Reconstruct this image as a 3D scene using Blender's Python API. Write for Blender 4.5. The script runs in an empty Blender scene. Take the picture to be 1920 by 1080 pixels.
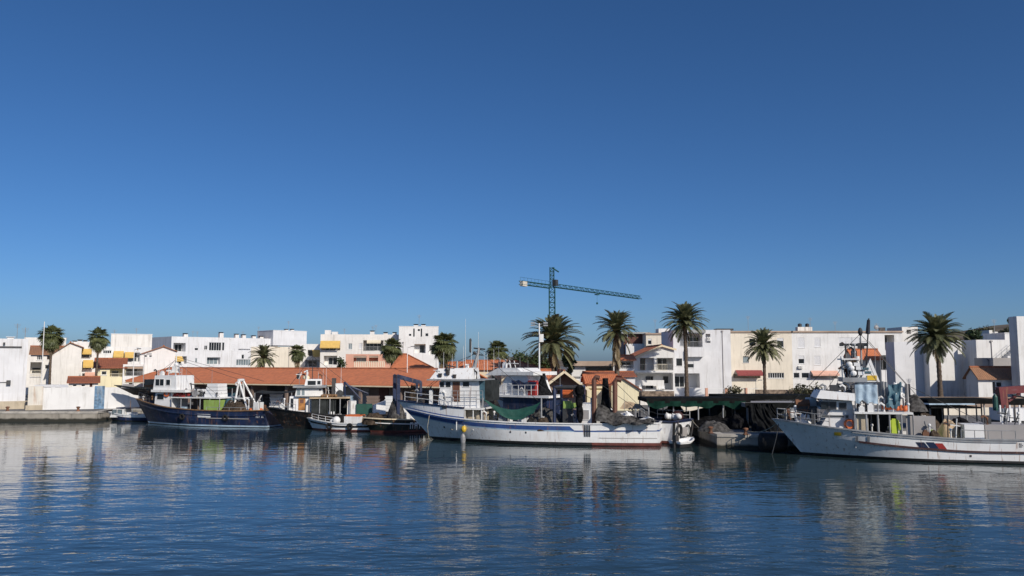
import bpy, math, random
from mathutils import Vector, Matrix, noise
random.seed(7)
R = math.radians
S = bpy.context.scene
COL = S.collection

# ------------------------------------------------------------------ camera
F = 1507.0; CAMZ = 6.5; PITCH = math.atan(140.0 / F)
cd = bpy.data.cameras.new('camera'); cam = bpy.data.objects.new('camera', cd); COL.objects.link(cam)
cam.location = (0, 0, CAMZ); cam.rotation_euler = (R(90) + PITCH, 0, 0)
cd.sensor_width = 36; cd.lens = 36 * F / 1920; cd.clip_end = 6000; cd.clip_start = 0.1
S.camera = cam

# ------------------------------------------------------------------ light
SUN_AZ = 36.0      # degrees to the right of straight behind the camera
SUN_EL = 31.0
sv = Vector((math.sin(R(SUN_AZ)) * math.cos(R(SUN_EL)), -math.cos(R(SUN_AZ)) * math.cos(R(SUN_EL)), math.sin(R(SUN_EL))))
W = bpy.data.worlds.new('World'); S.world = W; W.use_nodes = True
nt = W.node_tree; nt.nodes.clear()
sky = nt.nodes.new('ShaderNodeTexSky'); sky.sky_type = 'NISHITA'; sky.sun_disc = False
sky.sun_elevation = R(SUN_EL); sky.sun_rotation = math.atan2(sv.x, sv.y)
sky.altitude = 500; sky.air_density = 0.7; sky.dust_density = 1.5; sky.ozone_density = 7.0
hs = nt.nodes.new('ShaderNodeHueSaturation'); hs.inputs['Saturation'].default_value = 1.1; hs.inputs['Value'].default_value = 1.0
bg = nt.nodes.new('ShaderNodeBackground'); bg.inputs[1].default_value = 0.092
wo = nt.nodes.new('ShaderNodeOutputWorld')
nt.links.new(sky.outputs[0], hs.inputs['Color']); nt.links.new(hs.outputs[0], bg.inputs[0]); nt.links.new(bg.outputs[0], wo.inputs[0])
sl = bpy.data.lights.new('sun', 'SUN'); sl.energy = 3.9; sl.angle = R(0.53); sl.color = (1.0, 0.92, 0.81)
so = bpy.data.objects.new('sun', sl); COL.objects.link(so); so.location = (60, -40, 80)
so.rotation_euler = sv.to_track_quat('Z', 'Y').to_euler()
vs = S.view_settings; vs.view_transform = 'Standard'; vs.look = 'None'; vs.gamma = 1; vs.exposure = 0.0; vs.use_curve_mapping = False
S.render.engine = 'CYCLES'
S.cycles.max_bounces = 6; S.cycles.glossy_bounces = 3; S.cycles.transparent_max_bounces = 6
S.cycles.caustics_reflective = False; S.cycles.caustics_refractive = False

# ------------------------------------------------------------------ surveying helpers: photo pixel -> point at a known distance
cP, sP = math.cos(PITCH), math.sin(PITCH)
def ray(px, py):
    cx = (px - 960) / F; cy = (540 - py) / F
    return Vector((cx, cP - cy * sP, sP + cy * cP))
def at(px, py, Y):
    d = ray(px, py); return Vector((0, 0, CAMZ)) + d * (Y / d.y)
def X_(px, Y): return at(px, 680, Y).x
def Z_(py, Y): return at(960, py, Y).z

# ------------------------------------------------------------------ mesh helper
class MB:
    def __init__(s): s.v = []; s.f = []; s.m = []; s.uv = {}
    def add(s, vs, fs, m=0):
        b = len(s.v); s.v += [tuple(p) for p in vs]
        for f in fs: s.f.append(tuple(b + i for i in f)); s.m.append(m)
        return s
    def quad(s, a, b, c, d, m=0, uv=None):
        s.add([a, b, c, d], [(0, 1, 2, 3)], m)
        if uv: s.uv[len(s.f) - 1] = uv
        return s
    def tri(s, a, b, c, m=0): return s.add([a, b, c], [(0, 1, 2)], m)
    def box(s, x0, x1, y0, y1, z0, z1, m=0):
        return s.hexa([(x0,y0,z0),(x1,y0,z0),(x1,y1,z0),(x0,y1,z0)], [(x0,y0,z1),(x1,y0,z1),(x1,y1,z1),(x0,y1,z1)], m)
    def hexa(s, bot, top, m=0):
        n = len(bot)
        fs = [tuple(range(n - 1, -1, -1)), tuple(range(n, 2 * n))] + [(i, (i + 1) % n, n + (i + 1) % n, n + i) for i in range(n)]
        return s.add(list(bot) + list(top), fs, m)
    def obox(s, c, ux, uy, uz, m=0):       # half axes
        c = Vector(c); ux = Vector(ux); uy = Vector(uy); uz = Vector(uz)
        return s.hexa([c-ux-uy-uz, c+ux-uy-uz, c+ux+uy-uz, c-ux+uy-uz], [c-ux-uy+uz, c+ux-uy+uz, c+ux+uy+uz, c-ux+uy+uz], m)
    def bar(s, p, q, w, h=None, m=0, up=(0,0,1)):
        p = Vector(p); q = Vector(q); h = h or w; d = q - p
        if d.length < 1e-6: return s
        side = d.cross(Vector(up))
        if side.length < 1e-4: side = d.cross(Vector((1,0,0)))
        side.normalize(); u = side.cross(d).normalized()
        return s.obox((p + q) / 2, d / 2, side * w / 2, u * h / 2, m)
    def tube(s, pts, r, n=6, m=0, r2=None):
        pts = [Vector(p) for p in pts]; k = len(pts); rings = []
        for i, p in enumerate(pts):
            d = (pts[min(i + 1, k - 1)] - pts[max(i - 1, 0)])
            if d.length < 1e-9: d = Vector((0,0,1))
            d.normalize(); a = d.cross(Vector((0,0,1)))
            if a.length < .05: a = d.cross(Vector((1,0,0)))
            a.normalize(); b = a.cross(d)
            rr = r if r2 is None else r + (r2 - r) * i / max(1, k - 1)
            rings.append([p + (a * math.cos(6.2832 * j / n) + b * math.sin(6.2832 * j / n)) * rr for j in range(n)])
        vs = [p for ring in rings for p in ring]; fs = []
        for i in range(k - 1):
            for j in range(n): fs.append((i*n+j, i*n+(j+1)%n, (i+1)*n+(j+1)%n, (i+1)*n+j))
        fs.append(tuple(range(n - 1, -1, -1))); fs.append(tuple(range((k-1)*n, k*n)))
        return s.add(vs, fs, m)
    def lathe(s, prof, c=(0,0,0), n=12, m=0, axis='z'):
        c = Vector(c); vs = []; fs = []
        for r, z in prof:
            for j in range(n):
                a = 6.2832 * j / n; x, y = r * math.cos(a), r * math.sin(a)
                vs.append(c + (Vector((x, y, z)) if axis == 'z' else Vector((x, z, y)) if axis == 'y' else Vector((z, x, y))))
        k = len(prof)
        for i in range(k - 1):
            for j in range(n): fs.append((i*n+j, i*n+(j+1)%n, (i+1)*n+(j+1)%n, (i+1)*n+j))
        fs.append(tuple(range(n - 1, -1, -1))); fs.append(tuple(range((k-1)*n, k*n)))
        return s.add(vs, fs, m)
    def ball(s, c, rx, ry=None, rz=None, n=10, k=6, m=0):
        ry = ry or rx; rz = rz or rx; c = Vector(c); vs = []; fs = []
        for i in range(k + 1):
            t = math.pi * i / k
            for j in range(n):
                a = 6.2832 * j / n
                vs.append(c + Vector((rx*math.sin(t)*math.cos(a), ry*math.sin(t)*math.sin(a), -rz*math.cos(t))))
        for i in range(k):
            for j in range(n): fs.append((i*n+j, i*n+(j+1)%n, (i+1)*n+(j+1)%n, (i+1)*n+j))
        return s.add(vs, fs, m)
    def torus(s, c, R0, r0, ax='y', n=14, k=6, m=0):
        c = Vector(c); vs = []; fs = []
        for i in range(n):
            a = 6.2832 * i / n
            for j in range(k):
                b = 6.2832 * j / k; rr = R0 + r0 * math.cos(b); x, y, z = rr*math.cos(a), rr*math.sin(a), r0*math.sin(b)
                vs.append(c + (Vector((x,y,z)) if ax == 'z' else Vector((x,z,y)) if ax == 'y' else Vector((z,x,y))))
        for i in range(n):
            for j in range(k): fs.append((i*k+j, ((i+1)%n)*k+j, ((i+1)%n)*k+(j+1)%k, i*k+(j+1)%k))
        return s.add(vs, fs, m)
    def prism(s, poly, off, m=0):
        off = Vector(off); return s.hexa([Vector(p) for p in poly], [Vector(p) + off for p in poly], m)
    def grid(s, fn, nu, nv, m=0):
        vs = [fn(i / nu, j / nv) for j in range(nv + 1) for i in range(nu + 1)]
        fs = [(j*(nu+1)+i, j*(nu+1)+i+1, (j+1)*(nu+1)+i+1, (j+1)*(nu+1)+i) for j in range(nv) for i in range(nu)]
        return s.add(vs, fs, m)
    def mesh(s, name, mats, smooth=False, org=(0,0,0)):
        org = Vector(org); me = bpy.data.meshes.new(name)
        me.from_pydata([tuple(Vector(p) - org) for p in s.v], [], s.f)
        for mt in (mats if isinstance(mats, (list, tuple)) else [mats]): me.materials.append(M[mt])
        me.polygons.foreach_set('material_index', s.m)
        if s.uv:
            uvl = me.uv_layers.new(name='UVMap')
            for fi, uvs in s.uv.items():
                for li, uvc in zip(me.polygons[fi].loop_indices, uvs): uvl.data[li].uv = uvc
        if smooth: me.polygons.foreach_set('use_smooth', [True] * len(s.f))
        me.update(); return me

ORG = {}
def root(name, loc, label, cat, group=None, rz=0):
    o = bpy.data.objects.new(name, None); COL.objects.link(o); o.location = loc; o.rotation_euler = (0, 0, rz)
    o.empty_display_size = .3
    o['label'] = label; o['category'] = cat
    if group: o['group'] = group
    ORG[o] = Vector(loc) if rz == 0 else Vector((0,0,0)); return o
def part(parent, name, mb, mats, smooth=False, label=None):
    if not mb.f: return None
    og = ORG[parent]
    o = bpy.data.objects.new(name, mb.mesh(name, mats, smooth, og)); COL.objects.link(o); o.parent = parent
    ORG[o] = og
    if label: o['label'] = label
    return o
def single(name, mb, mats, label, cat, group=None, smooth=False, kind=None, loc=None):
    if loc is None:
        xs = [p[0] for p in mb.v]; ys = [p[1] for p in mb.v]; zs = [p[2] for p in mb.v]
        loc = ((min(xs)+max(xs))/2, (min(ys)+max(ys))/2, min(zs))
    o = bpy.data.objects.new(name, mb.mesh(name, mats, smooth, loc)); COL.objects.link(o); o.location = loc
    if label: o['label'] = label
    if cat: o['category'] = cat
    if group: o['group'] = group
    if kind: o['kind'] = kind
    ORG[o] = Vector(loc); return o
def struct(name, mb, mats, smooth=False):
    o = bpy.data.objects.new(name, mb.mesh(name, mats, smooth)); COL.objects.link(o); o['kind'] = 'structure'; ORG[o] = Vector((0,0,0)); return o

# ------------------------------------------------------------------ materials
M = {}
def pm(name, col, rough=.6, var=.12, scale=1.5, dirt=None, dirt_amt=.0, streak=True, bump=0, bscale=12, metal=0, spec=.5, col2=None):
    m = bpy.data.materials.new(name); m.use_nodes = True; t = m.node_tree; b = t.nodes['Principled BSDF']
    N = t.nodes.new; Lk = t.links.new
    b.inputs['Roughness'].default_value = rough; b.inputs['Metallic'].default_value = metal
    b.inputs['Specular IOR Level'].default_value = spec
    geo = N('ShaderNodeNewGeometry')
    n1 = N('ShaderNodeTexNoise'); n1.inputs['Scale'].default_value = scale; n1.inputs['Detail'].default_value = 5
    Lk(geo.outputs['Position'], n1.inputs['Vector'])
    mx = N('ShaderNodeMix'); mx.data_type = 'RGBA'
    c2 = col2 or tuple(max(0, c * (1 - 2.2 * var)) for c in col)
    rp = N('ShaderNodeMapRange'); rp.inputs[1].default_value = .35; rp.inputs[2].default_value = .68
    Lk(n1.outputs[0], rp.inputs[0]); Lk(rp.outputs[0], mx.inputs[0])
    mx.inputs[6].default_value = (*col, 1); mx.inputs[7].default_value = (*c2, 1)
    out = mx.outputs[2]
    if dirt:
        mp = N('ShaderNodeMapping'); mp.inputs['Scale'].default_value = (2.2, 2.2, .25 if streak else 2.2)
        n2 = N('ShaderNodeTexNoise'); n2.inputs['Scale'].default_value = 1.0; n2.inputs['Detail'].default_value = 6; n2.inputs['Roughness'].default_value = .65
        Lk(geo.outputs['Position'], mp.inputs[0]); Lk(mp.outputs[0], n2.inputs['Vector'])
        r2 = N('ShaderNodeMapRange'); r2.inputs[1].default_value = .52; r2.inputs[2].default_value = .75; r2.inputs[4].default_value = dirt_amt
        Lk(n2.outputs[0], r2.inputs[0])
        m2 = N('ShaderNodeMix'); m2.data_type = 'RGBA'; Lk(r2.outputs[0], m2.inputs[0]); Lk(out, m2.inputs[6]); m2.inputs[7].default_value = (*dirt, 1)
        out = m2.outputs[2]
    def layer(out, scale, lo, hi, amt, colr, seed):
        mp = N('ShaderNodeMapping'); mp.inputs['Scale'].default_value = scale; mp.inputs['Location'].default_value = (seed, seed * 2, seed)
        n2 = N('ShaderNodeTexNoise'); n2.inputs['Scale'].default_value = 1.0; n2.inputs['Detail'].default_value = 5
        Lk(geo.outputs['Position'], mp.inputs[0]); Lk(mp.outputs[0], n2.inputs['Vector'])
        r2 = N('ShaderNodeMapRange'); r2.inputs[1].default_value = lo; r2.inputs[2].default_value = hi; r2.inputs[4].default_value = amt; Lk(n2.outputs[0], r2.inputs[0])
        m2 = N('ShaderNodeMix'); m2.data_type = 'RGBA'; Lk(r2.outputs[0], m2.inputs[0]); Lk(out, m2.inputs[6]); m2.inputs[7].default_value = (*colr, 1); return m2.outputs[2]
    if name.startswith('paint_') and dirt:            # fine rust weeps and scuffs
        out = layer(out, (6, 6, .55), .60, .70, .55, (.26, .12, .055), 3); out = layer(out, (1.5, 1.5, 5), .60, .66, .30, tuple(min(1, c * .6 + .1) for c in col), 7)
    if name.startswith('plaster_'):                   # repaired and repainted patches, run-off streaks
        out = layer(out, (.33, .33, .5), .52, .545, .5, tuple(c * .9 for c in col), 5); out = layer(out, (5, 5, .22), .58, .74, .38, (.30, .26, .21), 9)
    Lk(out, b.inputs['Base Color'])
    if bump:
        n3 = N('ShaderNodeTexNoise'); n3.inputs['Scale'].default_value = bscale; n3.inputs['Detail'].default_value = 4
        Lk(geo.outputs['Position'], n3.inputs['Vector'])
        bp = N('ShaderNodeBump'); bp.inputs['Strength'].default_value = 1; bp.inputs['Distance'].default_value = bump
        Lk(n3.outputs[0], bp.inputs['Height']); Lk(bp.outputs[0], b.inputs['Normal'])
    M[name] = m; return m
GR = (.22, .19, .15)
pm('plaster_white', (.80, .79, .77), .85, .055, .45, GR, .42, bump=.004)
pm('plaster_cool', (.75, .75, .76), .85, .055, .45, GR, .42, bump=.004)
pm('plaster_cream', (.79, .715, .59), .85, .055, .45, GR, .42, bump=.004)
pm('plaster_pale', (.80, .77, .72), .85, .055, .45, GR, .42, bump=.004)
pm('plaster_yellow', (.82, .74, .50), .85, .055, .45, GR, .42, bump=.004)
pm('plaster_pink', (.66, .36, .26), .85, .08, .8, GR, .25, bump=.004)
pm('plaster_stained', (.74, .70, .62), .85, .08, 1.2, (.42, .22, .10), .75, bump=.004)
pm('plaster_plinth', (.55, .47, .35), .9, .12, 1.5, (.2, .15, .1), .7, bump=.01)
pm('trim_cream', (.78, .66, .46), .8, .06, 1)
pm('trim_white', (.8, .8, .79), .6, .04, 1)
pm('trim_brown', (.16, .07, .045), .6, .1, 2)
pm('concrete', (.54, .50, .44), .9, .14, .8, (.12, .11, .09), .6, streak=False, bump=.01)
pm('asphalt', (.16, .155, .15), .9, .12, .4, bump=.005)
pm('roof_flat', (.45, .34, .26), .9, .12, .5)
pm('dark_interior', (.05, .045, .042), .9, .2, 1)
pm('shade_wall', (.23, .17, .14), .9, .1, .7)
pm('brown_door', (.14, .05, .035), .6, .15, 1)
pm('shutter_grey', (.36, .34, .33), .6, .05, 1)
pm('glass_dark', (.022, .028, .034), .10, .2, .6, spec=.35)
pm('glass_pale', (.22, .27, .29), .08, .25, .8, spec=.8)
pm('frame_white', (.78, .78, .77), .4, .02, 1)
pm('frame_dark', (.06, .06, .065), .4, .1, 1)
pm('blind_white', (.76, .76, .77), .6, .03, 1)
pm('awning_yellow', (.70, .46, .13), .8, .06, 2)
pm('awning_maroon', (.26, .055, .055), .8, .06, 2)
pm('awning_salmon', (.72, .42, .32), .8, .06, 2)
pm('rail_metal', (.35, .36, .36), .45, .1, 2)
pm('rail_cream', (.74, .66, .50), .6, .06, 2)
pm('metal_white', (.78, .78, .76), .4, .06, 1.5, (.35, .2, .1), .35)
pm('metal_grey', (.33, .34, .35), .5, .15, 2, (.2, .1, .05), .35)
pm('metal_dark', (.05, .052, .055), .5, .2, 2, (.16, .08, .04), .4)
pm('steel_rust', (.24, .11, .06), .8, .3, 2, (.08, .05, .04), .6)
pm('paint_white', (.83, .83, .82), .38, .04, .9, (.40, .28, .17), .26, bump=.004, bscale=2.5)
pm('paint_white2', (.78, .78, .76), .45, .05, 1.2, (.32, .27, .21), .35)
pm('paint_blue', (.045, .10, .30), .4, .15, 1, (.3, .3, .3), .2)
pm('paint_navy', (.018, .032, .085), .38, .25, 1, (.14, .14, .16), .45, bump=.004, bscale=2.5)
pm('paint_black', (.012, .012, .014), .45, .2, 1, (.08, .07, .06), .4, bump=.004, bscale=2.5)
pm('paint_green', (.012, .022, .018), .45, .2, 1, (.12, .1, .08), .4)
pm('paint_maroon', (.055, .02, .02), .55, .2, 1.5, (.08, .06, .05), .5)
pm('paint_darkred', (.15, .014, .018), .5, .15, 1.5, (.08, .03, .03), .4)
pm('paint_red', (.36, .035, .03), .45, .12, 1.5)
pm('paint_orange', (.70, .17, .05), .6, .1, 1.5)
pm('paint_yellow', (.75, .48, .04), .5, .1, 1.5)
pm('paint_lime', (.34, .50, .12), .5, .1, 1.5, (.2, .25, .1), .4)
pm('hivis', (.48, .60, .05), .7, .05, 3)
pm('boot_black', (.016, .016, .018), .6, .2, 2, (.06, .07, .05), .6)
pm('boot_red', (.17, .045, .035), .7, .2, 2, (.06, .05, .04), .6)
pm('deck', (.22, .18, .14), .85, .2, 1.5, (.08, .07, .06), .5, streak=False)
pm('wood', (.30, .17, .08), .6, .25, 3)
pm('wood_door', (.50, .22, .06), .5, .25, 3)
pm('rubber', (.015, .015, .016), .85, .3, 4, bump=.01)
pm('net_black', (.018, .018, .02), .95, .4, 5, bump=.06, bscale=7, spec=.06)
pm('net_brown', (.10, .075, .055), .95, .35, 5, (.04, .03, .025), .7, streak=False, bump=.06, bscale=7, spec=.06)
pm('net_grey', (.12, .115, .11), .95, .35, 4, bump=.06, bscale=7, spec=.06)
pm('net_green', (.010, .042, .030), .85, .2, 3, bump=.02, bscale=20, spec=.06)
pm('tarp_green', (.010, .075, .055), .7, .12, 2, bump=.02, bscale=6)
pm('tarp_dark', (.016, .017, .018), .85, .35, 3, bump=.05, bscale=5, spec=.06)
pm('tarp_blue', (.42, .55, .66), .6, .12, 2, bump=.03, bscale=5)
pm('tarp_bluegreen', (.07, .16, .21), .7, .2, 2, bump=.03, bscale=5)
pm('tarp_beige', (.56, .42, .27), .85, .15, 2, bump=.03, bscale=6)
pm('canvas_dark', (.045, .05, .05), .85, .2, 2, bump=.01, spec=.06)
pm('canvas_greenblack', (.014, .015, .015), .85, .25, 2, bump=.01, spec=.06)
pm('crane_green', (.018, .085, .07), .5, .15, 1)
pm('counterweight', (.62, .57, .48), .85, .1, 1)
pm('door_blue', (.17, .31, .48), .6, .3, 2.5, (.6, .6, .58), .6)
pm('trunk', (.15, .11, .08), .95, .3, 6, bump=.05, bscale=9)
pm('crown_base', (.16, .11, .05), .95, .3, 5, bump=.04, bscale=14)
pm('car_red', (.25, .01, .02), .25, .05, 1, spec=.7)
pm('car_white', (.78, .78, .78), .25, .03, 1, spec=.7)
pm('rope', (.45, .40, .30), .9, .2, 4)
pm('straw', (.47, .36, .22), .95, .3, 8, bump=.04, bscale=20)
pm('stone_wall', (.33, .25, .19), .95, .35, 2.5, (.13, .10, .07), .7, streak=False, bump=.05, bscale=3)
pm('skin', (.42, .24, .16), .6, .05, 4)
pm('cloth_dark', (.03, .035, .05), .9, .2, 4)

def leafmat(name, c1, c2, trans=.25):
    m = bpy.data.materials.new(name); m.use_nodes = True; t = m.node_tree; b = t.nodes['Principled BSDF']
    N = t.nodes.new; Lk = t.links.new
    geo = N('ShaderNodeNewGeometry'); oi = N('ShaderNodeObjectInfo')
    n1 = N('ShaderNodeTexNoise'); n1.inputs['Scale'].default_value = 2.5; Lk(geo.outputs['Position'], n1.inputs['Vector'])
    ad = N('ShaderNodeMath'); ad.operation = 'ADD'; Lk(n1.outputs[0], ad.inputs[0])
    ml = N('ShaderNodeMath'); ml.operation = 'MULTIPLY_ADD'; Lk(oi.outputs['Random'], ml.inputs[0]); ml.inputs[1].default_value = .7; ml.inputs[2].default_value = -.35
    Lk(ml.outputs[0], ad.inputs[1])
    mx = N('ShaderNodeMix'); mx.data_type = 'RGBA'; Lk(ad.outputs[0], mx.inputs[0]); mx.inputs[6].default_value = (*c1, 1); mx.inputs[7].default_value = (*c2, 1)
    Lk(mx.outputs[2], b.inputs['Base Color']); b.inputs['Roughness'].default_value = .5
    tr = N('ShaderNodeBsdfTranslucent'); Lk(mx.outputs[2], tr.inputs[0])
    ms = N('ShaderNodeMixShader'); ms.inputs[0].default_value = trans
    Lk(b.outputs[0], ms.inputs[1]); Lk(tr.outputs[0], ms.inputs[2]); Lk(ms.outputs[0], t.nodes['Material Output'].inputs[0])
    M[name] = m
leafmat('leaf_date', (.10, .118, .056), (.23, .23, .12))
leafmat('leaf_fan', (.07, .092, .036), (.19, .205, .085))
leafmat('leaf_dead', (.16, .12, .06), (.26, .20, .11), .15)
leafmat('leaf_tree', (.025, .05, .018), (.07, .10, .035))
leafmat('leaf_scrub', (.06, .065, .03), (.12, .11, .06))

def tilemat(name, c1, c2):
    m = bpy.data.materials.new(name); m.use_nodes = True; t = m.node_tree; b = t.nodes['Principled BSDF']
    N = t.nodes.new; Lk = t.links.new
    uv = N('ShaderNodeUVMap'); geo = N('ShaderNodeNewGeometry')
    sx = N('ShaderNodeSeparateXYZ'); Lk(uv.outputs[0], sx.inputs[0])
    def math_(op, a, bb=None):
        n = N('ShaderNodeMath'); n.operation = op
        for i, q in enumerate((a, bb)):
            if q is None: continue
            if isinstance(q, (int, float)): n.inputs[i].default_value = q
            else: Lk(q, n.inputs[i])
        return n.outputs[0]
    wv = math_('ABSOLUTE', math_('SINE', math_('MULTIPLY', sx.outputs[0], math.pi / .24)))
    rows = math_('FRACT', math_('MULTIPLY', sx.outputs[1], 1 / .38))
    cellu = math_('FLOOR', math_('MULTIPLY', sx.outputs[0], 1 / .24)); cellv = math_('FLOOR', math_('MULTIPLY', sx.outputs[1], 1 / .38))
    cb = N('ShaderNodeCombineXYZ'); Lk(cellu, cb.inputs[0]); Lk(cellv, cb.inputs[1])
    wn = N('ShaderNodeTexWhiteNoise'); Lk(cb.outputs[0], wn.inputs[0])
    n1 = N('ShaderNodeTexNoise'); n1.inputs['Scale'].default_value = .35; n1.inputs['Detail'].default_value = 7; n1.inputs['Roughness'].default_value = .7; Lk(geo.outputs['Position'], n1.inputs['Vector'])
    f = math_('ADD', math_('MULTIPLY', wn.outputs[0], .45), math_('MULTIPLY', n1.outputs[0], .8)); f = math_('SUBTRACT', f, .15)
    mx = N('ShaderNodeMix'); mx.data_type = 'RGBA'; mx.clamp_factor = True; Lk(f, mx.inputs[0]); mx.inputs[6].default_value = (*c1, 1); mx.inputs[7].default_value = (*c2, 1)
    Lk(mx.outputs[2], b.inputs['Base Color']); b.inputs['Roughness'].default_value = .85
    h = math_('ADD', wv, math_('MULTIPLY', rows, -.35))
    bp = N('ShaderNodeBump'); bp.inputs['Distance'].default_value = .05; bp.inputs['Strength'].default_value = .8; Lk(h, bp.inputs['Height']); Lk(bp.outputs[0], b.inputs['Normal'])
    M[name] = m
tilemat('tile_red', (.74, .24, .10), (.44, .15, .075))
tilemat('tile_dark', (.36, .12, .06), (.22, .075, .045))
tilemat('tile_brown', (.38, .19, .10), (.24, .13, .08))

def water_mat():
    m = bpy.data.materials.new('water'); m.use_nodes = True; t = m.node_tree; b = t.nodes['Principled BSDF']
    N = t.nodes.new; Lk = t.links.new
    b.inputs['Base Color'].default_value = (.022, .042, .046, 1); b.inputs['Roughness'].default_value = .03; b.inputs['IOR'].default_value = 1.55
    geo = N('ShaderNodeNewGeometry'); prev = None
    wp = N('ShaderNodeMapping'); wp.inputs['Scale'].default_value = (.022, .06, 1); Lk(geo.outputs['Position'], wp.inputs[0])      # wind patches and calm streaks
    wn = N('ShaderNodeTexNoise'); wn.inputs['Scale'].default_value = 1; wn.inputs['Detail'].default_value = 3; Lk(wp.outputs[0], wn.inputs['Vector'])
    calm = N('ShaderNodeMapRange'); calm.inputs[1].default_value = .35; calm.inputs[2].default_value = .65; calm.inputs[3].default_value = .5; calm.inputs[4].default_value = 1.0; Lk(wn.outputs[0], calm.inputs[0])
    sy = N('ShaderNodeSeparateXYZ'); Lk(geo.outputs['Position'], sy.inputs[0])                                                        # the inner basin lies in the lee of the quay and boats
    lee = N('ShaderNodeMapRange'); lee.inputs[1].default_value = 26; lee.inputs[2].default_value = 56; lee.inputs[3].default_value = 1.0; lee.inputs[4].default_value = .34; Lk(sy.outputs[1], lee.inputs[0])
    ml = N('ShaderNodeMath'); ml.operation = 'MULTIPLY'; Lk(calm.outputs[0], ml.inputs[0]); Lk(lee.outputs[0], ml.inputs[1])
    for sc, det, dist, an, rot in ((.34, 2, .11, (.5, 1.0), 6), (1.0, 2, .08, (.45, 1.0), -6), (2.6, 3, .036, (.5, 1.0), 8), (7, 2, .008, (.6, 1), -6)):
        mp = N('ShaderNodeMapping'); mp.inputs['Scale'].default_value = (an[0], an[1], 1); mp.inputs['Rotation'].default_value = (0, 0, R(rot))
        Lk(geo.outputs['Position'], mp.inputs[0])
        n = N('ShaderNodeTexNoise'); n.inputs['Scale'].default_value = sc; n.inputs['Detail'].default_value = det; n.inputs['Roughness'].default_value = .45
        Lk(mp.outputs[0], n.inputs['Vector'])
        bp = N('ShaderNodeBump'); bp.inputs['Strength'].default_value = 1; bp.inputs['Distance'].default_value = dist
        Lk(n.outputs[0], bp.inputs['Height'])
        Lk(ml.outputs[0], bp.inputs['Strength'])
        if prev: Lk(prev, bp.inputs['Normal'])
        prev = bp.outputs[0]
    Lk(prev, b.inputs['Normal']); M['water'] = m
water_mat()

def quay_mat():
    m = pm('quay_wall', (.43, .39, .33), .9, .16, .7, (.10, .09, .075), .7, streak=True, bump=.02, bscale=4)
    t = m.node_tree; b = t.nodes['Principled BSDF']; N = t.nodes.new; Lk = t.links.new
    src = b.inputs['Base Color'].links[0].from_socket
    geo = N('ShaderNodeNewGeometry'); sx = N('ShaderNodeSeparateXYZ'); Lk(geo.outputs['Position'], sx.inputs[0])
    n = N('ShaderNodeTexNoise'); n.inputs['Scale'].default_value = 1.2; Lk(geo.outputs['Position'], n.inputs['Vector'])
    a = N('ShaderNodeMath'); a.operation = 'MULTIPLY_ADD'; Lk(n.outputs[0], a.inputs[0]); a.inputs[1].default_value = .35; Lk(sx.outputs[2], a.inputs[2])
    r = N('ShaderNodeMapRange'); r.inputs[1].default_value = .42; r.inputs[2].default_value = .60; Lk(a.outputs[0], r.inputs[0])
    mx = N('ShaderNodeMix'); mx.data_type = 'RGBA'; Lk(r.outputs[0], mx.inputs[0]); mx.inputs[6].default_value = (.028, .027, .02, 1); Lk(src, mx.inputs[7])
    Lk(mx.outputs[2], b.inputs['Base Color'])
quay_mat()
pm('hill_far', (.17, .135, .095), .95, .25, .05, (.04, .05, .025), .9, streak=False, bump=.5, bscale=.2)

# ------------------------------------------------------------------ the setting
GZ = 1.1
mb = MB(); mb.quad((-600,-60,0),(600,-60,0),(600,200,0),(-600,200,0)); struct('water', mb, 'water')
QE = [(-400,90),(-46,90),(-46.6,96),(-28,92),(-12,88.5),(9.0,84),(15.6,80),(15.6,62.0),(60,50.0),(400,40)]
mb = MB(); far = 2600
poly = [(x, y + .35, GZ) for x, y in QE]
for i in range(len(poly) - 1):
    a, b = poly[i], poly[i + 1]
    mb.quad(a, b, (b[0] + (b[0] * 6 if abs(b[0]) > 100 else 0), far, GZ), (a[0] + (a[0] * 6 if abs(a[0]) > 100 else 0), far, GZ))
struct('ground', mb, 'asphalt')
mb = MB()
for i in range(len(QE) - 1):
    a, b = Vector((*QE[i], 0)), Vector((*QE[i + 1], 0))
    mb.quad((a.x, a.y, -3), (b.x, b.y, -3), (b.x, b.y, GZ - .22), (a.x, a.y, GZ - .22))
qw = struct('quay_wall', mb, 'quay_wall')
# coping slabs along the visible edges
def coping(a, b, n):
    a = Vector((*a, 0)); b = Vector((*b, 0)); d = (b - a) / n; u = d.normalized(); nn = Vector((u.y, -u.x, 0)); sh = None
    for i in range(n):
        c = MB(); p = a + d * (i + .5); hl = d.length / 2 - .012
        c.obox((0,0,0), u * hl, -nn * .32, Vector((0,0,.115)))
        if sh is None: sh = c.mesh('coping_slab', 'concrete')
        o = bpy.data.objects.new('coping_slab', sh); COL.objects.link(o); o.parent = qw
        o.location = (p.x - nn.x * .25, p.y - nn.y * .25, GZ - .10 + random.uniform(-.008, .008))
coping((-62,90),(-46,90),7); coping((-46,90),(-46.6,96),3); coping((-46.6,96),(-28,92),8); coping((-28,92),(-12,88.5),7); coping((-12,88.5),(9,84),9); coping((15.6,80),(15.6,62),7); coping((15.6,62),(41,55.1),11)
coping((9,84),(15.6,80),3)

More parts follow.
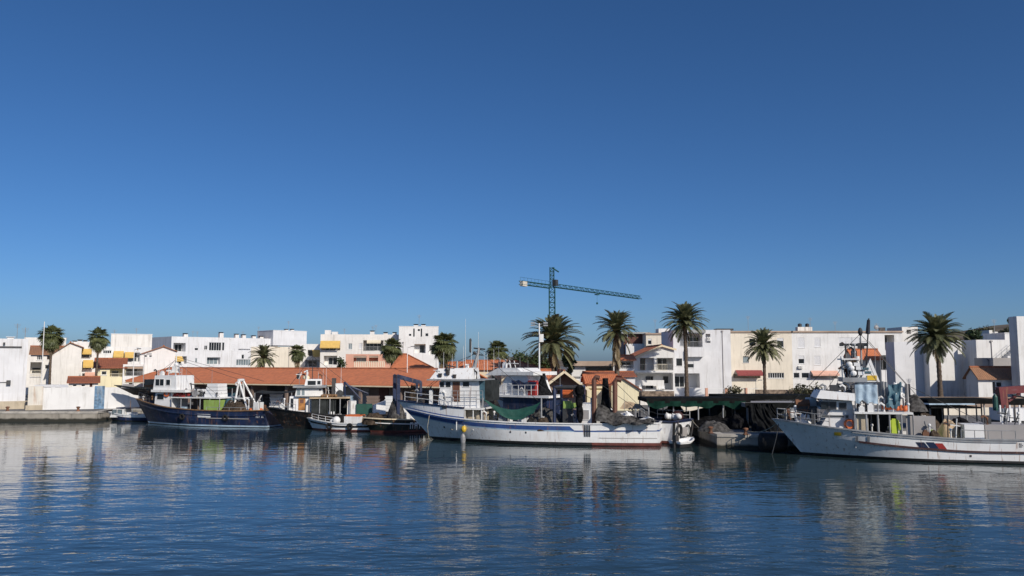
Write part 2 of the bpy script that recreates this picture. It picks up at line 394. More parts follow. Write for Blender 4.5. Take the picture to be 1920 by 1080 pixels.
# ================================================================== buildings
class Fac:
    def __init__(s, pL, pR):
        a = at(pL[0], 680, pL[1]); b = at(pR[0], 680, pR[1])
        if pL[1] == pR[1] and (pL[0] + pR[0]) / 2 < 900:      # the left-hand houses stand square to the basin, facing the far mole
            xc = (pL[0] + pR[0]) / 2; c = at(xc, 680, pL[1]); tx = (xc - 960) / F * cP; uu = Vector((1, -tx * .97, 0)).normalized(); nn = Vector((uu.y, -uu.x, 0))
            def hitx(px):
                d = ray(px, 680); d = Vector((d.x, d.y, 0)); return d * (Vector((c.x, c.y, 0)).dot(nn) / d.dot(nn))
            a, b = hitx(pL[0]), hitx(pR[0])
        s.p = Vector((a.x, a.y, 0)); e = Vector((b.x - a.x, b.y - a.y, 0)); s.w = e.length; s.u = e.normalized(); s.n = Vector((s.u.y, -s.u.x, 0))
    def hit(s, px, py, out=0):
        d = ray(px, py); c = Vector((0, 0, CAMZ)); t = ((s.p + s.n * out - c).dot(s.n)) / d.dot(s.n); q = c + d * t
        return (q - s.p).dot(s.u), q.z
    def pt(s, u, z, out=0):
        q = s.p + s.u * u + s.n * out; return Vector((q.x, q.y, z))
    def rect(s, x0, y0, x1, y1, out=0):
        xm, ym = (x0 + x1) / 2, (y0 + y1) / 2
        return s.hit(x0, ym, out)[0], s.hit(x1, ym, out)[0], s.hit(xm, y1, out)[1], s.hit(xm, y0, out)[1]
    def box(s, mb, u0, u1, z0, z1, o0, o1, m=0):      # o0..o1 outwards (negative = into the wall)
        mb.hexa([s.pt(u0,z0,o1), s.pt(u1,z0,o1), s.pt(u1,z0,o0), s.pt(u0,z0,o0)], [s.pt(u0,z1,o1), s.pt(u1,z1,o1), s.pt(u1,z1,o0), s.pt(u0,z1,o0)], m)

def window(r, fa, u0, u1, z0, z1, d, o):
    fm = MB(); t = o.get('t', .06); a, b = -d + .005, -d + .075
    fa.box(fm, u0, u1, z0, z0 + t, a, b); fa.box(fm, u0, u1, z1 - t, z1, a, b)
    fa.box(fm, u0, u0 + t, z0 + t, z1 - t, a, b); fa.box(fm, u1 - t, u1, z0 + t, z1 - t, a, b)
    k = o.get('mull', max(0, int(round((u1 - u0) / .9)) - 1))
    for i in range(k):
        c = u0 + (u1 - u0) * (i + 1) / (k + 1); fa.box(fm, c - t / 2, c + t / 2, z0 + t, z1 - t, a, b)
    w = part(r, 'window', fm, o.get('fr', 'frame_white'))
    pn = MB(); fa.box(pn, u0 + t * .5, u1 - t * .5, z0 + t * .5, z1 - t * .5, -d - .02, -d + .03); part(w, 'pane', pn, o.get('pane', 'glass_dark'))
    bl = o.get('blind', 0)
    if bl:
        bm = MB(); zb = z1 - (z1 - z0) * bl; h = (z1 - zb); ns = max(3, int(h / .12))
        for i in range(ns): fa.box(bm, u0 + .02, u1 - .02, zb + h * i / ns, zb + h * (i + .86) / ns, -d + .08, -d + .105)
        part(w, 'blind', bm, o.get('bm', 'blind_white'))
    if o.get('sill', d < .3):
        sm = MB(); fa.box(sm, u0 - .08, u1 + .08, z0 - .07, z0 - .003, -d + .08, .07); part(w, 'sill', sm, 'trim_white')

def railing(r, fa, u0, u1, z0, h, out, mat='rail_metal', step=.16, sides=True, name='railing', th=.025):
    m = MB(); fa.box(m, u0, u1, z0 + h - .05, z0 + h, out - .03, out + .02); fa.box(m, u0, u1, z0 + .06, z0 + .1, out - .02, out + .01)
    n = max(2, int((u1 - u0) / step))
    for i in range(n + 1):
        c = u0 + (u1 - u0) * i / n; fa.box(m, c - th / 2, c + th / 2, z0, z0 + h - .05, out - .02, out + .005)
    return part(r, name, m, mat)

def awning(r, fa, x0, y0, x1, y1, mat, proj=1.1):
    u0, u1, zb, zt = fa.rect(x0, y0, x1, y1)
    m = MB(); m.hexa([fa.pt(u0,zt-.03,.03), fa.pt(u1,zt-.03,.03), fa.pt(u1,zb-.03,proj), fa.pt(u0,zb-.03,proj)],
                     [fa.pt(u0,zt,.03), fa.pt(u1,zt,.03), fa.pt(u1,zb,proj), fa.pt(u0,zb,proj)])
    n = max(3, int((u1 - u0) / .35))
    for i in range(n):
        a = u0 + (u1-u0)*i/n; b = u0 + (u1-u0)*(i+.97)/n; fa.box(m, a, b, zb - .22, zb - .031, proj - .03, proj - .005)
    a = part(r, 'awning', m, mat)
    for c in (u0 + .05, u1 - .05):
        ar = MB(); ar.bar(fa.pt(c, zb - .05, .02), fa.pt(c, zb - .05, proj - .03), .04); part(a, 'arm', ar, 'frame_white')
    return a

def openings(r, fa, u0, u1, z0, z1, ops, wall, name='wall', closed=None, mb=None):
    """front wall with real openings; ops already in (u,z)"""
    mb = mb or MB()
    us = sorted({u0, u1, *[min(max(o[1], u0), u1) for o in ops], *[min(max(o[2], u0), u1) for o in ops]})
    zs = sorted({z0, z1, *[min(max(o[3], z0), z1) for o in ops], *[min(max(o[4], z0), z1) for o in ops]})
    for i in range(len(us) - 1):
        for j in range(len(zs) - 1):
            cu, cz = (us[i] + us[i+1]) / 2, (zs[j] + zs[j+1]) / 2
            if us[i+1] - us[i] < 1e-5 or zs[j+1] - zs[j] < 1e-5: continue
            if any(o[1] < cu < o[2] and o[3] < cz < o[4] for o in ops): continue
            mb.quad(fa.pt(us[i], zs[j]), fa.pt(us[i+1], zs[j]), fa.pt(us[i+1], zs[j+1]), fa.pt(us[i], zs[j+1]))
    for k, a, b, c, d_, o in ops:
        d = o['d']
        mb.quad(fa.pt(a,c), fa.pt(a,d_), fa.pt(a,d_,-d), fa.pt(a,c,-d)); mb.quad(fa.pt(b,c), fa.pt(b,c,-d), fa.pt(b,d_,-d), fa.pt(b,d_))
        mb.quad(fa.pt(a,c), fa.pt(a,c,-d), fa.pt(b,c,-d), fa.pt(b,c)); mb.quad(fa.pt(a,d_), fa.pt(b,d_), fa.pt(b,d_,-d), fa.pt(a,d_,-d))
        if k in ('log', 'dark'): mb.quad(fa.pt(a,c,-d), fa.pt(a,d_,-d), fa.pt(b,d_,-d), fa.pt(b,c,-d))
    return mb

DEF = {'win': .16, 'log': 1.4, 'blind': .14, 'dark': 1.0}
def conv(fa, ops):
    out = []
    for k, x0, y0, x1, y1, *o in ops:
        o = dict(o[0]) if o else {}
        o.setdefault('d', DEF[k]); a, b, c, d = fa.rect(x0, y0, x1, y1); out.append((k, a, b, c, d, o))
    return out
def fit(r, fa, cops):
    for k, a, b, c, d, o in cops:
        if k == 'win': window(r, fa, a, b, c, d, o['d'], o)
        elif k == 'blind': window(r, fa, a, b, c, d, o['d'], {**o, 'blind': 1.0, 'mull': 0})
        elif k == 'log':
            g = o.get('glass', (.2, .8, .9))
            if g:
                ga = a + (b-a)*g[0]; gb = a + (b-a)*g[1]; gd = c + (d-c)*g[2]
                window(r, fa, ga, gb, c + .02, gd, o['d'] - .08, {'fr': o.get('fr', 'frame_white'), 'pane': o.get('pane', 'glass_dark')})
            if o.get('rail'): railing(r, fa, a + .02, b - .02, c, min(.9, (d-c)*.45), -.06, o['rail'], o.get('step', .16))
        elif k == 'dark' and o.get('door'):
            m = MB(); fa.box(m, a + .02, b - .02, c, d - .02, -o['d'] * .6 - .05, -o['d'] * .6); part(r, 'door', m, o['door'])

def building(name, label, pL, pR, D, ytop, wall, ops=(), roof='roof_flat', parapet=.35, z0=GZ, cat='building', group=None, cornice=None, base_y=None):
    fa = Fac(pL, pR); zt = fa.hit((pL[0] + pR[0]) / 2, ytop)[1]
    r = root(name, fa.pt(fa.w / 2, z0), label, cat, group)
    cops = conv(fa, ops); mb = openings(r, fa, 0, fa.w, z0, zt, cops, wall)
    w = fa.w; A, B_, C, E = fa.pt(0,z0), fa.pt(w,z0), fa.pt(w,z0,-D), fa.pt(0,z0,-D); up = Vector((0,0,zt - z0))
    mb.quad(B_, C, C + up, B_ + up); mb.quad(C, E, E + up, C + up); mb.quad(E, A, A + up, E + up)
    t = .2; zi = zt - parapet      # parapet
    o = [fa.pt(0,zt), fa.pt(w,zt), fa.pt(w,zt,-D), fa.pt(0,zt,-D)]; i_ = [fa.pt(t,zt,-t), fa.pt(w-t,zt,-t), fa.pt(w-t,zt,-D+t), fa.pt(t,zt,-D+t)]
    for q in range(4):
        q2 = (q + 1) % 4; mb.quad(o[q], o[q2], i_[q2], i_[q]); dn = Vector((0,0,-parapet)); mb.quad(i_[q], i_[q2], i_[q2] + dn, i_[q] + dn)
    part(r, 'wall', mb, wall)
    rm = MB(); fa.box(rm, t*.5, w-t*.5, zi - .3, zi - .002, -D+t*.5, -t*.5); part(r, 'roof', rm, roof)
    if cornice:
        cm = MB(); fa.box(cm, -.12, w + .12, zt - .22, zt + .05, -D - .12, .22); part(r, 'cornice', cm, cornice)
    fit(r, fa, cops); r_fa[r] = (fa, zt, D)
    rn = random.Random(int(pL[0]) * 7 + 1)
    for u in ([w * rn.uniform(.08, .92) for _ in range(max(1, int(w / 9)))] if w > 4 else []):
        if not any(o[1] - .2 < u < o[2] + .2 for o in cops):
            dm = MB(); dm.tube([fa.pt(u, z0, .06), fa.pt(u, zt - .25, .06)], .05, 6); dm.obox(fa.pt(u, zt - .2, .08), fa.u * .14, fa.n * .09, Vector((0,0,.1))); part(r, 'drainpipe', dm, 'shutter_grey' if rn.random() < .5 else 'trim_white')
    if zt > 8 and w > 5:
        for _ in range(1 + int(w / 12)): ub = rn.uniform(.1, .9) * w; q = fa.pt(ub, zt - .6, -rn.uniform(1.5, 4)); hh = rn.uniform(1.4, 3); am = MB(); am.tube([q, q + Vector((0,0,hh + .6))], .03, 5); [am.bar(q + Vector((-.4 + .05*k, 0, hh + .5 - .13*k)), q + Vector((.4 - .05*k, 0, hh + .5 - .13*k)), .025) for k in range(4)]; part(r, 'antenna', am, 'metal_grey')
    return r, fa
r_fa = {}
def roofbox(r, fa, x0, x1, y0, y1, back, dep, mat, name='stair_tower', cap=None):
    u0, u1, z0, z1 = fa.rect(x0, y0, x1, y1, -back); m = MB()
    fa.box(m, u0, u1, z0, z1, -back - dep, -back); p = part(r, name, m, mat)
    if cap:
        m = MB(); fa.box(m, u0 - .06, u1 + .06, z1 + .002, z1 + .10, -back - dep - .06, -back + .06); part(p, 'cap', m, cap)
    return p
def chimney(r, fa, px, y0, y1, back=1.5, w=.6, mat='plaster_white', cowl='metal_dark'):
    u, z1 = fa.hit(px, y0, -back); z0 = fa.hit(px, y1, -back)[1] - .8; m = MB()
    fa.box(m, u - w/2, u + w/2, z0, z1 - .22, -back - w, -back); c = part(r, 'chimney', m, mat)
    m = MB(); fa.box(m, u - w*.42, u + w*.42, z1 - .219, z1 - .02, -back - w*.9, -back - w*.1); fa.box(m, u - w*.6, u + w*.6, z1 - .019, z1 + .04, -back - w*1.1, -back + w*.1)
    part(c, 'cowl', m, cowl)
def antenna(r, fa, px, y0, y1, back=2.0, dish=False):
    u, z1 = fa.hit(px, y0, -back); z0 = fa.hit(px, y1, -back)[1] - .5; m = MB(); p = fa.pt(u, z0, -back)
    m.tube([p, (p.x, p.y, z1)], .035, 5)
    for k in range(5): m.bar((p.x - .45 + .04*k, p.y, z1 - .1 - k*.12), (p.x + .45 - .04*k, p.y, z1 - .1 - k*.12), .02)
    if dish: m.lathe([(.02, 0), (.3, .06), (.42, .14)], (p.x, p.y - .1, z0 + (z1-z0)*.6), 12, axis='y')
    part(r, 'antenna', m, 'metal_grey')
def acunit(r, fa, x0, y0, x1, y1):
    u0, u1, z0, z1 = fa.rect(x0, y0, x1, y1); m = MB(); fa.box(m, u0, u1, z0, z1, .03, .38)
    a = part(r, 'air_conditioner', m, 'metal_white'); c = (u0+u1)/2 - (u1-u0)*.12; rr = min(u1-u0, z1-z0)*.36
    m = MB(); p = fa.pt(c, (z0+z1)/2, .385); m.torus(p, rr, .02, 'y', 12, 4); m.torus(p, rr*.55, .015, 'y', 10, 4); part(a, 'grille', m, 'metal_dark')
def balcony(r, fa, x0, y0, x1, y1, out=1.1, wall='plaster_white', th=.14, z_par=None):
    u0, u1, z0, z1 = fa.rect(x0, y0, x1, y1); m = MB()
    fa.box(m, u0, u1, z0, z0 + .16, .003, out)
    fa.box(m, u0, u1, z0 + .16, z1, out - th, out); fa.box(m, u0, u0 + th, z0 + .16, z1, .003, out - th); fa.box(m, u1 - th, u1, z0 + .16, z1, .003, out - th)
    return part(r, 'balcony', m, wall)
def slope(mb, a, b, c, d, th=.12, m=0):
    """roof slab: eave a-b, ridge d-c (a->b left to right)"""
    a, b, c, d = map(Vector, (a, b, c, d)); dn = Vector((0,0,-th)); L = (b - a).length; H = (d - a).length
    uvs = [(0,0), (L,0), (L,H), (0,H)]
    e = (b - a).normalized()
    uvs = [((p - a).dot(e), ((p - a) - e * (p - a).dot(e)).length) for p in (a, b, c, d)]
    mb.quad(a, b, c, d, m, uvs); mb.quad(a + dn, d + dn, c + dn, b + dn, m)
    for p, q in ((a,b),(b,c),(c,d),(d,a)): mb.quad(p, p + dn, q + dn, q, m, [(0,0),(0,.1),(.1,.1),(.1,0)])
def ridge_tiles(r, p, q, mat='tile_red', n=None):
    m = MB(); m.tube([Vector(p) + Vector((0,0,.02)), Vector(q) + Vector((0,0,.02))], .12, 8); part(r, 'ridge', m, 'ridge_clay')
pm('ridge_clay', (.42, .15, .07), .85, .2, 2)

def eave_house(name, label, pL, pR, D, y_eave, y_ridge, wall, ops=(), tile='tile_red', over=.4, z0=GZ, cat='house', group=None, back=None):
    """ridge parallel to the front"""
    fa = Fac(pL, pR); xm = (pL[0] + pR[0]) / 2; bk = back or D / 2
    ze = fa.hit(xm, y_eave)[1]; zr = fa.hit(xm, y_ridge, -bk)[1]; w = fa.w
    r = root(name, fa.pt(w/2, z0), label, cat, group)
    cops = conv(fa, ops); mb = openings(r, fa, 0, w, z0, ze, cops, wall)
    def P(u, z, o): return fa.pt(u, z, o)
    for u, fl in ((0, 0), (w, 1)):
        f = [P(u,z0,0), P(u,z0,-D), P(u,ze,-D), P(u,zr - .02,-bk), P(u,ze,0)]
        mb.add(f if fl else f[::-1], [(0,1,2,3,4)])
    mb.quad(P(w,z0,-D), P(0,z0,-D), P(0,ze,-D), P(w,ze,-D)); part(r, 'wall', mb, wall)
    rm = MB(); k = (zr - ze) / bk; g = .25
    slope(rm, P(-g,ze - k*over + .13,over), P(w+g,ze - k*over + .13,over), P(w+g,zr + .13,-bk), P(-g,zr + .13,-bk))
    k2 = (zr - ze) / (D - bk)
    slope(rm, P(w+g,ze - k2*over + .13,-D-over), P(-g,ze - k2*over + .13,-D-over), P(-g,zr + .128,-bk-.01), P(w+g,zr + .128,-bk-.01))
    ro = part(r, 'roof', rm, tile); ridge_tiles(ro, P(-g, zr + .13, -bk), P(w+g, zr + .13, -bk)); fit(r, fa, cops); return r, fa

def gable_house(name, label, pL, pR, D, yl, peak, yr, wall, ops=(), tile='tile_red', z0=GZ, cat='house', group=None, verge='trim_cream', over=.3):
    """gable wall towards the camera; peak=(px,py)"""
    fa = Fac(pL, pR); w = fa.w; zl = fa.hit(pL[0], yl)[1]; zr = fa.hit(pR[0], yr)[1]; uk, zk = fa.hit(*peak)
    r = root(name, fa.pt(w/2, z0), label, cat, group); zm = min(zl, zr)
    cops = conv(fa, ops); mb = openings(r, fa, 0, w, z0, zm, cops, wall)
    P = fa.pt
    top = [P(0,zm), P(w,zm), P(w,zr), P(uk,zk), P(0,zl)]; tp = [top[0], top[1]] + ([top[2]] if zr > zm + 1e-4 else []) + [top[3]] + ([top[4]] if zl > zm + 1e-4 else [])
    mb.add(tp, [tuple(range(len(tp)))])
    b = [P(0,z0,-D), P(w,z0,-D), P(w,zr,-D), P(uk,zk,-D), P(0,zl,-D)]; mb.add(b[::-1], [(0,1,2,3,4)])
    mb.quad(P(w,z0), P(w,z0,-D), P(w,zr,-D), P(w,zr)); mb.quad(P(0,z0,-D), P(0,z0), P(0,zl), P(0,zl,-D)); part(r, 'wall', mb, wall)
    rm = MB(); h = .12; ov = .3
    kl = (zk - zl) / max(.1, uk); kr = (zk - zr) / max(.1, w - uk)
    slope(rm, P(-ov,zl - kl*ov + h,-D), P(-ov,zl - kl*ov + h,over), P(uk,zk + h,over), P(uk,zk + h,-D))
    slope(rm, P(w+ov,zr - kr*ov + h,over), P(w+ov,zr - kr*ov + h,-D), P(uk+.004,zk + h - .002,-D), P(uk+.004,zk + h - .002,over))
    ro = part(r, 'roof', rm, tile); ridge_tiles(ro, P(uk, zk + h, over), P(uk, zk + h, -D))
    if verge:
        vm = MB(); vm.bar(P(-ov, zl - kl*ov + .02, over + .05), P(uk, zk + .02, over + .05), .08, .26); vm.bar(P(uk, zk + .022, over + .052), P(w+ov, zr - kr*ov + .022, over + .052), .08, .26); part(r, 'bargeboard', vm, verge)
    fit(r, fa, cops); return r, fa

def hip_house(name, label, pL, pR, D, y_eave, rx, y_ridge, wall, tile='tile_red', z0=GZ, cat='house', over=.4):
    """hipped roof; rx = photo columns of the two ridge ends"""
    fa = Fac(pL, pR); w = fa.w; xm = (pL[0] + pR[0]) / 2; ze = fa.hit(xm, y_eave)[1]; zr = fa.hit(sum(rx) / 2, y_ridge, -D/2)[1]; u0 = fa.hit(rx[0], y_ridge, -D/2)[0]; u1 = fa.hit(rx[1], y_ridge, -D/2)[0]; P = fa.pt
    r = root(name, P(w/2, z0), label, cat); m = MB(); fa.box(m, .02, w - .02, z0, ze - .02, -D + .02, -.02); part(r, 'wall', m, wall)
    o = over; m = MB(); A_, B_, C_, E_ = P(-o,ze,o), P(w+o,ze,o), P(w+o,ze,-D-o), P(-o,ze,-D-o); q0, q1 = P(u0,zr,-D/2), P(u1,zr,-D/2)
    def tri(a, b, c): m.add([a, b, c], [(0,1,2)]); L = (b - a).length; m.uv[len(m.f)-1] = [(0,0), (L,0), (L/2, ((a+b)/2 - c).length)]
    def qd(a, b, c, d): m.quad(a, b, c, d, 0, [(0,0), ((b-a).length,0), ((b-a).length - (b-a).length*.2, (c-b).length), ((b-a).length*.2, (d-a).length)])
    qd(A_, B_, q1, q0); qd(C_, E_, q0, q1); tri(B_, C_, q1); tri(E_, A_, q0); dn = Vector((0,0,-.14)); m.quad(E_ + dn, C_ + dn, B_ + dn, A_ + dn)
    for a, b in ((A_,B_),(B_,C_),(C_,E_),(E_,A_)): m.quad(a + dn, b + dn, b, a)
    ro = part(r, 'roof', m, tile)
    for a, b in ((q0,q1),(A_,q0),(B_,q1)):
        if (b - a).length > .3: ridge_tiles(ro, a, b)
    return r, fa
D0 = {'rail': 'rail_metal'}
# ---- left edge: white port store on the quay
r, fa = building('port_store', 'tall plain white port store with beige plinth standing at the quay edge', (-90, 93.5), (51, 93.5), 14, 634.5, 'plaster_cool', cat='building', parapet=.5)
m = MB(); u0, u1, z0, z1 = fa.rect(-60, 649, 41, 652); fa.box(m, u0, u1, z0, z1, .003, .10); part(r, 'ledge', m, 'metal_dark')
m = MB(); u0, u1, z0, z1 = fa.rect(-90, 753, 51, 768); fa.box(m, u0 - .05, u1 + .06, GZ, z1, -.2, .12); part(r, 'plinth', m, 'plaster_plinth')
m = MB(); u0, u1, z0, z1 = fa.rect(12, 713, 20, 721); fa.box(m, u0, u1, z0, z1, .05, .4); fa.box(m, u0 - 2.2, u0, (z0+z1)/2 - .04, (z0+z1)/2 + .04, .003, .06); part(r, 'flood_light', m, 'metal_dark')
m = MB(); u0, u1, z0, z1 = fa.rect(6, 642, 10, 646); fa.box(m, u0, u1, z0, z1, .003, .3); part(r, 'wall_lamp', m, 'metal_dark')
chimney(r, fa, 20, 632, 634, 2, .8, 'plaster_cool', 'trim_white'); antenna(r, fa, 48, 614, 634, 3)

# ---- white wall along the left quay
fw = Fac((53, 92.6), (262, 96.8))
r = root('quay_boundary_wall', fw.pt(fw.w/2, GZ), 'long stained white boundary wall along the quay with a peeling blue steel gate', 'wall')
zt = Z_(727, 92.6)
def seg(x0, x1, nm, mat, d=.3, dz=0, out=0):
    a = fw.hit(x0, 740)[0]; b = fw.hit(x1, 740)[0]; m = MB(); fw.box(m, a + .004, b - .004, GZ, zt + dz, -d, out); return part(r, nm, m, mat)
seg(53, 81, 'wall_panel', 'plaster_stained', dz=.15, out=.12); seg(81, 130, 'wall_panel', 'plaster_white'); seg(130, 177, 'wall_panel', 'plaster_white', dz=.01); g = seg(177, 196, 'gate', 'door_blue', .12, .12, -.04)
a = fw.hit(177, 740)[0]; b = fw.hit(196, 740)[0]; m = MB()
for k in range(5): c = a + (b-a)*(k+.5)/5; fw.box(m, c - .02, c + .02, GZ + .1, zt, -.039, -.015)
part(g, 'rib', m, 'door_blue')
seg(196, 262, 'wall_panel', 'plaster_white', dz=-.05)
m = MB(); fw.box(m, 0, fw.hit(81, 740)[0], GZ, GZ + .55, .121, .22); part(r, 'plinth', m, 'plaster_plinth')

# ---- left cluster of houses
r, fa = building('apartment_house', 'cream flat roofed apartment house half hidden behind the tall fan palm', (43, 138), (122, 138), 12, 633, 'plaster_pale', parapet=.3)
antenna(r, fa, 125, 632, 634, 6)
r, fa = eave_house('townhouse', 'white townhouse with dusty terracotta roof and arched shady porch', (57, 124), (122, 124), 7, 664, 651, 'plaster_pale',
    [('win', 69, 667, 80, 675, {'mull': 2}), ('win', 88, 667, 100, 674, {'fr': 'trim_brown'}), ('log', 56.5, 679, 79, 701, {'d': 2.2, 'glass': (.1, .9, .55)}), ('win', 84, 684, 92, 692, {'mull': 0})], 'tile_brown')
railing(r, fa, .1, fa.hit(79, 690)[0], fa.hit(60, 705)[1], .9, .5, 'rail_cream')
r, fa = gable_house('gable_house', 'broad blank pale gable wall of a house behind the fan palm trunk', (97, 120), (152, 120), 10, 664, (132, 643), 651, 'plaster_pale', verge=None, tile='tile_brown')
r, fa = building('terraced_flats', 'narrow white flats with three yellow awnings stacked one above another', (128, 130), (183, 130), 11, 641, 'plaster_white',
    [('log', 152, 656, 172, 670), ('log', 154, 678, 176, 692), ('log', 154, 700, 178, 712)])
awning(r, fa, 153, 654, 172, 662, 'awning_yellow'); awning(r, fa, 156, 675, 175, 687, 'awning_yellow'); awning(r, fa, 159, 698, 178, 706, 'awning_salmon')
for x in (140, 150, 160, 172): chimney(r, fa, x, 637 + (x % 3), 641, 1.5, .7)
r, fa = building('white_flats', 'white flats with a tall block on top and a pair of yellow awnings', (172, 140), (283, 140), 12, 650, 'plaster_white',
    [('win', 174, 657, 188, 661, {'mull': 3}), ('win', 193, 657, 209, 663, {'mull': 3}), ('log', 212, 661, 233, 674), ('log', 236, 661, 262, 678, {'rail': 'rail_metal'}), ('win', 256, 652, 260, 658, {'mull': 0}), ('win', 263, 675, 268, 679, {'mull': 0})])
roofbox(r, fa, 208, 285, 627, 652, .6, 9, 'plaster_pale', 'stair_tower', 'trim_white'); awning(r, fa, 213, 658, 232, 668, 'awning_yellow'); awning(r, fa, 234, 660, 251, 669, 'awning_yellow')
antenna(r, fa, 215, 618, 628, 2); antenna(r, fa, 256, 615, 627, 3)
r, fa = eave_house('yellow_house', 'small yellow house with dark red roof under the flats with yellow awnings', (179, 118), (236, 118), 7, 689, 674, 'plaster_yellow',
    [('win', 190, 696, 200, 703), ('log', 206, 692, 234, 707, {'d': 1.6, 'glass': (.1, .6, .8), 'rail': 'rail_cream'})], 'tile_dark')
r, fa = building('shaded_terrace', 'white terrace block with deep shaded veranda beside the yellow house', (231, 119), (270, 119), 6, 683, 'plaster_white',
    [('log', 233, 687, 268, 705, {'d': 2.4, 'glass': (.1, .7, .9), 'rail': 'rail_metal'})])
r, fa = gable_house('gable_house', 'long white gable house rising behind the hipped end of the red market roof', (264, 122), (328, 122), 12, 664, (307, 650), 658, 'plaster_white',
    [('win', 270, 666, 276, 670, {'mull': 0}), ('win', 279, 666, 285, 670, {'mull': 0})], 'tile_brown', verge=None)
r, fa = eave_house('gate_lodge', 'low lodge with maroon tiled roof behind the quay boundary wall', (131, 106), (186, 106), 6, 717.5, 708.5, 'plaster_pale',
    [('win', 136, 720, 144, 725), ('dark', 168, 719, 173, 730, {'d': .3, 'door': 'brown_door'}), ('win', 152, 720, 160, 725)], 'tile_dark')

# ---- long white flats left of centre
r, fa = building('long_flats', 'long bright white flats with glazed corner balconies and many roof vents', (320, 178), (520, 196), 14, 633, 'plaster_cool',
    [('log', 325, 643, 348, 659, {'d': 2.2, 'glass': (.4, .98, .85)}), ('win', 365, 649, 372, 657, {'blind': .45, 'mull': 0}), ('win', 383, 648, 389, 656, {'mull': 1}),
     ('win', 392, 642, 415, 657.5, {'mull': 4}), ('win', 416.5, 642, 421, 657.5, {'mull': 0}), ('log', 326, 668, 350, 682, {'d': 1.6}), ('win', 366, 671.5, 370, 680, {'mull': 0, 'pane': 'glass_pale'}),
     ('log', 388, 670, 413, 683, {'d': 1.2, 'glass': (.05, .95, .95), 'pane': 'glass_pale'}), ('blind', 435, 646, 440, 648), ('blind', 435, 654, 440, 657), ('dark', 447, 654, 469, 656.5, {'d': .5}), ('win', 453, 665, 458, 673, {'mull': 0}), ('win', 443, 674, 470, 685, {'pane': 'glass_pale', 'mull': 5})])
awning(r, fa, 325, 668, 341, 676, 'awning_yellow')
for x, y in ((349, 626), (416, 624), (445, 627), (458, 628), (477, 630), (491, 631), (508, 634)): chimney(r, fa, x, y - 1, 636, 2.5, .9)
antenna(r, fa, 370, 621, 632, 4)
roofbox(r, fa, 512, 575, 620.5, 648, -1.2, 8, 'plaster_cool', 'stair_tower', 'trim_white')
for x in (538, 549): chimney(r, fa, x, 617, 621, 1.5, .8)
antenna(r, fa, 541, 602, 620, 3)
r, fa = building('cream_annex', 'plain cream wall block between the date palm and the shaggy fan palm', (470, 168), (563, 168), 9, 650, 'plaster_cream', [('dark', 516, 650.8, 525, 653, {'d': .4}), ('win', 537, 632, 540, 638, {})][:1])
r, fa = building('small_flats', 'small white flats with one yellow awning over a dark loggia', (562, 172), (601, 172), 9, 645, 'plaster_white',
    [('log', 577, 656, 599, 668, {'d': 1.8, 'glass': (.05, .6, .9)}), ('log', 572, 675, 600, 688, {'d': 1.8, 'rail': 'rail_metal'})])
awning(r, fa, 586, 656, 600, 667, 'awning_yellow')
r, fa = building('cream_flats', 'cream flats with a wide bright yellow awning and brick red ground floor', (600, 163), (752, 165), 13, 627, 'plaster_pale',
    [('log', 602, 640, 638, 657, {'d': 1.6}), ('log', 607, 667, 632, 684, {'d': 1.6, 'glass': (.3, .98, .8)}), ('win', 653, 644, 660, 655, {'pane': 'glass_pale', 'mull': 1}), ('blind', 673, 644, 679, 654),
     ('log', 681, 638, 719, 658, {'d': 2.0, 'glass': (.1, .9, .9), 'rail': 'rail_metal'})])
awning(r, fa, 601, 639, 638, 651, 'awning_yellow', 1.2); awning(r, fa, 688, 638, 714, 642, 'rail_cream', .5)
for x, y in ((614, 619), (627, 622)): roofbox(r, fa, x - 5, x + 6, y, 629, 1.2, 1.5, 'plaster_white', 'chimney')
for x, y in ((698, 620), (723, 623), (740, 623)): chimney(r, fa, x, y, 628, 2, .9)
antenna(r, fa, 646, 616, 627, 3)
r, fa = building('brick_red_terrace', 'brick red ground floor terrace with cream balustrade under the cream flats', (648, 150), (736, 150), 6, 664, 'plaster_pink',
    [('log', 663, 667, 687, 679, {'d': 1.5, 'glass': (.2, .95, .9), 'pane': 'glass_pale'}), ('log', 692, 667, 709, 679, {'d': 1.5, 'glass': None})])
m = MB(); u0, u1, z0, z1 = fa.rect(650, 688, 722, 690); fa.box(m, u0, u1, GZ, z1, .003, 2.0); tr = part(r, 'terrace', m, 'plaster_pink'); railing(r, fa, u0 + 1.5, u1 - .2, z1, 1.05, 1.9, 'rail_cream', .32, name='balustrade', th=.16)
r, fa = building('white_tower', 'white block with roof tower standing highest behind the leafy fan palm', (735, 158), (823, 159), 12, 640, 'plaster_white',
    [('log', 777, 645, 798, 662, {'d': 1.4, 'glass': (.45, .9, .9)}), ('log', 805, 647, 820, 665, {'d': 1.4})])
tw = roofbox(r, fa, 748, 822, 612.5, 642, -.003, 8, 'plaster_white', 'stair_tower', 'trim_white'); m = MB()
for x0, y0, x1, y1 in ((775, 616, 777.5, 631), (789, 616, 791.5, 631), (767, 626, 771, 629.5), (798, 625, 803, 630), (783.5, 617, 787.5, 620.5)):
    u0, u1, z0, z1 = fa.rect(x0, y0, x1, y1); fa.box(m, u0, u1, z0, z1, .004, .05)
part(tw, 'slot_window', m, 'glass_dark')
for x in (780, 794): chimney(r, fa, x, 608, 613, 2, .9)
antenna(r, fa, 786, 590, 612, 3)

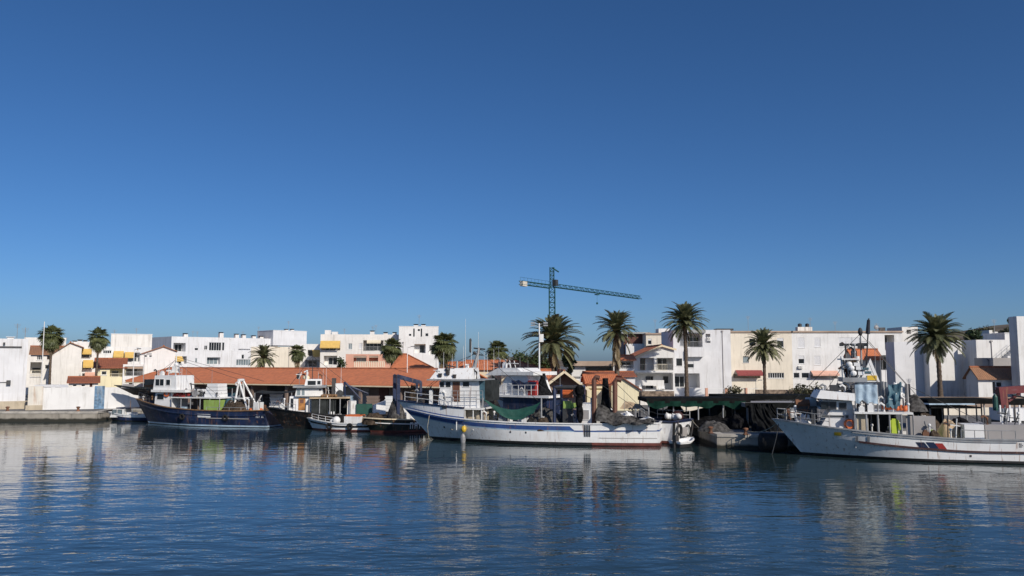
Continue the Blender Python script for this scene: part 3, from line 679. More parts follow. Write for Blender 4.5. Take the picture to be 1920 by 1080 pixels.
# ================================================================== fish market hall with the long red roof
fl = Fac((237, 115.4), (832, 91.9)); W_ = fl.w
ze, zr_ = 3.92, 5.72; P = fl.pt
lj = root('fish_market_hall', P(W_/2, GZ, -4), 'long low fish market hall with terracotta roof and deep shaded porch behind the boats', 'market hall')
uh = fl.hit(318, 690, -6.5)[0]
m = MB(); slope(m, P(0,ze,0), P(W_,ze,0), P(W_,zr_,-6.5), P(uh,zr_,-6.5), .14); slope(m, P(W_,ze,-13), P(0,ze,-13), P(uh,zr_-.002,-6.51), P(W_,zr_-.002,-6.51), .14)
a, b, c = P(0,ze,-13), P(0,ze,0), P(uh,zr_,-6.5); m.add([a, b, c], [(0,1,2)]); m.uv[len(m.f)-1] = [(0,0),(13,0),(6.5,8)]
ro = part(lj, 'roof', m, 'tile_red'); ridge_tiles(ro, P(uh,zr_,-6.5), P(W_,zr_,-6.5)); ridge_tiles(ro, P(0,ze,0), P(uh,zr_,-6.5))
for k in range(3): ridge_tiles(ro, P(W_*(.3+.22*k), ze+.02, -.02), P(W_*(.3+.22*k)+.05, zr_, -6.48)) if False else None
m = MB(); fl.box(m, -.05, W_, ze - .30, ze - .141, -.15, .06); part(lj, 'gutter', m, 'trim_cream')
ops = []
us = [(2.0, 3.6, 'brown_door'), (8, 10, 'brown_door'), (14.5, 17, 'dark'), (20, 21.6, 'brown_door'), (24, 27.5, 'dark'), (30.5, 32, 'brown_door'), (36.0, 40.5, 'shutter_grey'), (42, 43.4, 'brown_door')]
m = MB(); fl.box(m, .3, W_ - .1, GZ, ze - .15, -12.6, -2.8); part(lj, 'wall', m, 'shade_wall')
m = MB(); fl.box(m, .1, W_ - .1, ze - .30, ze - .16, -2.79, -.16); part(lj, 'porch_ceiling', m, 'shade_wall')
for a, b, mt in us:
    if b < W_:
        m = MB(); fl.box(m, a, b, GZ, GZ + 2.3, -2.8, -2.74)
        for k in range(7): fl.box(m, a + .05, b - .05, GZ + .1 + k*.31, GZ + .36 + k*.31, -2.74, -2.71)
        part(lj, 'door', m, 'dark_interior' if mt == 'dark' else mt)  # dark entries are panels coloured as the unlit inside of doorways
n = 9
for k in range(n + 1):
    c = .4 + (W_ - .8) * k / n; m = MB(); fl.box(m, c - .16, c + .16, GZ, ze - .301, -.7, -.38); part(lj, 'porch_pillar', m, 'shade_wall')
# houses just behind and beside the hall
hip_house('hip_house', 'house with orange pyramid tiled roof behind the end of the market hall', (738, 118), (808, 118), 9, 690, (752, 762), 664, 'plaster_pale')
r, fa = eave_house('pantile_store', 'store with tiled roof and stubby chimney between the two bushy fan palms', (872, 108), (948, 108), 8, 692, 678, 'trim_cream'); chimney(r, fa, 908, 684, 690, 2, 1.2, 'trim_cream', 'trim_white')
hip_house('pantile_store', 'low store with hipped tile roof in front of the round dark tree', (940, 106.5), (1018, 106.5), 8, 692, (955, 968), 677, 'trim_cream')
eave_house('net_store', 'net store with red roof adjoining the open gabled porch', (955, 96), (1032, 96), 6, 713, 695, 'plaster_pale')
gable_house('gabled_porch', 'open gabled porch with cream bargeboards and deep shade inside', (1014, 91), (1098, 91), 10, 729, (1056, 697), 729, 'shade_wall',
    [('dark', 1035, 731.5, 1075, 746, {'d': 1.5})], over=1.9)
eave_house('net_store', 'net store with red roof and cream wall joined to the yellow gable', (1100, 94), (1160, 94), 6, 718, 705, 'plaster_yellow', [('dark', 1104, 728, 1134, 733, {'d': .3})])
gable_house('yellow_store', 'little yellow gabled store on the quay behind the palm trunk', (1146, 92), (1197, 92), 8, 722, (1167, 709), 729, 'plaster_yellow', tile='tile_dark', verge=None)
eave_house('pantile_store', 'small tiled store roof peeping over the market end beside the derrick', (838, 112), (884, 112), 6, 694, 681, 'plaster_pale', tile='tile_red')
eave_house('tiled_lean_to', 'low tiled lean to roof with white wall in front of the open shed', (1098, 108), (1190, 108), 5, 706, 699, 'plaster_white', tile='tile_dark')
r, fa = building('open_shed', 'flat roofed open shed with tile edge and black interior between the two shaggy date palms', (1072, 124), (1170, 124), 7, 678, 'plaster_white',
    [('dark', 1098, 687, 1150, 698, {'d': 4}), ('dark', 1075, 706, 1092, 712, {'d': .5})], parapet=.1)
m = MB(); u0, u1, z0, z1 = fa.rect(1068, 677, 1152, 686); fa.box(m, u0, u1, z0, z1, .003, .8); part(r, 'fascia', m, 'roof_flat')
# ================================================================== right-hand houses
r, fa = building('brown_penthouse', 'flat with dark brown timber penthouse seen above the red roofs', (1170, 150), (1216, 150), 8, 626, 'brown_door', parapet=.1)
m = MB(); u0, u1, z0, z1 = fa.rect(1160, 623, 1218, 626); fa.box(m, u0, u1, z0, z1, -6, .8); part(r, 'roof_slab', m, 'rail_metal')
m = MB(); u0, u1, z0, z1 = fa.rect(1172, 645, 1206, 668); fa.box(m, u0, u1, GZ, z1, .003, 1.5); part(r, 'wall', m, 'plaster_white')
r, fa = building('cream_block', 'plain cream block with one small window behind the red roofed houses', (1212, 146), (1266, 146), 9, 625, 'plaster_cream', [('win', 1214.5, 635, 1221.5, 646, {'blind': .3})], cornice='roof_flat')
roofbox(r, fa, 1235, 1257, 616, 624, 1, 3, 'plaster_white', 'roof_box')
r, fa = gable_house('balcony_house', 'white house with red roof, cream verge and furnished balcony', (1190, 118), (1264, 118), 13, 671, (1240, 648.5), 655, 'plaster_white',
    [('log', 1200, 668, 1226, 694, {'d': 1.2, 'glass': (.1, .45, .85), 'fr': 'trim_brown'}), ('log', 1231, 668, 1262, 694, {'d': 2.2, 'glass': (.2, .8, .85), 'rail': 'rail_metal'}), ('log', 1192, 701, 1262, 731, {'d': 1.8, 'glass': None})], tile='tile_red')
railing(r, fa, fa.hit(1199, 690)[0], fa.hit(1250, 690)[0], fa.hit(1225, 695)[1], .95, .35, 'rail_cream', .2)
m = MB(); u0, u1, z0, z1 = fa.rect(1190, 695, 1262, 698.5); fa.box(m, u0, u1, z0, z1, .003, .6); part(r, 'balcony_slab', m, 'plaster_white')
for x0, y0, x1, y1, mt in ((1214.5, 706, 1223, 729, 'frame_dark'), (1223.5, 706, 1228.5, 729, 'glass_dark'), (1247.5, 706, 1257, 719, 'glass_dark')):
    m = MB(); u0, u1, z0, z1 = fa.rect(x0, y0, x1, y1); fa.box(m, u0, u1, z0, z1, -1.75, -1.69); part(r, 'door' if y1 > 720 else 'window', m, mt)
m = MB(); u0, u1, z0, z1 = fa.rect(1192, 713, 1246, 718.5); fa.box(m, u0, u1, z0 - .35, z1, -.6, -.4); part(r, 'parapet', m, 'plaster_white')
for x in (1201, 1236, 1243, 1206):
    c = MB(); u, z = fa.hit(x, 729); fa.box(c, u - .22, u + .22, z, z + .08, .1, .5); fa.box(c, u - .22, u + .22, z + .08, z + .5, .08, .12); fa.box(c, u - .2, u - .16, z - .4, z, .12, .16); fa.box(c, u + .16, u + .2, z - .4, z, .12, .16)
    part(r, 'porch_chair', c, 'trim_white' if x != 1206 else 'frame_dark')
m = MB(); u0, u1, z0, z1 = fa.rect(1190, 733, 1262, 745); fa.box(m, u0, u1, GZ, z1, .5, .8); part(r, 'terrace_wall', m, 'stone_wall')
r, fa = eave_house('side_house', 'narrow house with shaded balcony tucked behind the tall shaggy date palm', (1160, 116), (1190, 116), 5, 675, 668, 'plaster_white', [('log', 1163, 677, 1188, 691, {'d': 1.2, 'glass': (.1, .9, .9), 'rail': 'frame_white'})])
r, fa = building('corner_flats', 'three storey white corner flats with loggias and tall blank side wall', (1263, 126), (1371, 126), 10, 618.5, 'plaster_cool',
    [('log', 1275, 626, 1317, 651, {'d': 2.2, 'glass': (.45, .98, .8), 'rail': 'rail_metal'}), ('win', 1268, 672, 1279, 686, {'mull': 0, 'fr': 'frame_dark'}), ('win', 1288, 671, 1301, 690, {'blind': .6}),
     ('log', 1265, 700, 1312, 727, {'d': 2.2, 'glass': (.1, .5, .8)}), ('dark', 1323, 626, 1332, 643, {'d': .7})])
balcony(r, fa, 1288, 652, 1318, 669, .9, 'plaster_cool'); acunit(r, fa, 1325, 632, 1331, 639); acunit(r, fa, 1309, 656, 1319, 664)
m = MB(); u0, u1, z0, z1 = fa.rect(1294, 618, 1322, 624); fa.box(m, u0, u1, z0, z1, .003, .5); part(r, 'canopy', m, 'rail_metal')
m = MB(); u0, u1, z0, z1 = fa.rect(1350, 615, 1382, 618.5); fa.box(m, u0, u1, z0, z1, -4, -2); part(r, 'solar_panel', m, 'metal_dark')
r, fa = building('cream_row', 'cream row of flats with maroon awning over the ground floor', (1371, 134), (1486, 134), 11, 621, 'plaster_cream',
    [('win', 1405, 635, 1416, 647, {'fr': 'frame_dark'}), ('win', 1457, 634, 1469, 651, {'blind': .3}), ('win', 1393, 668, 1404, 680, {'fr': 'frame_dark', 'pane': 'glass_pale'}), ('win', 1440, 699, 1470, 709, {'mull': 6}), ('dark', 1375, 701, 1426, 709, {'d': 1.2})], cornice='roof_flat')
awning(r, fa, 1379, 694, 1428, 702, 'awning_maroon', 1.3)
for x0, x1 in ((1372, 1372.8), (1372, 1372.8)): pass
r, fa = building('white_row', 'white row of flats with roller shutters and salmon awning behind the moored trawler', (1486, 134), (1694, 134), 11, 621, 'plaster_white',
    [('blind', 1496, 633, 1508, 652), ('blind', 1527, 633, 1538, 650), ('win', 1497, 667, 1508, 682, {'blind': .4, 'mull': 0}), ('blind', 1527, 667, 1538, 684), ('win', 1573, 633, 1612, 650, {'blind': .65}),
     ('win', 1616, 640, 1628, 650, {'blind': .3}), ('win', 1473, 699, 1486, 709), ('win', 1487, 699, 1499, 709), ('win', 1503, 699, 1517, 709), ('dark', 1520, 702, 1571, 710, {'d': 1.2}), ('log', 1659, 628, 1677, 657, {'d': 2, 'rail': 'rail_metal'}), ('log', 1651, 666, 1677, 694, {'d': 2})][0:6] +
    [('win', 1488, 699, 1499, 709), ('win', 1503, 699, 1517, 709), ('dark', 1520, 702, 1571, 710, {'d': 1.2}), ('log', 1659, 628, 1677, 657, {'d': 2, 'rail': 'rail_metal'}), ('log', 1651, 666, 1677, 694, {'d': 2})], cornice='roof_flat')
awning(r, fa, 1520, 695, 1570, 702, 'awning_salmon', 1.0)
for x in (1502, 1516):
    p_ = roofbox(r, fa, x - 6, x + 7, 613, 622, 2.5, 1.2, 'plaster_pale', 'chimney'); m = MB(); u, z = fa.hit(x, 613, -2.5); q = fa.pt(u, z, -3.1); m.lathe([(.28, 0), (.34, .1), (.34, .5), (.12, .62)], q, 10); part(p_, 'cowl', m, 'metal_dark')
acunit(r, fa, 1496, 686, 1505, 691); antenna(r, fa, 1650, 613, 621, 2); antenna(r, fa, 1643, 606, 620, 4, True); roofbox(r, fa, 1652, 1660, 614, 620, 2, 1, 'metal_dark', 'roof_box')
r, fa = eave_house('ochre_house', 'ochre house with red roof glimpsed behind the trawler mast', (1600, 117), (1652, 117), 3, 671, 656.5, 'plaster_cream', [('dark', 1590, 676, 1612, 690, {'d': 1.5})])
# garden walls and gate pillars on the promenade
m = MB(); fx = Fac((1418, 116), (1534, 116)); u0, u1, z0, z1 = fx.rect(1418, 731, 1534, 744); fx.box(m, u0, u1, GZ, z1, -.5, 0); gw = single('garden_wall', m, 'stone_wall', 'long rough brown stone garden wall below the cream flats', 'wall')
ff = Fac((1322, 117), (1420, 117)); r = root('garden_fence', ff.pt(ff.w/2, GZ), 'white garden fence with brick red pillars before the cream flats', 'fence')
m = MB(); ff.box(m, 0, ff.w, GZ, ff.hit(1350, 738)[1], -.2, 0); part(r, 'low_wall', m, 'plaster_white')
for x in (1325, 1362, 1399):
    m = MB(); u = ff.hit(x, 735)[0]; ff.box(m, u - .18, u + .18, GZ, ff.hit(x, 727.5)[1], -.28, .06); part(r, 'pillar', m, 'plaster_pink')
railing(r, ff, .3, ff.w, ff.hit(1350, 738)[1], .75, -.08, 'frame_white', .3)
# ---- white cubes on the right
r, fa = building('white_cube_house', 'blank white cube house with small ground floor window beside the date palm', (1678, 112), (1734, 112), 2.6, 641, 'plaster_cool', [('win', 1696, 720, 1707, 745, {'mull': 0, 'fr': 'frame_dark', 'd': .3}), ('log', 1669, 718, 1692, 746, {'d': .8, 'glass': None})][:1])
building('white_cube_house', 'creamy white cube house directly behind the date palm trunk', (1742, 110.4), (1797, 110.4), 2.4, 643, 'plaster_white')
r, fa = building('white_cube_house', 'recessed white house with shuttered window and tall doorway in shade', (1797, 114), (1834, 114), 4, 638, 'plaster_white', [('win', 1809.5, 668, 1825, 681, {'pane': 'glass_pale', 'blind': .7, 'mull': 0}), ('dark', 1810, 706, 1820, 730, {'d': .5, 'door': 'shutter_grey'})])
r, fa = building('white_cube_house', 'big white house with outside stair rail above the small tiled house', (1832, 108), (1916, 108), 3.5, 637, 'plaster_white', [], parapet=.3)
roofbox(r, fa, 1884, 1912, 625, 638, 1.0, 5, 'plaster_white', 'stair_tower', 'trim_white')
m = MB()
for k in range(9): u0, u1, z0, z1 = fa.rect(1866 + k*4.6, 679 - k*4.2, 1871 + k*4.6, 683 - k*4.2); fa.box(m, u0, u1 + .02, z0 - .2, z1 - .02*k, .004, 1.1 + .0*k)
part(r, 'stair', m, 'plaster_white')
m = MB(); u0, z0 = fa.hit(1858, 684, 1.1); u1, z1 = fa.hit(1908, 642, 1.1)
for dz in (0, .45): m.tube([fa.pt(u0, z0 + dz, 1.05), fa.pt(u1, z1 + dz, 1.05)], .025, 5)
for k in range(6): c = u0 + (u1-u0)*k/5; zz = z0 + (z1-z0)*k/5; m.tube([fa.pt(c, zz - .6, 1.05), fa.pt(c, zz + .45, 1.05)], .02, 5)
part(r, 'handrail', m, 'rail_metal')
r, fa = building('dark_terrace_house', 'low house with dark slate terrace roof under the outside stair', (1842, 104.5), (1912, 104.5), 1.8, 671, 'shutter_grey', parapet=.2)
r, fa = eave_house('small_tiled_house', 'small house with patched orange tile roof below the white stair house', (1832, 99), (1914, 99), 2.6, 707, 690, 'plaster_white', [('dark', 1861, 716, 1867, 738, {'d': .3, 'door': 'frame_dark'}), ('win', 1868, 716, 1879, 726), ('win', 1901, 718, 1907, 724, {'mull': 0})], 'tile_brown')
building('tall_white_house', 'tall white house front taller than its neighbours, with plain blank wall', (1911, 96.5), (2010, 96.5), 1.6, 593, 'plaster_white')
# ---- hillside far behind
def hill(name, px0, px1, Y, prof, dep):
    m = MB(); n = 60
    def fn(u, v):
        px = px0 + (px1 - px0) * u; k = u * (len(prof) - 1); i = min(int(k), len(prof) - 2); py = prof[i] + (prof[i+1] - prof[i]) * (k - i)
        top = at(px, py, Y); x = top.x; h = top.z - GZ; vv = math.sin(v * math.pi / 2) if v < 1 else 1
        return Vector((x, Y - dep * (1 - v), GZ - .3 + h * vv * (1 + .06 * noise.noise(Vector((x * .03, v * 5, 3))))))
    m.grid(fn, n, 14); return struct(name, m, 'hill_far', True)
hill('hill', 1640, 2300, 620, [660, 632, 626, 621, 610, 603, 598, 592, 586, 582, 578, 574, 570], 260)
hill('hill', 860, 1110, 1500, [680, 678, 672, 668, 669, 672, 676, 680], 300)
for i, (x0, y0, x1, y1, nm) in enumerate(((1851, 624, 1868, 637, 'pale hillside house with flat roof by the green hedge'), (1840, 628, 1850, 640, 'little white hillside house beside the palm fronds'), (1868, 622, 1874, 628, 'tiny white hut on the hill above the hedge'), (1858, 619, 1864, 625, 'tiny cream hut on the hill among scrub'))):
    building('hillside_house', nm, (x0, 330 - i*3), (x1, 330 - i*3), 6, y0, 'plaster_pale', parapet=.2)
building('hillside_flats', 'far pale flats with parapet seen over the white row of flats', (1694, 200), (1724, 200), 8, 613, 'plaster_pale', [('log', 1700, 618, 1708, 626)])

# ================================================================== palms and trees
def frond_date(phi0, droop, L, seed):
    rnd = random.Random(seed); m = MB(); n = 14; pts = []; p = Vector((0,0,0)); tx = rnd.uniform(-.25, .25)
    for i in range(n + 1):
        t = i / n; a = phi0 - droop * t ** 1.4; pts.append(p.copy()); p = p + Vector((math.cos(a), tx * t * .5, math.sin(a))) * (L / n)
    m.tube(pts, .011, 4, 0, .004); k = 38
    for i in range(2, k):
        t = i / k; f = t * n; j = min(int(f), n - 1); q = pts[j].lerp(pts[j+1], f - j); d = (pts[j+1] - pts[j]).normalized()
        side = d.cross(Vector((0,0,1))); side = side.normalized() if side.length > .01 else Vector((0,1,0)); upv = side.cross(d).normalized()
        ll = L * .21 * (math.sin(math.pi * min(1, t * .9 + .12)) ** .6) * rnd.uniform(.8, 1.1)
        for sgn in (-1, 1):
            dr = (d * .72 + side * sgn * .62 + upv * .28 + Vector((0,0,-.18))).normalized(); e = q + dr * ll; wv = d * .0135
            m.add([q - wv, q + wv, q + dr * ll * .55 + wv * .9 , e, q + dr * ll * .55 - wv * .9], [(0,1,2,3,4)])
    return m
def frond_fan(phi0, droop, L, seed):
    rnd = random.Random(seed); m = MB(); pl = L * .52; n = 5; pts = []; p = Vector((0,0,0))
    for i in range(n + 1):
        a = phi0 - droop * .6 * (i / n) ** 1.5; pts.append(p.copy()); p = p + Vector((math.cos(a), 0, math.sin(a))) * (pl / n)
    m.tube(pts, .014, 4, 0, .008); c = pts[-1]; a = phi0 - droop * .75; d = Vector((math.cos(a), 0, math.sin(a))); s = Vector((0,1,0)); up = s.cross(d) * -1; K = 17; fr = L * .5
    for i in range(K):
        b = R(-118 + 236 * i / (K - 1)); e = (d * math.cos(b) + s * math.sin(b)).normalized(); ln = fr * (1 - .18 * abs(b) / 2) * rnd.uniform(.88, 1.06)
        w = e.cross(up).normalized() * (fr * .075); mid = c + e * ln * .62; tip = c + e * ln + Vector((0,0,-.22 * ln)) + up * rnd.uniform(-.04, .04)
        m.add([c, mid - w, tip, mid + w], [(0,1,2,3)])
    return m
DATE = [[frond_date(R(p), R(d), 1.0, 100 + i * 7 + j).mesh('frond', 'leaf_date') for j in range(2)] for i, (p, d) in enumerate(((84, 40), (66, 62), (48, 72), (28, 72), (8, 62), (-14, 50), (-34, 34)))]
FAN = [[frond_fan(R(p), R(d), 1.0, 300 + i * 7 + j).mesh('frond', 'leaf_fan') for j in range(2)] for i, (p, d) in enumerate(((80, 25), (58, 40), (34, 55), (10, 60), (-18, 55), (-48, 35)))]
DEAD = [frond_fan(R(-68 - 6 * j), R(14), 1.0, 500 + j).mesh('dead_frond', 'leaf_dead') for j in range(3)]
DEADD = [frond_date(R(-62 - 8 * j), R(20), 1.0, 520 + j).mesh('dead_frond', 'leaf_dead') for j in range(3)]
def palm(kind, label, px, Y, cy, rad, n, tr=.22, skirt=0, lean=0, sk_len=1.0, weights=None, seed=0, group=None):
    rnd = random.Random(1000 + int(px) + seed); c = at(px, cy, Y); b = Vector((c.x + lean, c.y, GZ)); h = c.z - GZ
    r = root('date_palm' if kind == 'date' else 'fan_palm', b, label, 'palm tree', group)
    m = MB(); N = max(8, int(h / .28)); pts = []; rr = []
    prof = []
    for i in range(N + 1):
        t = i / N; q = b.lerp(c, t); bend = math.sin(t * math.pi) * .12 * lean
        rad_t = tr * (1.25 - .35 * min(1, t * 3) if t < .33 else .9 + (.45 * max(0, (t - .85) / .15) if kind == 'date' else 0)) * (1 + .07 * ((i % 2) * 2 - 1))
        prof.append((Vector((q.x + bend, q.y, q.z)), rad_t))
    vs = []; fs = []; k = 9
    for q, a in prof: vs += [q + Vector((math.cos(6.2832*j/k) * a, math.sin(6.2832*j/k) * a, 0)) for j in range(k)]
    for i in range(N):
        for j in range(k): fs.append((i*k+j, i*k+(j+1)%k, (i+1)*k+(j+1)%k, (i+1)*k+j))
    m.add(vs, fs); part(r, 'trunk', m, 'trunk', True)
    m = MB(); m.ball(c + Vector((0,0,.05)), tr * 1.5, tr * 1.5, .45 if kind == 'date' else .35, 10, 7)
    for i in range(40):       # cut leaf bases
        a = rnd.uniform(0, 6.28); z = rnd.uniform(-.7, .2); d = Vector((math.cos(a), math.sin(a), .9)).normalized(); q = c + Vector((math.cos(a), math.sin(a), 0)) * tr * 1.1 + Vector((0,0,z)); m.bar(q, q + d * .35, .09, .05)
    cr = part(r, 'crown', m, 'crown_base')
    ms = DATE if kind == 'date' else FAN; W8 = weights or ([1, 1.2, 1.3, 1.3, 1.2, .9, .5] if kind == 'date' else [.8, 1.0, 1.3, 1.5, 1.6, 1.5])
    n = int(n * 1.9); tot = sum(W8[:len(ms)]); ph = rnd.uniform(0, 6.28); i = 0
    for t, tier in enumerate(ms):
        for q in range(int(round(n * W8[t] / tot))):
            o = bpy.data.objects.new('frond', rnd.choice(tier)); COL.objects.link(o); o.parent = cr; i += 1
            o.location = (c - b) + Vector((0, 0, .25 - .07 * t)); s = rad * rnd.uniform(.8, 1.14) * (.82 if t == 0 else 1)
            o.scale = (s, s, s); o.rotation_euler = (rnd.uniform(-.16, .16), rnd.uniform(-.22, .22), ph + i * 2.39996 + rnd.uniform(-.2, .2))
    for q in range(skirt):
        o = bpy.data.objects.new('dead_frond', rnd.choice(DEADD if kind == 'date' else DEAD)); COL.objects.link(o); o.parent = cr
        o.location = (c - b) + Vector((0, 0, -.1 - sk_len * rnd.random() ** 1.2)); s = rad * rnd.uniform(.55, .8); o.scale = (s, s, s); o.rotation_euler = (0, rnd.uniform(-.1, .2), rnd.uniform(0, 6.28))
    return r
palm('fan', 'tall slim fan palm rising behind the quay boundary wall next to a white pole', 96, 108, 632, 1.9, 46, .17, 12, .15, .9)
palm('fan', 'slim fan palm with brownish crown in front of the flats with yellow awnings', 185, 112, 634, 1.75, 40, .15, 14, -.1, .9)
palm('date', 'young date palm with arching fronds showing above the market roof', 494, 128, 671, 2.5, 44, .28, 0)
palm('fan', 'stocky shaggy fan palm with thick skirt of old leaves by the cream wall', 558, 126, 662, 1.5, 44, .3, 34, 0, 1.9)
palm('fan', 'dense fan palm growing in front of the brick red terrace', 735, 122, 655, 2.0, 52, .2, 10, 0, .8)
palm('fan', 'biggest of the fan palms, bushy, beside the white roof tower', 833, 112, 648, 2.2, 60, .28, 30, .2, 2.2)
palm('fan', 'round fan palm standing alone above the tiled store roofs', 933, 116, 660, 2.0, 52, .25, 22, 0, 1.6)
palm('date', 'huge spreading date palm in front of the tower crane mast', 1037, 102, 643, 4.1, 74, .42, 14, 0, 1.6, [1.6, 1.5, 1.2, 1.0, 1.0, .9, .3])
palm('date', 'tall shaggy date palm with brown dead skirt beside the red roofed houses', 1156, 104, 622, 3.1, 62, .34, 40, 0, 3.2, [1.7, 1.7, 1.3, 1.0, .7, .4, .2])
palm('date', 'tall clean trunked date palm before the white corner flats', 1284, 110, 607, 3.3, 66, .28, 4, .1, .5, [1.3, 1.3, 1.4, 1.4, 1.3, .5, .1])
palm('date', 'short date palm with drooping fronds before the cream row of flats', 1432, 114, 650, 3.0, 60, .24, 6, 0, .5, [1.0, 1.0, 1.2, 1.4, 1.5, 1.2, .6])
palm('date', 'date palm with wide full crown before the white cube houses', 1757, 98, 634, 3.5, 78, .30, 8, .1, .6, [1.2, 1.3, 1.4, 1.4, 1.3, .9, .3])

def leafy(name, label, px, Y, ytop, ybase, wid, mat='leaf_tree', n=1500, cone=False, ls=.22, cat='tree'):
    rnd = random.Random(int(px) * 3 + int(ytop)); zt = Z_(ytop, Y); zb = Z_(ybase, Y); c = at(px, ytop, Y); r = root(name, (c.x, Y, GZ), label, cat)
    m = MB(); m.tube([(c.x, Y, GZ), (c.x + .05, Y, (zb + zt)/2), (c.x, Y, zt - .3)], .16, 7, 0, .04); H = zt - zb
    for k in range(7):
        a = k * 2.4; z = zb + H * (.1 + .1 * k); m.tube([(c.x, Y, z), (c.x + math.cos(a)*wid*.3, Y + math.sin(a)*wid*.3, z + H*.15)], .06, 5, 0, .02)
    part(r, 'trunk', m, 'trunk'); m = MB(); cl = []
    for k in range(26):
        t = rnd.random(); w = wid / 2 * ((1 - t) ** .8 if cone else math.sqrt(max(.05, 1 - (2*t - 1) ** 2))); a = rnd.uniform(0, 6.28); q = w * math.sqrt(rnd.random()) ; cl.append((Vector((c.x + math.cos(a)*q, Y + math.sin(a)*q, zb + H*t)), rnd.uniform(.16, .3) * (wid if not cone else wid * .6)))
    for k in range(n):
        p, s = rnd.choice(cl); d = Vector((rnd.gauss(0,1), rnd.gauss(0,1), rnd.gauss(0,.8))).normalized(); q = p + d * s * rnd.uniform(.5, 1); e = Vector((rnd.gauss(0,1), rnd.gauss(0,1), rnd.gauss(0,.6))).normalized() * ls; f = e.cross(d).normalized() * ls * .5
        m.add([q - e, q + f, q + e, q - f], [(0,1,2,3)])
    part(r, 'crown', m, mat); return r
leafy('round_tree', 'dark round evergreen tree behind the tiled store roofs', 988, 128, 667, 690, 5.5)
leafy('round_tree', 'dark evergreen bush at the foot of the huge date palm', 1010, 112, 668, 694, 3.2)
leafy('conifer', 'slim dark conifer with pointed top beside the huge date palm', 1066, 112, 652, 704, 2.8, cone=True)
leafy('garden_bush', 'small spiky garden bush behind the white fence', 1376, 115, 728, 742, 2.6, 'leaf_scrub', 260, cat='bush')
leafy('garden_bush', 'low garden bush growing over the end of the stone wall', 1512, 114.5, 726, 740, 4, 'leaf_scrub', 500, cat='bush')
leafy('garden_bush', 'clipped bush on the cream terrace corner beside the balustrade', 638, 148, 672, 690, 2.2, n=400, cat='bush')
leafy('hedge_tree', 'dark green bushy tree beside the wide date palm crown', 1824, 300, 622, 640, 6, 'leaf_tree', 900, ls=.5)
leafy('hedge_tree', 'green hedge like tree by the pale hillside house', 1878, 305, 630, 641, 6, 'leaf_tree', 900, ls=.5)
leafy('hill_tree', 'lone round tree on the crest of the hill', 1897, 560, 597, 606, 6, 'leaf_tree', 500, ls=.6)
leafy('hill_tree', 'scrubby tree on the hillside behind the date palm fronds', 1845, 420, 617, 632, 10, 'leaf_scrub', 500, ls=.7)
leafy('hill_tree', 'wide scrubby tree on the slope above the hillside houses', 1889, 430, 616, 628, 7, 'leaf_scrub', 500, ls=.7)

# ================================================================== tower crane
cx, cyy = at(1035, 535, 243).x, 243; cz = Z_(538, 243)
r = root('tower_crane', (cx, cyy, GZ), 'green lattice tower crane with long jib standing behind the town', 'crane')
def lattice(m, p, q, w, n, r_=.09, tri=False):
    p = Vector(p); q = Vector(q); d = (q - p); u = d.normalized(); s = u.cross(Vector((0,0,1))); s = s.normalized() if s.length > .1 else Vector((1,0,0)); t = u.cross(s).normalized()
    cs = [s*-w/2 + t*-w/2, s*w/2 + t*-w/2, s*w/2 + t*w/2, s*-w/2 + t*w/2] if not tri else [s*-w/2, s*w/2, Vector((0,0,w*1.0))]
    for c in cs: m.tube([p + c, q + c], r_, 4)
    k = len(cs)
    for i in range(n):
        a = p + d * i / n; b = p + d * (i + 1) / n
        for j in range(k):
            c1, c2 = cs[j], cs[(j+1) % k]
            if i % 2: c1, c2 = c2, c1
            m.tube([a + c1, b + c2], r_ * .6, 3); m.tube([a + cs[j], a + cs[(j+1) % k]], r_ * .6, 3)
m = MB(); lattice(m, (cx, cyy, GZ), (cx, cyy, cz), 1.7, 18, .14); part(r, 'mast', m, 'crane_green')
m = MB(); lattice(m, (cx, cyy, cz), (cx, cyy, cz + 6.0), 1.2, 5, .13); m.bar((cx, cyy, cz + 5.9), (cx + 2.2, cyy + 2.8, cz + 4.9), .3); part(r, 'tower_head', m, 'crane_green')
jd = Vector((44, 60, 0)).normalized(); jl = at(1200, 556, 291); e1 = Vector((cx, cyy, cz)) + jd * 58; e0 = Vector((cx, cyy, cz)) - jd * 16.5
m = MB(); lattice(m, Vector((cx, cyy, cz)) + jd * 1.2, e1, 1.1, 34, .1, True); part(r, 'jib', m, 'crane_green')
m = MB(); lattice(m, Vector((cx, cyy, cz)) - jd * 1.0, e0, 1.0, 8, .1)
for k in range(9):
    q = e0.lerp(Vector((cx, cyy, cz)), k / 9); m.tube([q + Vector((0,0,.5)), q + Vector((0,0,1.6))], .04, 3)
m.tube([e0 + Vector((0,0,1.6)), Vector((cx, cyy, cz + 1.6))], .04, 3); part(r, 'counter_jib', m, 'crane_green')
m = MB(); sd = jd.cross(Vector((0,0,1)))
m.obox(e0 + jd * 1.6 + Vector((0,0,-.2)), jd * 1.1, sd * .55, Vector((0,0,.75))); part(r, 'counterweight', m, 'counterweight')
m = MB(); m.obox(Vector((cx, cyy, cz + 1.2)) - sd * -1.2 , jd * .7, sd * .6, Vector((0,0,.9))); part(r, 'cab', m, 'metal_dark')
m = MB(); q = Vector((cx, cyy, cz)) + jd * 27; m.obox(q + Vector((0,0,-.5)), jd * .8, sd * .5, Vector((0,0,.15))); m.tube([q + Vector((0,0,-.5)), q + Vector((0,0,-3.2))], .03, 4); m.obox(q + Vector((0,0,-3.4)), jd*.25, sd*.2, Vector((0,0,.3))); part(r, 'trolley', m, 'crane_green')

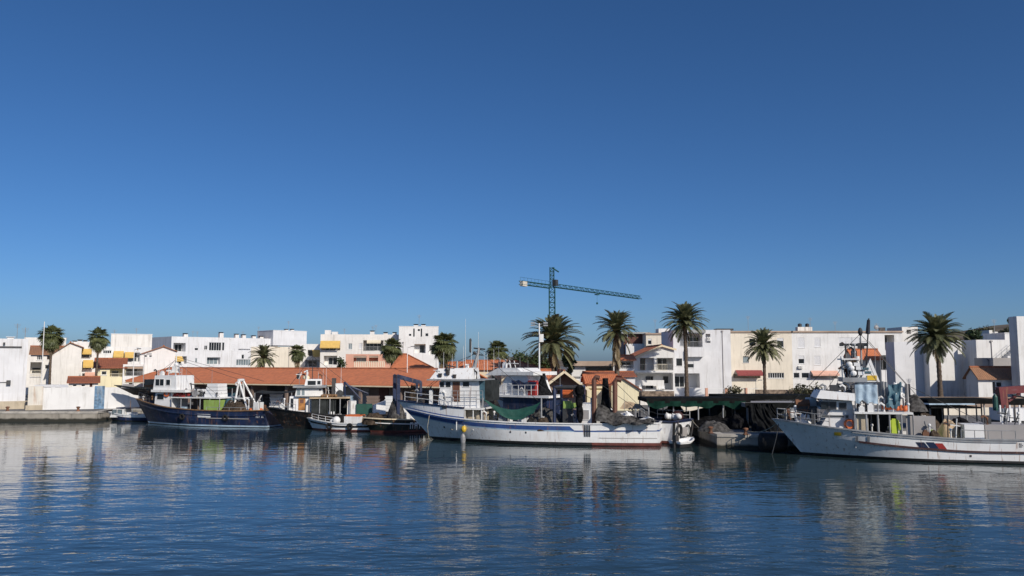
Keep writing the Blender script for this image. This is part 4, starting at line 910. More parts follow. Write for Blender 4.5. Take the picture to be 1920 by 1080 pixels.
# ================================================================== lamp posts and poles
def pole(label, px, Y, ytop, arms=0, rad=.06, name='lamp_post', cat='lamp post', mat='metal_white', cabinet=None):
    c = at(px, ytop, Y); r = root(name, (c.x, Y, GZ), label, cat); m = MB(); m.tube([(c.x, Y, GZ), (c.x, Y, c.z)], rad, 8, 0, rad * .6); m.lathe([(rad*2.4, 0), (rad*2.4, .05), (rad*1.3, .25)], (c.x, Y, GZ), 10); part(r, 'pole', m, mat)
    for k in range(arms):
        sg = -1 if k % 2 else 1; m = MB(); z = c.z - .25 * (k // 2); m.tube([(c.x, Y, z - .15), (c.x + sg*.5, Y, z)], .03, 5); m.obox((c.x + sg*.65, Y - .05, z + .02), (.22,0,0), (0,.14,0), (0,0,.07)); part(r, 'lamp_head', m, 'metal_grey')
    if cabinet:
        q = at(*cabinet, Y); m = MB(); m.box(q.x - .22, q.x + .22, Y - .2, Y + .12, q.z - .45, q.z + .35); part(r, 'cabinet', m, 'metal_white')
pole('white light mast with clustered floodlights in front of the huge date palm', 1011, 82, 606, 4, .11, 'floodlight_mast', 'light mast', cabinet=(1015, 633))
pole('slim white pole in front of the tall slim fan palm', 83.5, 104, 603, 0, .08, 'flag_pole', 'pole')
pole('white street lamp beside the white flats with yellow awnings', 252, 108, 654, 1, .08)
pole('thin grey street lamp at the hipped end of the market roof', 271, 103, 664, 2, .05, mat='metal_grey')
pole('white pole rising in front of the orange tiled roof', 764, 100, 650, 1, .07)
pole('thin lamp post before the cream flats wall', 1417, 116.8, 713, 1, .05, mat='metal_grey')

# ================================================================== boats
def sweep(mb, pts, w, h, m=0, closed=False):
    pts = [Vector(p) for p in pts]; n = len(pts); vs = []
    for i, p in enumerate(pts):
        d = pts[(i+1) % n if closed else min(i+1, n-1)] - pts[(i-1) % n if closed else max(i-1, 0)]; s = d.cross(Vector((0,0,1)))
        s = s.normalized() if s.length > 1e-6 else Vector((0,1,0)); u = Vector((0,0,1))
        vs += [p - s*w/2 - u*h/2, p + s*w/2 - u*h/2, p + s*w/2 + u*h/2, p - s*w/2 + u*h/2]
    fs = []
    for i in range(n if closed else n - 1):
        j = (i + 1) % n
        for k in range(4): fs.append((i*4+k, i*4+(k+1)%4, j*4+(k+1)%4, j*4+k))
    if not closed: fs += [(3,2,1,0), tuple((n-1)*4+k for k in range(4))]
    mb.add(vs, fs, m)
def interp(tab, t):
    for i in range(len(tab) - 1):
        if t <= tab[i+1][0]:
            a, b = tab[i], tab[i+1]; k = (t - a[0]) / (b[0] - a[0]); return a[1] + (b[1] - a[1]) * k
    return tab[-1][1]
def smooth_tab(tab):
    def f(t):
        w = 0; s = 0
        for d in (-.06, -.03, 0, .03, .06): s += interp(tab, min(1, max(0, t + d)))
        return s / 5
    return f
class Boat:
    def __init__(s, name, label, stern, bow, cat='fishing boat', group=None):
        s.S = Vector((*stern, 0)); Bw = Vector((*bow, 0)); s.L = (Bw - s.S).length; s.fx = (Bw - s.S).normalized(); s.fy = Vector((-s.fx.y, s.fx.x, 0))
        s.rz = math.atan2(s.fx.y, s.fx.x); s.r = root(name, s.S, label, cat, group, s.rz); ORG[s.r] = Vector((0,0,0)); s.Wm = Matrix.Translation(s.S) @ Matrix.Rotation(s.rz, 4, 'Z')
    def at(s, px, py, ly):
        d = ray(px, py); c = Vector((0,0,CAMZ)); t = (ly - (c - s.S).dot(s.fy)) / d.dot(s.fy); q = c + d * t
        return (q - s.S).dot(s.fx), q.z
    def P(s, px, py, ly): x, z = s.at(px, py, ly); return Vector((x, ly, z))
    def hull(s, B, sheer, rake, levels, mats, tm=.45, ed=2.6, ew=1.7, st=.85, stw=.7, draft=.8, bulw=.7, deck='deck', inner=None, cap='paint_white', capw=.16, n=44, trk=.0):
        s.B = B; s.sh = smooth_tab(sheer); s.rake = rake; s.p = (tm, ed, ew, st, stw, draft, trk); zb = s.sh(1)
        T = [1 - (1 - i / n) ** 1.25 for i in range(n + 1)]
        lv = [lambda t: -draft * (1 - .5 * max(0, t - .7) / .3)] + [(f if callable(f) else (lambda t, f=f: f)) for f, _ in levels]; mi = [i for _, i in levels]
        m = MB()
        for side in (1, -1):
            rows = [[s.pt(t, f(t), side) for t in T] for f in lv]
            for k in range(len(rows) - 1):
                vs = rows[k] + rows[k+1]; q = len(T)
                m.add(vs, [(i, i+1, q+i+1, q+i) if side < 0 else (i+1, i, q+i, q+i+1) for i in range(q - 1)], mi[k])
        for k in range(len(lv) - 1):     # transom
            a, b = lv[k](0), lv[k+1](0); m.quad(s.pt(0,a,1), s.pt(0,a,-1), s.pt(0,b,-1), s.pt(0,b,1), mi[k])
        s.h = part(s.r, 'hull', m, mats, True)
        me = s.h.data; me.polygons.foreach_set('use_smooth', [p.normal.x > -.9 for p in me.polygons])
        zd = s.zd = lambda t: s.sh(t) - bulw
        m = MB(); dk = [s.pt(t, zd(t), 1, -.06) for t in T]; dk2 = [s.pt(t, zd(t), -1, -.06) for t in T]; q = len(T)
        m.add(dk + dk2, [(i, i+1, q+i+1, q+i) for i in range(q-1)]); part(s.r, 'deck', m, deck)
        m = MB()
        for side in (1, -1):
            a = [s.pt(t, zd(t), side, -.06) for t in T]; b = [s.pt(t, s.sh(t), side, -.05) for t in T]; m.add(a + b, [(i, i+1, q+i+1, q+i) for i in range(q-1)])
        m.quad(s.pt(0,zd(0),1,-.06) + Vector((.08,0,0)), s.pt(0,zd(0),-1,-.06) + Vector((.08,0,0)), s.pt(0,s.sh(0),-1,-.05) + Vector((.08,0,0)), s.pt(0,s.sh(0),1,-.05) + Vector((.08,0,0)))
        part(s.r, 'bulwark', m, inner or mats[mi[-1]])
        if cap:
            m = MB(); pts = [s.pt(t, s.sh(t), 1) for t in T] + [s.pt(t, s.sh(t), -1) for t in T[::-1]]
            sweep(m, [p + Vector((0,0,.03)) for p in pts], capw, .09, closed=True); part(s.r, 'gunwale', m, cap)
    def half(s, t, z):
        tm, ed, ew, st, stw, draft, trk = s.p; f = min(1, max(0, z / s.sh(t))); e = ew + (ed - ew) * f
        if t > tm: y = 1 - ((t - tm) / (1 - tm)) ** e
        else: k = st * f + stw * (1 - f); y = 1 - (1 - k) * ((tm - t) / tm) ** 2
        y *= s.B / 2 * (.945 + .055 * f)
        if z < 0: y *= math.sqrt(max(.05, 1 - (z / draft) ** 2 * .8))
        return max(y, .03)
    def stem(s, z): return s.L - s.rake * (1 - min(1.2, max(-.6, z / s.sh(1))))
    def pt(s, t, z, side=1, inset=0):
        x0 = s.p[6] * (1 - z / max(.3, s.sh(0))) ; x = x0 + t * (s.stem(z) - x0); return Vector((x, side * max(.02, s.half(t, z) + inset), z))
    def side(s, x, z): t = min(1, max(0, x / s.stem(z))); return s.half(t, z)
    def strake(s, f, t0, t1, w=.1, h=.12, mat='rubber', name='rubbing_strake', out=.02):
        f = f if callable(f) else (lambda t, f=f: f)
        for sd in (1, -1):
            m = MB(); sweep(m, [s.pt(t0 + (t1-t0)*i/30, f(t0 + (t1-t0)*i/30), sd, out) for i in range(31)], w, h); part(s.r, name, m, mat)
    def patch(s, px0, py0, px1, py1, mat, name, out=.012, skew=0, n=6):
        """flat painted panel following the near side"""
        ly = s.B / 2
        for _ in range(4):
            x, z = s.at((px0+px1)/2, (py0+py1)/2, ly); ly = s.side(x, z)
        a, b = s.at(px0, py0, ly), s.at(px1, py1, ly); m = MB()
        def fn(u, v):
            z = b[1] + (a[1] - b[1]) * v; x = a[0] + (b[0] - a[0]) * u + skew * (v - .5); return Vector((x, s.side(x, z) + out, z))
        m.grid(fn, n, 3); return part(s.r, name, m, mat)
    def box(s, name, px0, py0, px1, py1, y0, y1, mat, parent=None, rf=0, rb=0, dz=0, z0=None, taper=0):
        """box whose near face (local y1) fills the photo rectangle; rf / rb rake of bow and stern ends"""
        ym = y1; a = s.at(px0, (py0+py1)/2, ym)[0]; b = s.at(px1, (py0+py1)/2, ym)[0]; zt = s.at((px0+px1)/2, py0, ym)[1]; zb = s.at((px0+px1)/2, py1, ym)[1] if z0 is None else z0
        x1, x0 = max(a, b), min(a, b); m = MB(); t = taper
        m.hexa([(x0,y0,zb),(x1,y0,zb),(x1,y1,zb),(x0,y1,zb)], [(x0+rb,y0+t,zt),(x1-rf,y0+t,zt),(x1-rf,y1-t,zt),(x0+rb,y1-t,zt)])
        o = part(parent or s.r, name, m, mat); return o
    def wins(s, parent, rects, y, fr='frame_white', pane='glass_dark'):
        for px0, py0, px1, py1 in rects:
            a, zt = s.at(px0, py0, y); b, zb = s.at(px1, py1, y); x0, x1 = min(a,b), max(a,b); m = MB(); t = .05
            m.box(x0-t, x1+t, y+.002, y+.035, zb-t, zb); m.box(x0-t, x1+t, y+.002, y+.035, zt, zt+t); m.box(x0-t, x0, y+.002, y+.035, zb, zt); m.box(x1, x1+t, y+.002, y+.035, zb, zt)
            w = part(parent, 'window', m, fr); m = MB(); m.box(x0, x1, y+.002, y+.02, zb, zt); part(w, 'pane', m, pane)
    def rod(s, name, pts, r, mat='metal_white', parent=None, r2=None, n=6):
        m = MB(); m.tube(pts, r, n, 0, r2); return part(parent or s.r, name, m, mat)
    def rail(s, pts, h, mat='metal_white', rows=2, name='railing', rad=.025):
        m = MB(); pts = [Vector(p) for p in pts]
        for k in range(rows): m.tube([p + Vector((0,0,h*(k+1)/rows)) for p in pts], rad, 5)
        for p in pts: m.tube([p, p + Vector((0,0,h))], rad, 5)
        part(s.r, name, m, mat)
    def portal(s, name, x, w, z0, z1, lean=0, r=.11, mat='metal_white', brace=True):
        m = MB(); a = Vector((x, w/2, z0)); b = Vector((x + lean, w/2*.9, z1)); c = Vector((x + lean, -w/2*.9, z1)); d = Vector((x, -w/2, z0))
        m.tube([a, b], r, 7); m.tube([b, c], r, 7); m.tube([c, d], r, 7)
        if brace: m.tube([a + (b-a)*.6, c + (d-c)*.4], r*.6, 5); m.tube([b + (c-b)*.25, b + (c-b)*.25 + Vector((0,0,-.5))], r*.5, 5)
        return part(s.r, name, m, mat)
    def on(s, name, mb, mat, label, cat, group=None, smooth=False):
        """a separate thing lying on the boat, given in boat coordinates"""
        xs = [p[0] for p in mb.v]; ys = [p[1] for p in mb.v]; zs = [p[2] for p in mb.v]; c = Vector(((min(xs)+max(xs))/2, (min(ys)+max(ys))/2, min(zs)))
        o = bpy.data.objects.new(name, mb.mesh(name, mat, smooth, c)); COL.objects.link(o); o.location = s.Wm @ c; o.rotation_euler = (0,0,s.rz); o['label'] = label; o['category'] = cat
        if group: o['group'] = group
        return o
    def heap(s, px0, py0, px1, py1, y0, y1, mat, label, name='net_heap', cat='net', z0=None, seed=1, pw=1.0, cone=False):
        ly = (y0 + y1) / 2; a = s.at(px0, py1, ly); b = s.at(px1, py1, ly); zt = s.at((px0+px1)/2, py0, ly)[1]; zb = a[1] if z0 is None else z0
        return s.on(name, mound((a[0]+b[0])/2, ly, zb, abs(a[0]-b[0])/2, (y1-y0)/2, zt - zb, seed, pw, cone), mat, label, cat, smooth=True)
def mound(cx, cy, z0, rx, ry, h, seed=1, pw=1.0, cone=False):
    m = MB(); nr, na = 12, 36; vs = []; fs = []
    for i in range(nr + 1):
        t = i / nr
        for j in range(na):
            a = 6.2832 * j / na; w = 1 + .22 * noise.noise(Vector((math.cos(a)*1.3, math.sin(a)*1.3, seed*7.1))); p = Vector((cx + rx*t*w*math.cos(a), cy + ry*t*w*math.sin(a), 0))
            k = (1 - t) ** 1.5 if cone else max(0, 1 - t ** 2.2) ** pw
            nz = noise.noise(Vector((p.x*2.1, p.y*2.1, seed))) * .22 + noise.noise(Vector((p.x*5.5, p.y*5.5, seed+9))) * .12
            p.z = z0 + h * max(0, k * (1 + nz * (1 if not cone else .5)) + (nz * .25 * (1 - t))); vs.append(p)
    for i in range(nr):
        for j in range(na): fs.append((i*na+j, i*na+(j+1)%na, (i+1)*na+(j+1)%na, (i+1)*na+j))
    fs.append(tuple(range(nr*na, nr*na+na))[::-1]); m.add(vs, fs); return m
def sheet(p, q, r_, s_, sag=.2, nu=14, nv=8, seed=0, rip=.04):
    p, q, r_, s_ = map(Vector, (p, q, r_, s_)); m = MB()
    def fn(u, v):
        a = p.lerp(q, u).lerp(s_.lerp(r_, u), v); k = math.sin(math.pi*u) * sag
        return a + Vector((0, rip * noise.noise(Vector((u*6, v*3, seed+5))), -k + rip * noise.noise(Vector((u*5, v*5, seed)))))
    m.grid(fn, nu, nv); return m
def radar(b, x, y, z, L=1.2, parent=None):
    m = MB(); m.lathe([(.16, 0), (.16, .18), (.08, .22)], (x, y, z), 8); m.obox((x, y, z + .28), (.1,.03,0), (-.15,L/2,0), (0,0,.06)); part(parent or b.r, 'radar', m, 'trim_white')
def whip(b, x, y, z0, z1, r=.02, mat='metal_white'): b.rod('antenna', [(x, y, z0), (x, y, z1)], r, mat, None, r * .5, 5)
def winch(b, x, y, z, mat='metal_dark', r=.35, w=1.0):
    m = MB(); m.lathe([(r, -w/2), (r, -w/2+.05), (r*.45, -w/2+.06), (r*.45, w/2-.06), (r, w/2-.05), (r, w/2)], (x, y, z + r), 12, axis='y'); m.box(x-.3, x+.3, y-w/2-.12, y-w/2-.03, z, z+r*1.3); m.box(x-.3, x+.3, y+w/2+.03, y+w/2+.12, z, z+r*1.3); part(b.r, 'winch', m, mat)
def lifering(b, x, y, z):
    m = MB(); m.torus((x, y, z), .28, .08, 'y', 14, 6); part(b.r, 'life_ring', m, 'paint_orange')
def tyre(b, x, z):
    m = MB(); m.torus((x, b.side(x, z) + .1, z), .24, .1, 'y', 14, 6); part(b.r, 'tyre_fender', m, 'rubber')
def marks(b, px0, py0, px1, py1, n, mat='paint_white', name='registration_marks'):
    """short painted strokes of worn hull lettering"""
    rnd = random.Random(int(px0)); ly = b.B/2
    for _ in range(4): x, z = b.at((px0+px1)/2, (py0+py1)/2, ly); ly = b.side(x, z)
    a, c = b.at(px0, py0, ly), b.at(px1, py1, ly); m = MB(); H = a[1] - c[1]
    def q(x0, x1, z0, z1): m.quad(*[Vector((x, b.side(x, z) + .014, z)) for x, z in ((x0,z0),(x1,z0),(x1,z1),(x0,z1))])
    for i in range(n):
        x = a[0] + (c[0]-a[0])*(i+.1)/n; w = (c[0]-a[0])/n*.62; t = w*.26
        q(x, x+t, c[1], a[1]); k = rnd.random()
        if k < .8: q(x+w-t, x+w, c[1], a[1])
        if k < .5: q(x+t, x+w-t, a[1]-H*.2, a[1])
        if k > .3: q(x+t, x+w-t, c[1]+H*.4, c[1]+H*.58)
    part(b.r, name, m, mat)

# ---------------------------------------------------------------- navy trawler
b = Boat('trawler', 'navy blue wooden trawler with white wheelhouse and lime green tub', (-24.1, 82.8), (-41.0, 88.4))
sh = lambda t: b.sh(t)
b.hull(4.4, [(0, 1.75), (.2, 1.62), (.45, 1.62), (.7, 1.85), (.88, 2.25), (1, 2.62)], 1.9,
       [(.05, 0), (.2, 1), (lambda t: .35 + .1*t, 2), (lambda t: b.sh(t) - .42, 2), (lambda t: b.sh(t), 2)], ['boot_black', 'tarp_blue', 'paint_navy'], bulw=.65, cap='wood', st=.86, stw=.7)
b.strake(lambda t: b.sh(t) - .45, .0, .97, .09, .12, 'paint_navy'); b.patch(388, 783, 465, 786.5, 'shutter_grey', 'stripe', .07); b.patch(371, 776, 395, 783, 'paint_white2', 'name_board', .05); marks(b, 480, 777, 494, 784, 3)
ny = 1.25
lo = b.box('deckhouse', 289, 736, 322, 768, -1.2, ny, 'paint_white', rf=.15)
up = b.box('wheelhouse', 287, 704, 331, 734, -1.35, 1.4, 'paint_white', rf=.2, rb=.1)
b.box('boat_deck', 283, 731, 347, 735.5, -1.6, 1.7, 'paint_white2')
b.wins(up, [(292, 711, 299, 723), (300, 711, 307, 723), (312, 712, 319, 722)], 1.41); b.wins(lo, [(295, 739, 307, 749)], ny + .005)
x, z = b.at(309, 734, 0); 
for dy in (-.9, 0, .9):
    m = MB(); xx = b.at(287, 718, 0)[0]; zz = b.at(290, 716, 0)[1]; m.box(xx - .16, xx - .02 + .07, dy - .35, dy + .35, zz - .3, zz + .3); part(up, 'window', m, 'glass_dark')
mx, mz = b.at(328, 740, 0); zt = b.at(328, 664, 0)[1]
b.rod('mast', [(mx, 0, 1.2), (mx, 0, zt)], .12, 'metal_white', None, .06, 8); zq = b.at(328, 690, 0)[1]
m = MB(); m.box(mx-.35, mx+.35, -.4, .4, zq - .5, zq - .42); m.box(mx-.2, mx+.3, -.25, .25, zq - .42, zq + .2); m.bar((mx, -1.2, zq - .9), (mx, 1.2, zq - .9), .09); part(b.r, 'masthead_platform', m, 'metal_white')
radar(b, mx + .5, .2, b.at(318, 700, 0)[1], 1.4); m = MB(); m.lathe([(.05,-.05),(.28,.0),(.3,.15),(.16,.32),(.02,.38)], (mx - .1, .0, zq + .25), 10); part(b.r, 'radome', m, 'trim_white')
for px, y0, y1 in ((316, 690, 705), (341, 690, 735), (296, 690, 705)): x = b.at(px, 700, .8)[0]; whip(b, x, .8, b.at(px, y1, .8)[1], b.at(px, y0, .8)[1], .025)
b.rod('stay', [(mx, 0, zt - .5), (b.L - .6, 0, 2.6)], .018, 'metal_dark'); b.rod('stay', [(mx, 0, zt - .3), (1.5, 0, 4.6)], .018, 'metal_dark')
m = MB(); 
for k in range(5): m.tube([(mx - .25*k*.3, .5 - .05*k, 1.6), (mx - .1, .15, zq - .8)], .03, 4) if k < 2 else None
part(b.r, 'ladder', m, 'metal_grey')
s0, z0 = b.at(322, 745, 1.5); s1, z1 = b.at(412, 745, 1.5)
m = MB(); m.box(s1, s0, -1.6, 1.6, z0 - .06, z0 + .04); part(b.r, 'shelter_roof', m, 'paint_white2')
for k in range(6): x = s1 + (s0-s1)*k/5; b.rod('shelter_post', [(x, 1.5, 1.0), (x, 1.5, z0 - .06)], .05, 'metal_grey')
m = MB(); m.box(s1 + 1.8, s0 - .3, -1.55, -1.45, 1.0, z0 - .07); m.box(s1 + 3.2, s1 + 3.3, -1.4, .9, 1.0, z0 - .07); part(b.r, 'shelter_wall', m, 'shade_wall')
lifering(b, b.at(313, 738, 1.3)[0], ny + .12, b.at(313, 738, 1.3)[1])
m = MB()
for k in range(9): x = b.at(326 + 3*k, 737, .9)[0]; m.ball((x, .9 + .3*math.sin(k*3), z0 + .22 + .1*math.sin(k*5)), .22, .22, .2, 8, 5)
b.on('buoy_row', m, 'paint_red', 'cluster of dark red floats on the navy trawler shelter roof', 'floats')
m = MB(); x0, zt_ = b.at(384, 719, .8); x1, zb_ = b.at(409, 745, .8); xa, xb_ = min(x0,x1), max(x0,x1)
for k in range(4): zk = zb_ + (zt_-zb_)*k/4; m.box(xa + .04*k, xb_ - .1*k, -.7, .8, z0 + .05 if k == 0 else zk, zk + (zt_-zb_)/4 - .03)
b.on('box_stack', m, 'trim_white', 'stack of white fish boxes on the navy trawler shelter roof', 'boxes')
m = MB(); 
for k, (px, py) in enumerate(((350, 728), (362, 718), (372, 726), (378, 735))):
    x, z = b.at(px, py, .4); m.tube([(x, .4, z0 + .04), (x + .25*math.sin(k), .5, z)], .07, 5); m.bar((x - .4, .4, z - .2), (x + .5, .3, z + .1*k - .2), .09)
part(b.r, 'net_hauler', m, 'metal_dark')
m = MB(); x, z = b.at(366, 740, .9); m.lathe([(.35,-.5),(.35,-.42),(.16,-.4),(.16,.4),(.35,.42),(.35,.5)], (x, .5, z0 + .4), 12, axis='y'); part(b.r, 'net_drum', m, 'metal_grey')
x0, zt_ = b.at(384, 750, 1.5); x1, _ = b.at(412, 750, 1.5); zb_ = b.at(390, 769, 1.5)[1]
m = MB(); m.hexa([(x1+.25,.7,zb_),(x0,.7,zb_),(x0,1.62,zb_),(x1+.25,1.62,zb_)], [(x1,.6,zt_),(x0,.6,zt_),(x0,1.66,zt_),(x1,1.66,zt_)]); b.on('fish_tub', m, 'paint_lime', 'big lime green tub on the navy trawler side deck', 'tub')
b.heap(414, 751, 486, 769, -1.7, 1.75, 'net_brown', 'long brown heap of nets on the navy trawler afterdeck', z0=1.0, seed=3, pw=.6)
x, z = b.at(452, 713, 0); xa = b.at(449, 746, 0)[0]; xb_ = b.at(480, 752, 0)[0]
for sd in (1, -1):
    m = MB(); m.tube([(xa, sd*1.0, 1.05), (x, sd*.35, z)], .10, 7); m.tube([(x, sd*.35, z), (xb_, sd*1.0, 1.05)], .10, 7); m.tube([((xa+x)/2, sd*.8, (1+z)/2), ((xb_+x)/2, sd*.8, (1+z)/2)], .08, 6); part(b.r, 'gallows_leg', m, 'metal_white')
m = MB(); m.tube([(x, -.4, z), (x, .4, z)], .16, 8); m.torus((x + .1, .5, z - .35), .16, .07, 'y'); part(b.r, 'gallows_head', m, 'metal_white')
b.rail([b.pt(t, b.sh(t), 1, -.1) for t in (.08, .16, .24, .32, .4)], .35, 'metal_grey', 1)
winch(b, b.at(352, 760, 0)[0], 0, 1.0); 
b.rail([b.pt(t, b.sh(t), 1, -.15) for t in (.86, .9, .94, .98)] + [b.pt(t, b.sh(t), -1, -.15) for t in (.98, .94, .9, .86)], .75, 'metal_dark', 2, 'pulpit')
m = MB(); xx = b.at(289, 745, .8)[0]; m.box(xx - .1, xx + .1, .6, .8, 1.6, b.at(289, 733, .8)[1]); part(b.r, 'bitt_post', m, 'metal_dark')
m = MB(); xx = b.at(484, 760, 1)[0]; m.box(xx-.3, xx+.3, .5, 1.4, 1.0, 2.5); m.tube([(xx, 1.2, 2.4), (xx - .5, 1.2, 3.2)], .07, 6); part(b.r, 'stern_bollard', m, 'paint_white2')
for t in (.25, .55): tyre(b, b.L*t, .95)

BOATS = {'navy': b}
# ---------------------------------------------------------------- small open boat by the wall
b = Boat('motor_launch', 'small white motor launch with dark windscreen lying under the boundary wall', (-40.6, 91.2), (-45.6, 91.8), 'boat')
b.hull(2.0, [(0, .62), (.5, .66), (1, .95)], .5, [(.04, 0), (.1, 0), (lambda t: b.sh(t) - .22, 1), (lambda t: b.sh(t), 2)], ['boot_black', 'paint_navy', 'paint_white'], bulw=.3, cap='paint_white', capw=.1)
c = b.box('cabin', 206, 767, 232, 781, -.7, .75, 'paint_white2', rf=.35, z0=.4); b.wins(c, [(211, 769, 218, 776), (221, 769, 228, 776)], .76, 'frame_dark', 'glass_pale')
m = MB(); x0 = b.at(258, 770, 0)[0]; x1 = b.at(226, 770, 0)[0]; zt = b.at(240, 765, .8)[1]; m.box(x0, x1, -.85, .85, zt - .05, zt + .05); part(b.r, 'canopy', m, 'paint_navy')
for x in (x0 + .1, x1 - .1, (x0+x1)/2): b.rod('canopy_post', [(x, .8, .5), (x, .8, zt - .05)], .035, 'metal_white')
m = MB(); m.box(x0 + .2, x0 + 1.0, -.4, .5, .35, .95); part(b.r, 'engine_box', m, 'trim_white'); b.rod('staff', [(x0 + .9, 0, zt), (x0 + .9, 0, zt + .8)], .03, 'wood')

# ---------------------------------------------------------------- black trawler
b = Boat('trawler', 'black hulled trawler with white house, varnished door and dark shelter deck', (-10.2, 83.3), (-24.3, 80.4))
b.hull(4.2, [(0, 1.4), (.3, 1.3), (.6, 1.38), (.85, 1.75), (1, 2.12)], 1.7, [(.05, 0), (.25, 0), (lambda t: b.sh(t) - .3, 1), (lambda t: b.sh(t), 1)], ['boot_black', 'paint_black'], bulw=.5, cap='paint_black')
lo = b.box('deckhouse', 541, 743, 590, 772, -.55, .6, 'paint_white', rf=.1, z0=1.3); up = b.box('wheelhouse', 553, 727, 606, 743, -.95, 1.0, 'paint_white2', rf=.15, rb=.1)
b.box('wheelhouse_roof', 549, 723.5, 612, 727, -1.4, 1.45, 'metal_grey'); fb = b.box('flybridge', 571, 711, 603, 723, -.9, .9, 'paint_white', rf=.12); b.wins(fb, [(577, 714, 592, 722), (595, 714, 601, 721)], .905)
b.wins(up, [(557, 730, 563, 741), (566, 730, 571, 741)], 1.005, 'frame_white', 'glass_pale'); b.wins(lo, [(545, 747, 550, 764)], .605, 'frame_white')
m = MB(); x0, zt = b.at(560, 746, .6); x1, zb = b.at(572, 769, .6); m.box(x1, x0, .605, .66, zb, zt); d = part(lo, 'door', m, 'wood_door'); m = MB(); m.box(x1 + .15, x0 - .15, .662, .675, (zb+zt)/2 + .1, zt - .15); part(d, 'pane', m, 'trim_brown')
mx = b.at(586, 690, 0)[0]; zt = b.at(586, 664, 0)[1]; b.rod('mast', [(mx, 0, 3.5), (mx, 0, zt)], .06, 'metal_dark', None, .03); b.rod('yard', [(mx - .6, 0, zt - 1.6), (mx + .7, 0, zt - 1.6)], .03, 'metal_dark')
m = MB(); x, z = b.at(574, 709, 0); m.lathe([(.32,-.1),(.36,.05),(.28,.22),(.02,.3)], (x, 0, z), 12); part(b.r, 'radome', m, 'trim_cream')
whip(b, b.at(606, 700, .3)[0], .3, 3.6, b.at(606, 692, .3)[1]); whip(b, b.at(597, 700, .3)[0], .3, 3.6, b.at(597, 697, .3)[1])
s0, z0 = b.at(580, 746, 1.5); s1, _ = b.at(657, 746, 1.5); m = MB(); m.box(s1, s0, -1.6, 1.6, z0 - .09, z0 + .03); part(b.r, 'shelter_roof', m, 'tarp_beige')
for k in range(5): x = s1 + (s0-s1)*k/4; b.rod('shelter_post', [(x, 1.5, .7), (x, 1.5, z0 - .09)], .06, 'metal_grey')
m = MB(); m.box(s1, s0 - .1, -1.5, -1.4, .7, z0 - .1); part(b.r, 'shelter_wall', m, 'canvas_dark'); m = MB(); m.box(s0 - 1.6, s0 - .2, 1.3, 1.36, .8, z0 - .15); part(b.r, 'shelter_wall', m, 'canvas_dark')
m = MB(); m.grid(lambda u, v: Vector((s1 + (s0-s1)*(.35 + .3*u), 1.32 + .05*math.sin(u*30), .8 + (z0 - .95)*v)), 30, 2); part(b.r, 'shade_curtain', m, 'canvas_dark')
b.box('funnel', 629, 719, 643, 745, -.5, .5, 'paint_white'); b.box('exhaust_stack', 622, 709, 630, 745, -.2, .45, 'metal_dark')
for a, q in (((648, 718), (676, 748)), ((646, 716), (647, 750)), ((650, 722), (690, 738))): b.rod('derrick', [b.P(*a, .2), b.P(*q, .2)], .13, 'paint_navy', None, .08)
winch(b, b.at(637, 742, 0)[0], 0, z0 + .03, 'metal_dark', .35, 1.2); b.box('locker', 651, 752, 668, 777, -.2, 1.2, 'paint_white2', z0=.8)
m = MB()
for k in range(14): x = b.at(600 + 2.3*k, 744, .8)[0]; m.ball((x, .7 + .4*math.sin(k*4), z0 + .18), .16, .16, .15, 7, 5)
b.on('rope_coils', m, 'wood', 'brown coils and floats lying on the black trawler shelter roof', 'floats')
x0, zt = b.at(668, 758, 1.4); x1, zb = b.at(698, 771, 1.4); m = MB(); m.box(x1, x0, .4, 1.4, .85, zt); b.on('green_crate', m, 'tarp_green', 'green covered crate on the stern of the black trawler', 'crate')
x0, zt = b.at(699, 757, 1.3); x1, zb = b.at(723, 776, 1.3); m = MB(); m.hexa([(x1,.3,.85),(x0,.3,.85),(x0,1.3,.85),(x1,1.3,.85)], [(x1,.3,zt+.3),(x0,.3,zt-.2),(x0,1.3,zt-.2),(x1,1.3,zt+.3)]); b.on('white_bin', m, 'trim_white', 'white bin with sloped rim on the stern of the black trawler', 'bin')
b.rail([b.pt(t, b.sh(t), 1, -.1) for t in (.82, .87, .92, .97)], .7, 'metal_grey', 2)
m = MB(); x, z = b.at(528, 760, .2); m.box(x-.3, x+.3, -.2, .25, 1.5, 2.2); m.lathe([(.22,-.4),(.22,-.3),(.1,-.28),(.1,.28),(.22,.3),(.22,.4)], (x, 0, 2.25), 10, axis='y'); part(b.r, 'windlass', m, 'metal_white')

BOATS['black'] = b
# ---------------------------------------------------------------- white workboat with console
b = Boat('workboat', 'low white workboat with boxy console moored outside the black trawler', (-13.0, 77.9), (-20.0, 79.6), 'boat')
b.hull(2.5, [(0, .75), (.5, .72), (1, 1.1)], .6, [(.04, 0), (.16, 0), (lambda t: b.sh(t) - .28, 1), (lambda t: b.sh(t) - .2, 2), (lambda t: b.sh(t), 1)], ['boot_red', 'paint_white', 'paint_black'], bulw=.35, cap='paint_white2', capw=.14)
c = b.box('console', 645, 781, 675, 800, -.6, .8, 'paint_white', z0=.35); b.box('console_rim', 648, 778, 675, 781, -.5, .7, 'paint_orange', parent=c)
m = MB(); x = b.at(632, 780, .3)[0]; m.ball((x, .4, .95), .4, .35, .4); m.ball((x + .5, .2, .8), .3); b.on('white_bundle', m, 'trim_white', 'white plastic bundle in the bow of the low workboat', 'bundle', smooth=True)
b.strake(lambda t: b.sh(t) - .32, 0, .97, .08, .08, 'rubber'); b.rail([b.pt(t, b.sh(t), 1, -.1) for t in (.55, .68, .8, .92)], .5, 'metal_white', 2)
m = MB(); m.box(.1, .6, -.25, .25, .4, 1.3); m.box(-.25, .15, -.12, .12, -.3, .9); part(b.r, 'outboard_engine', m, 'metal_dark')
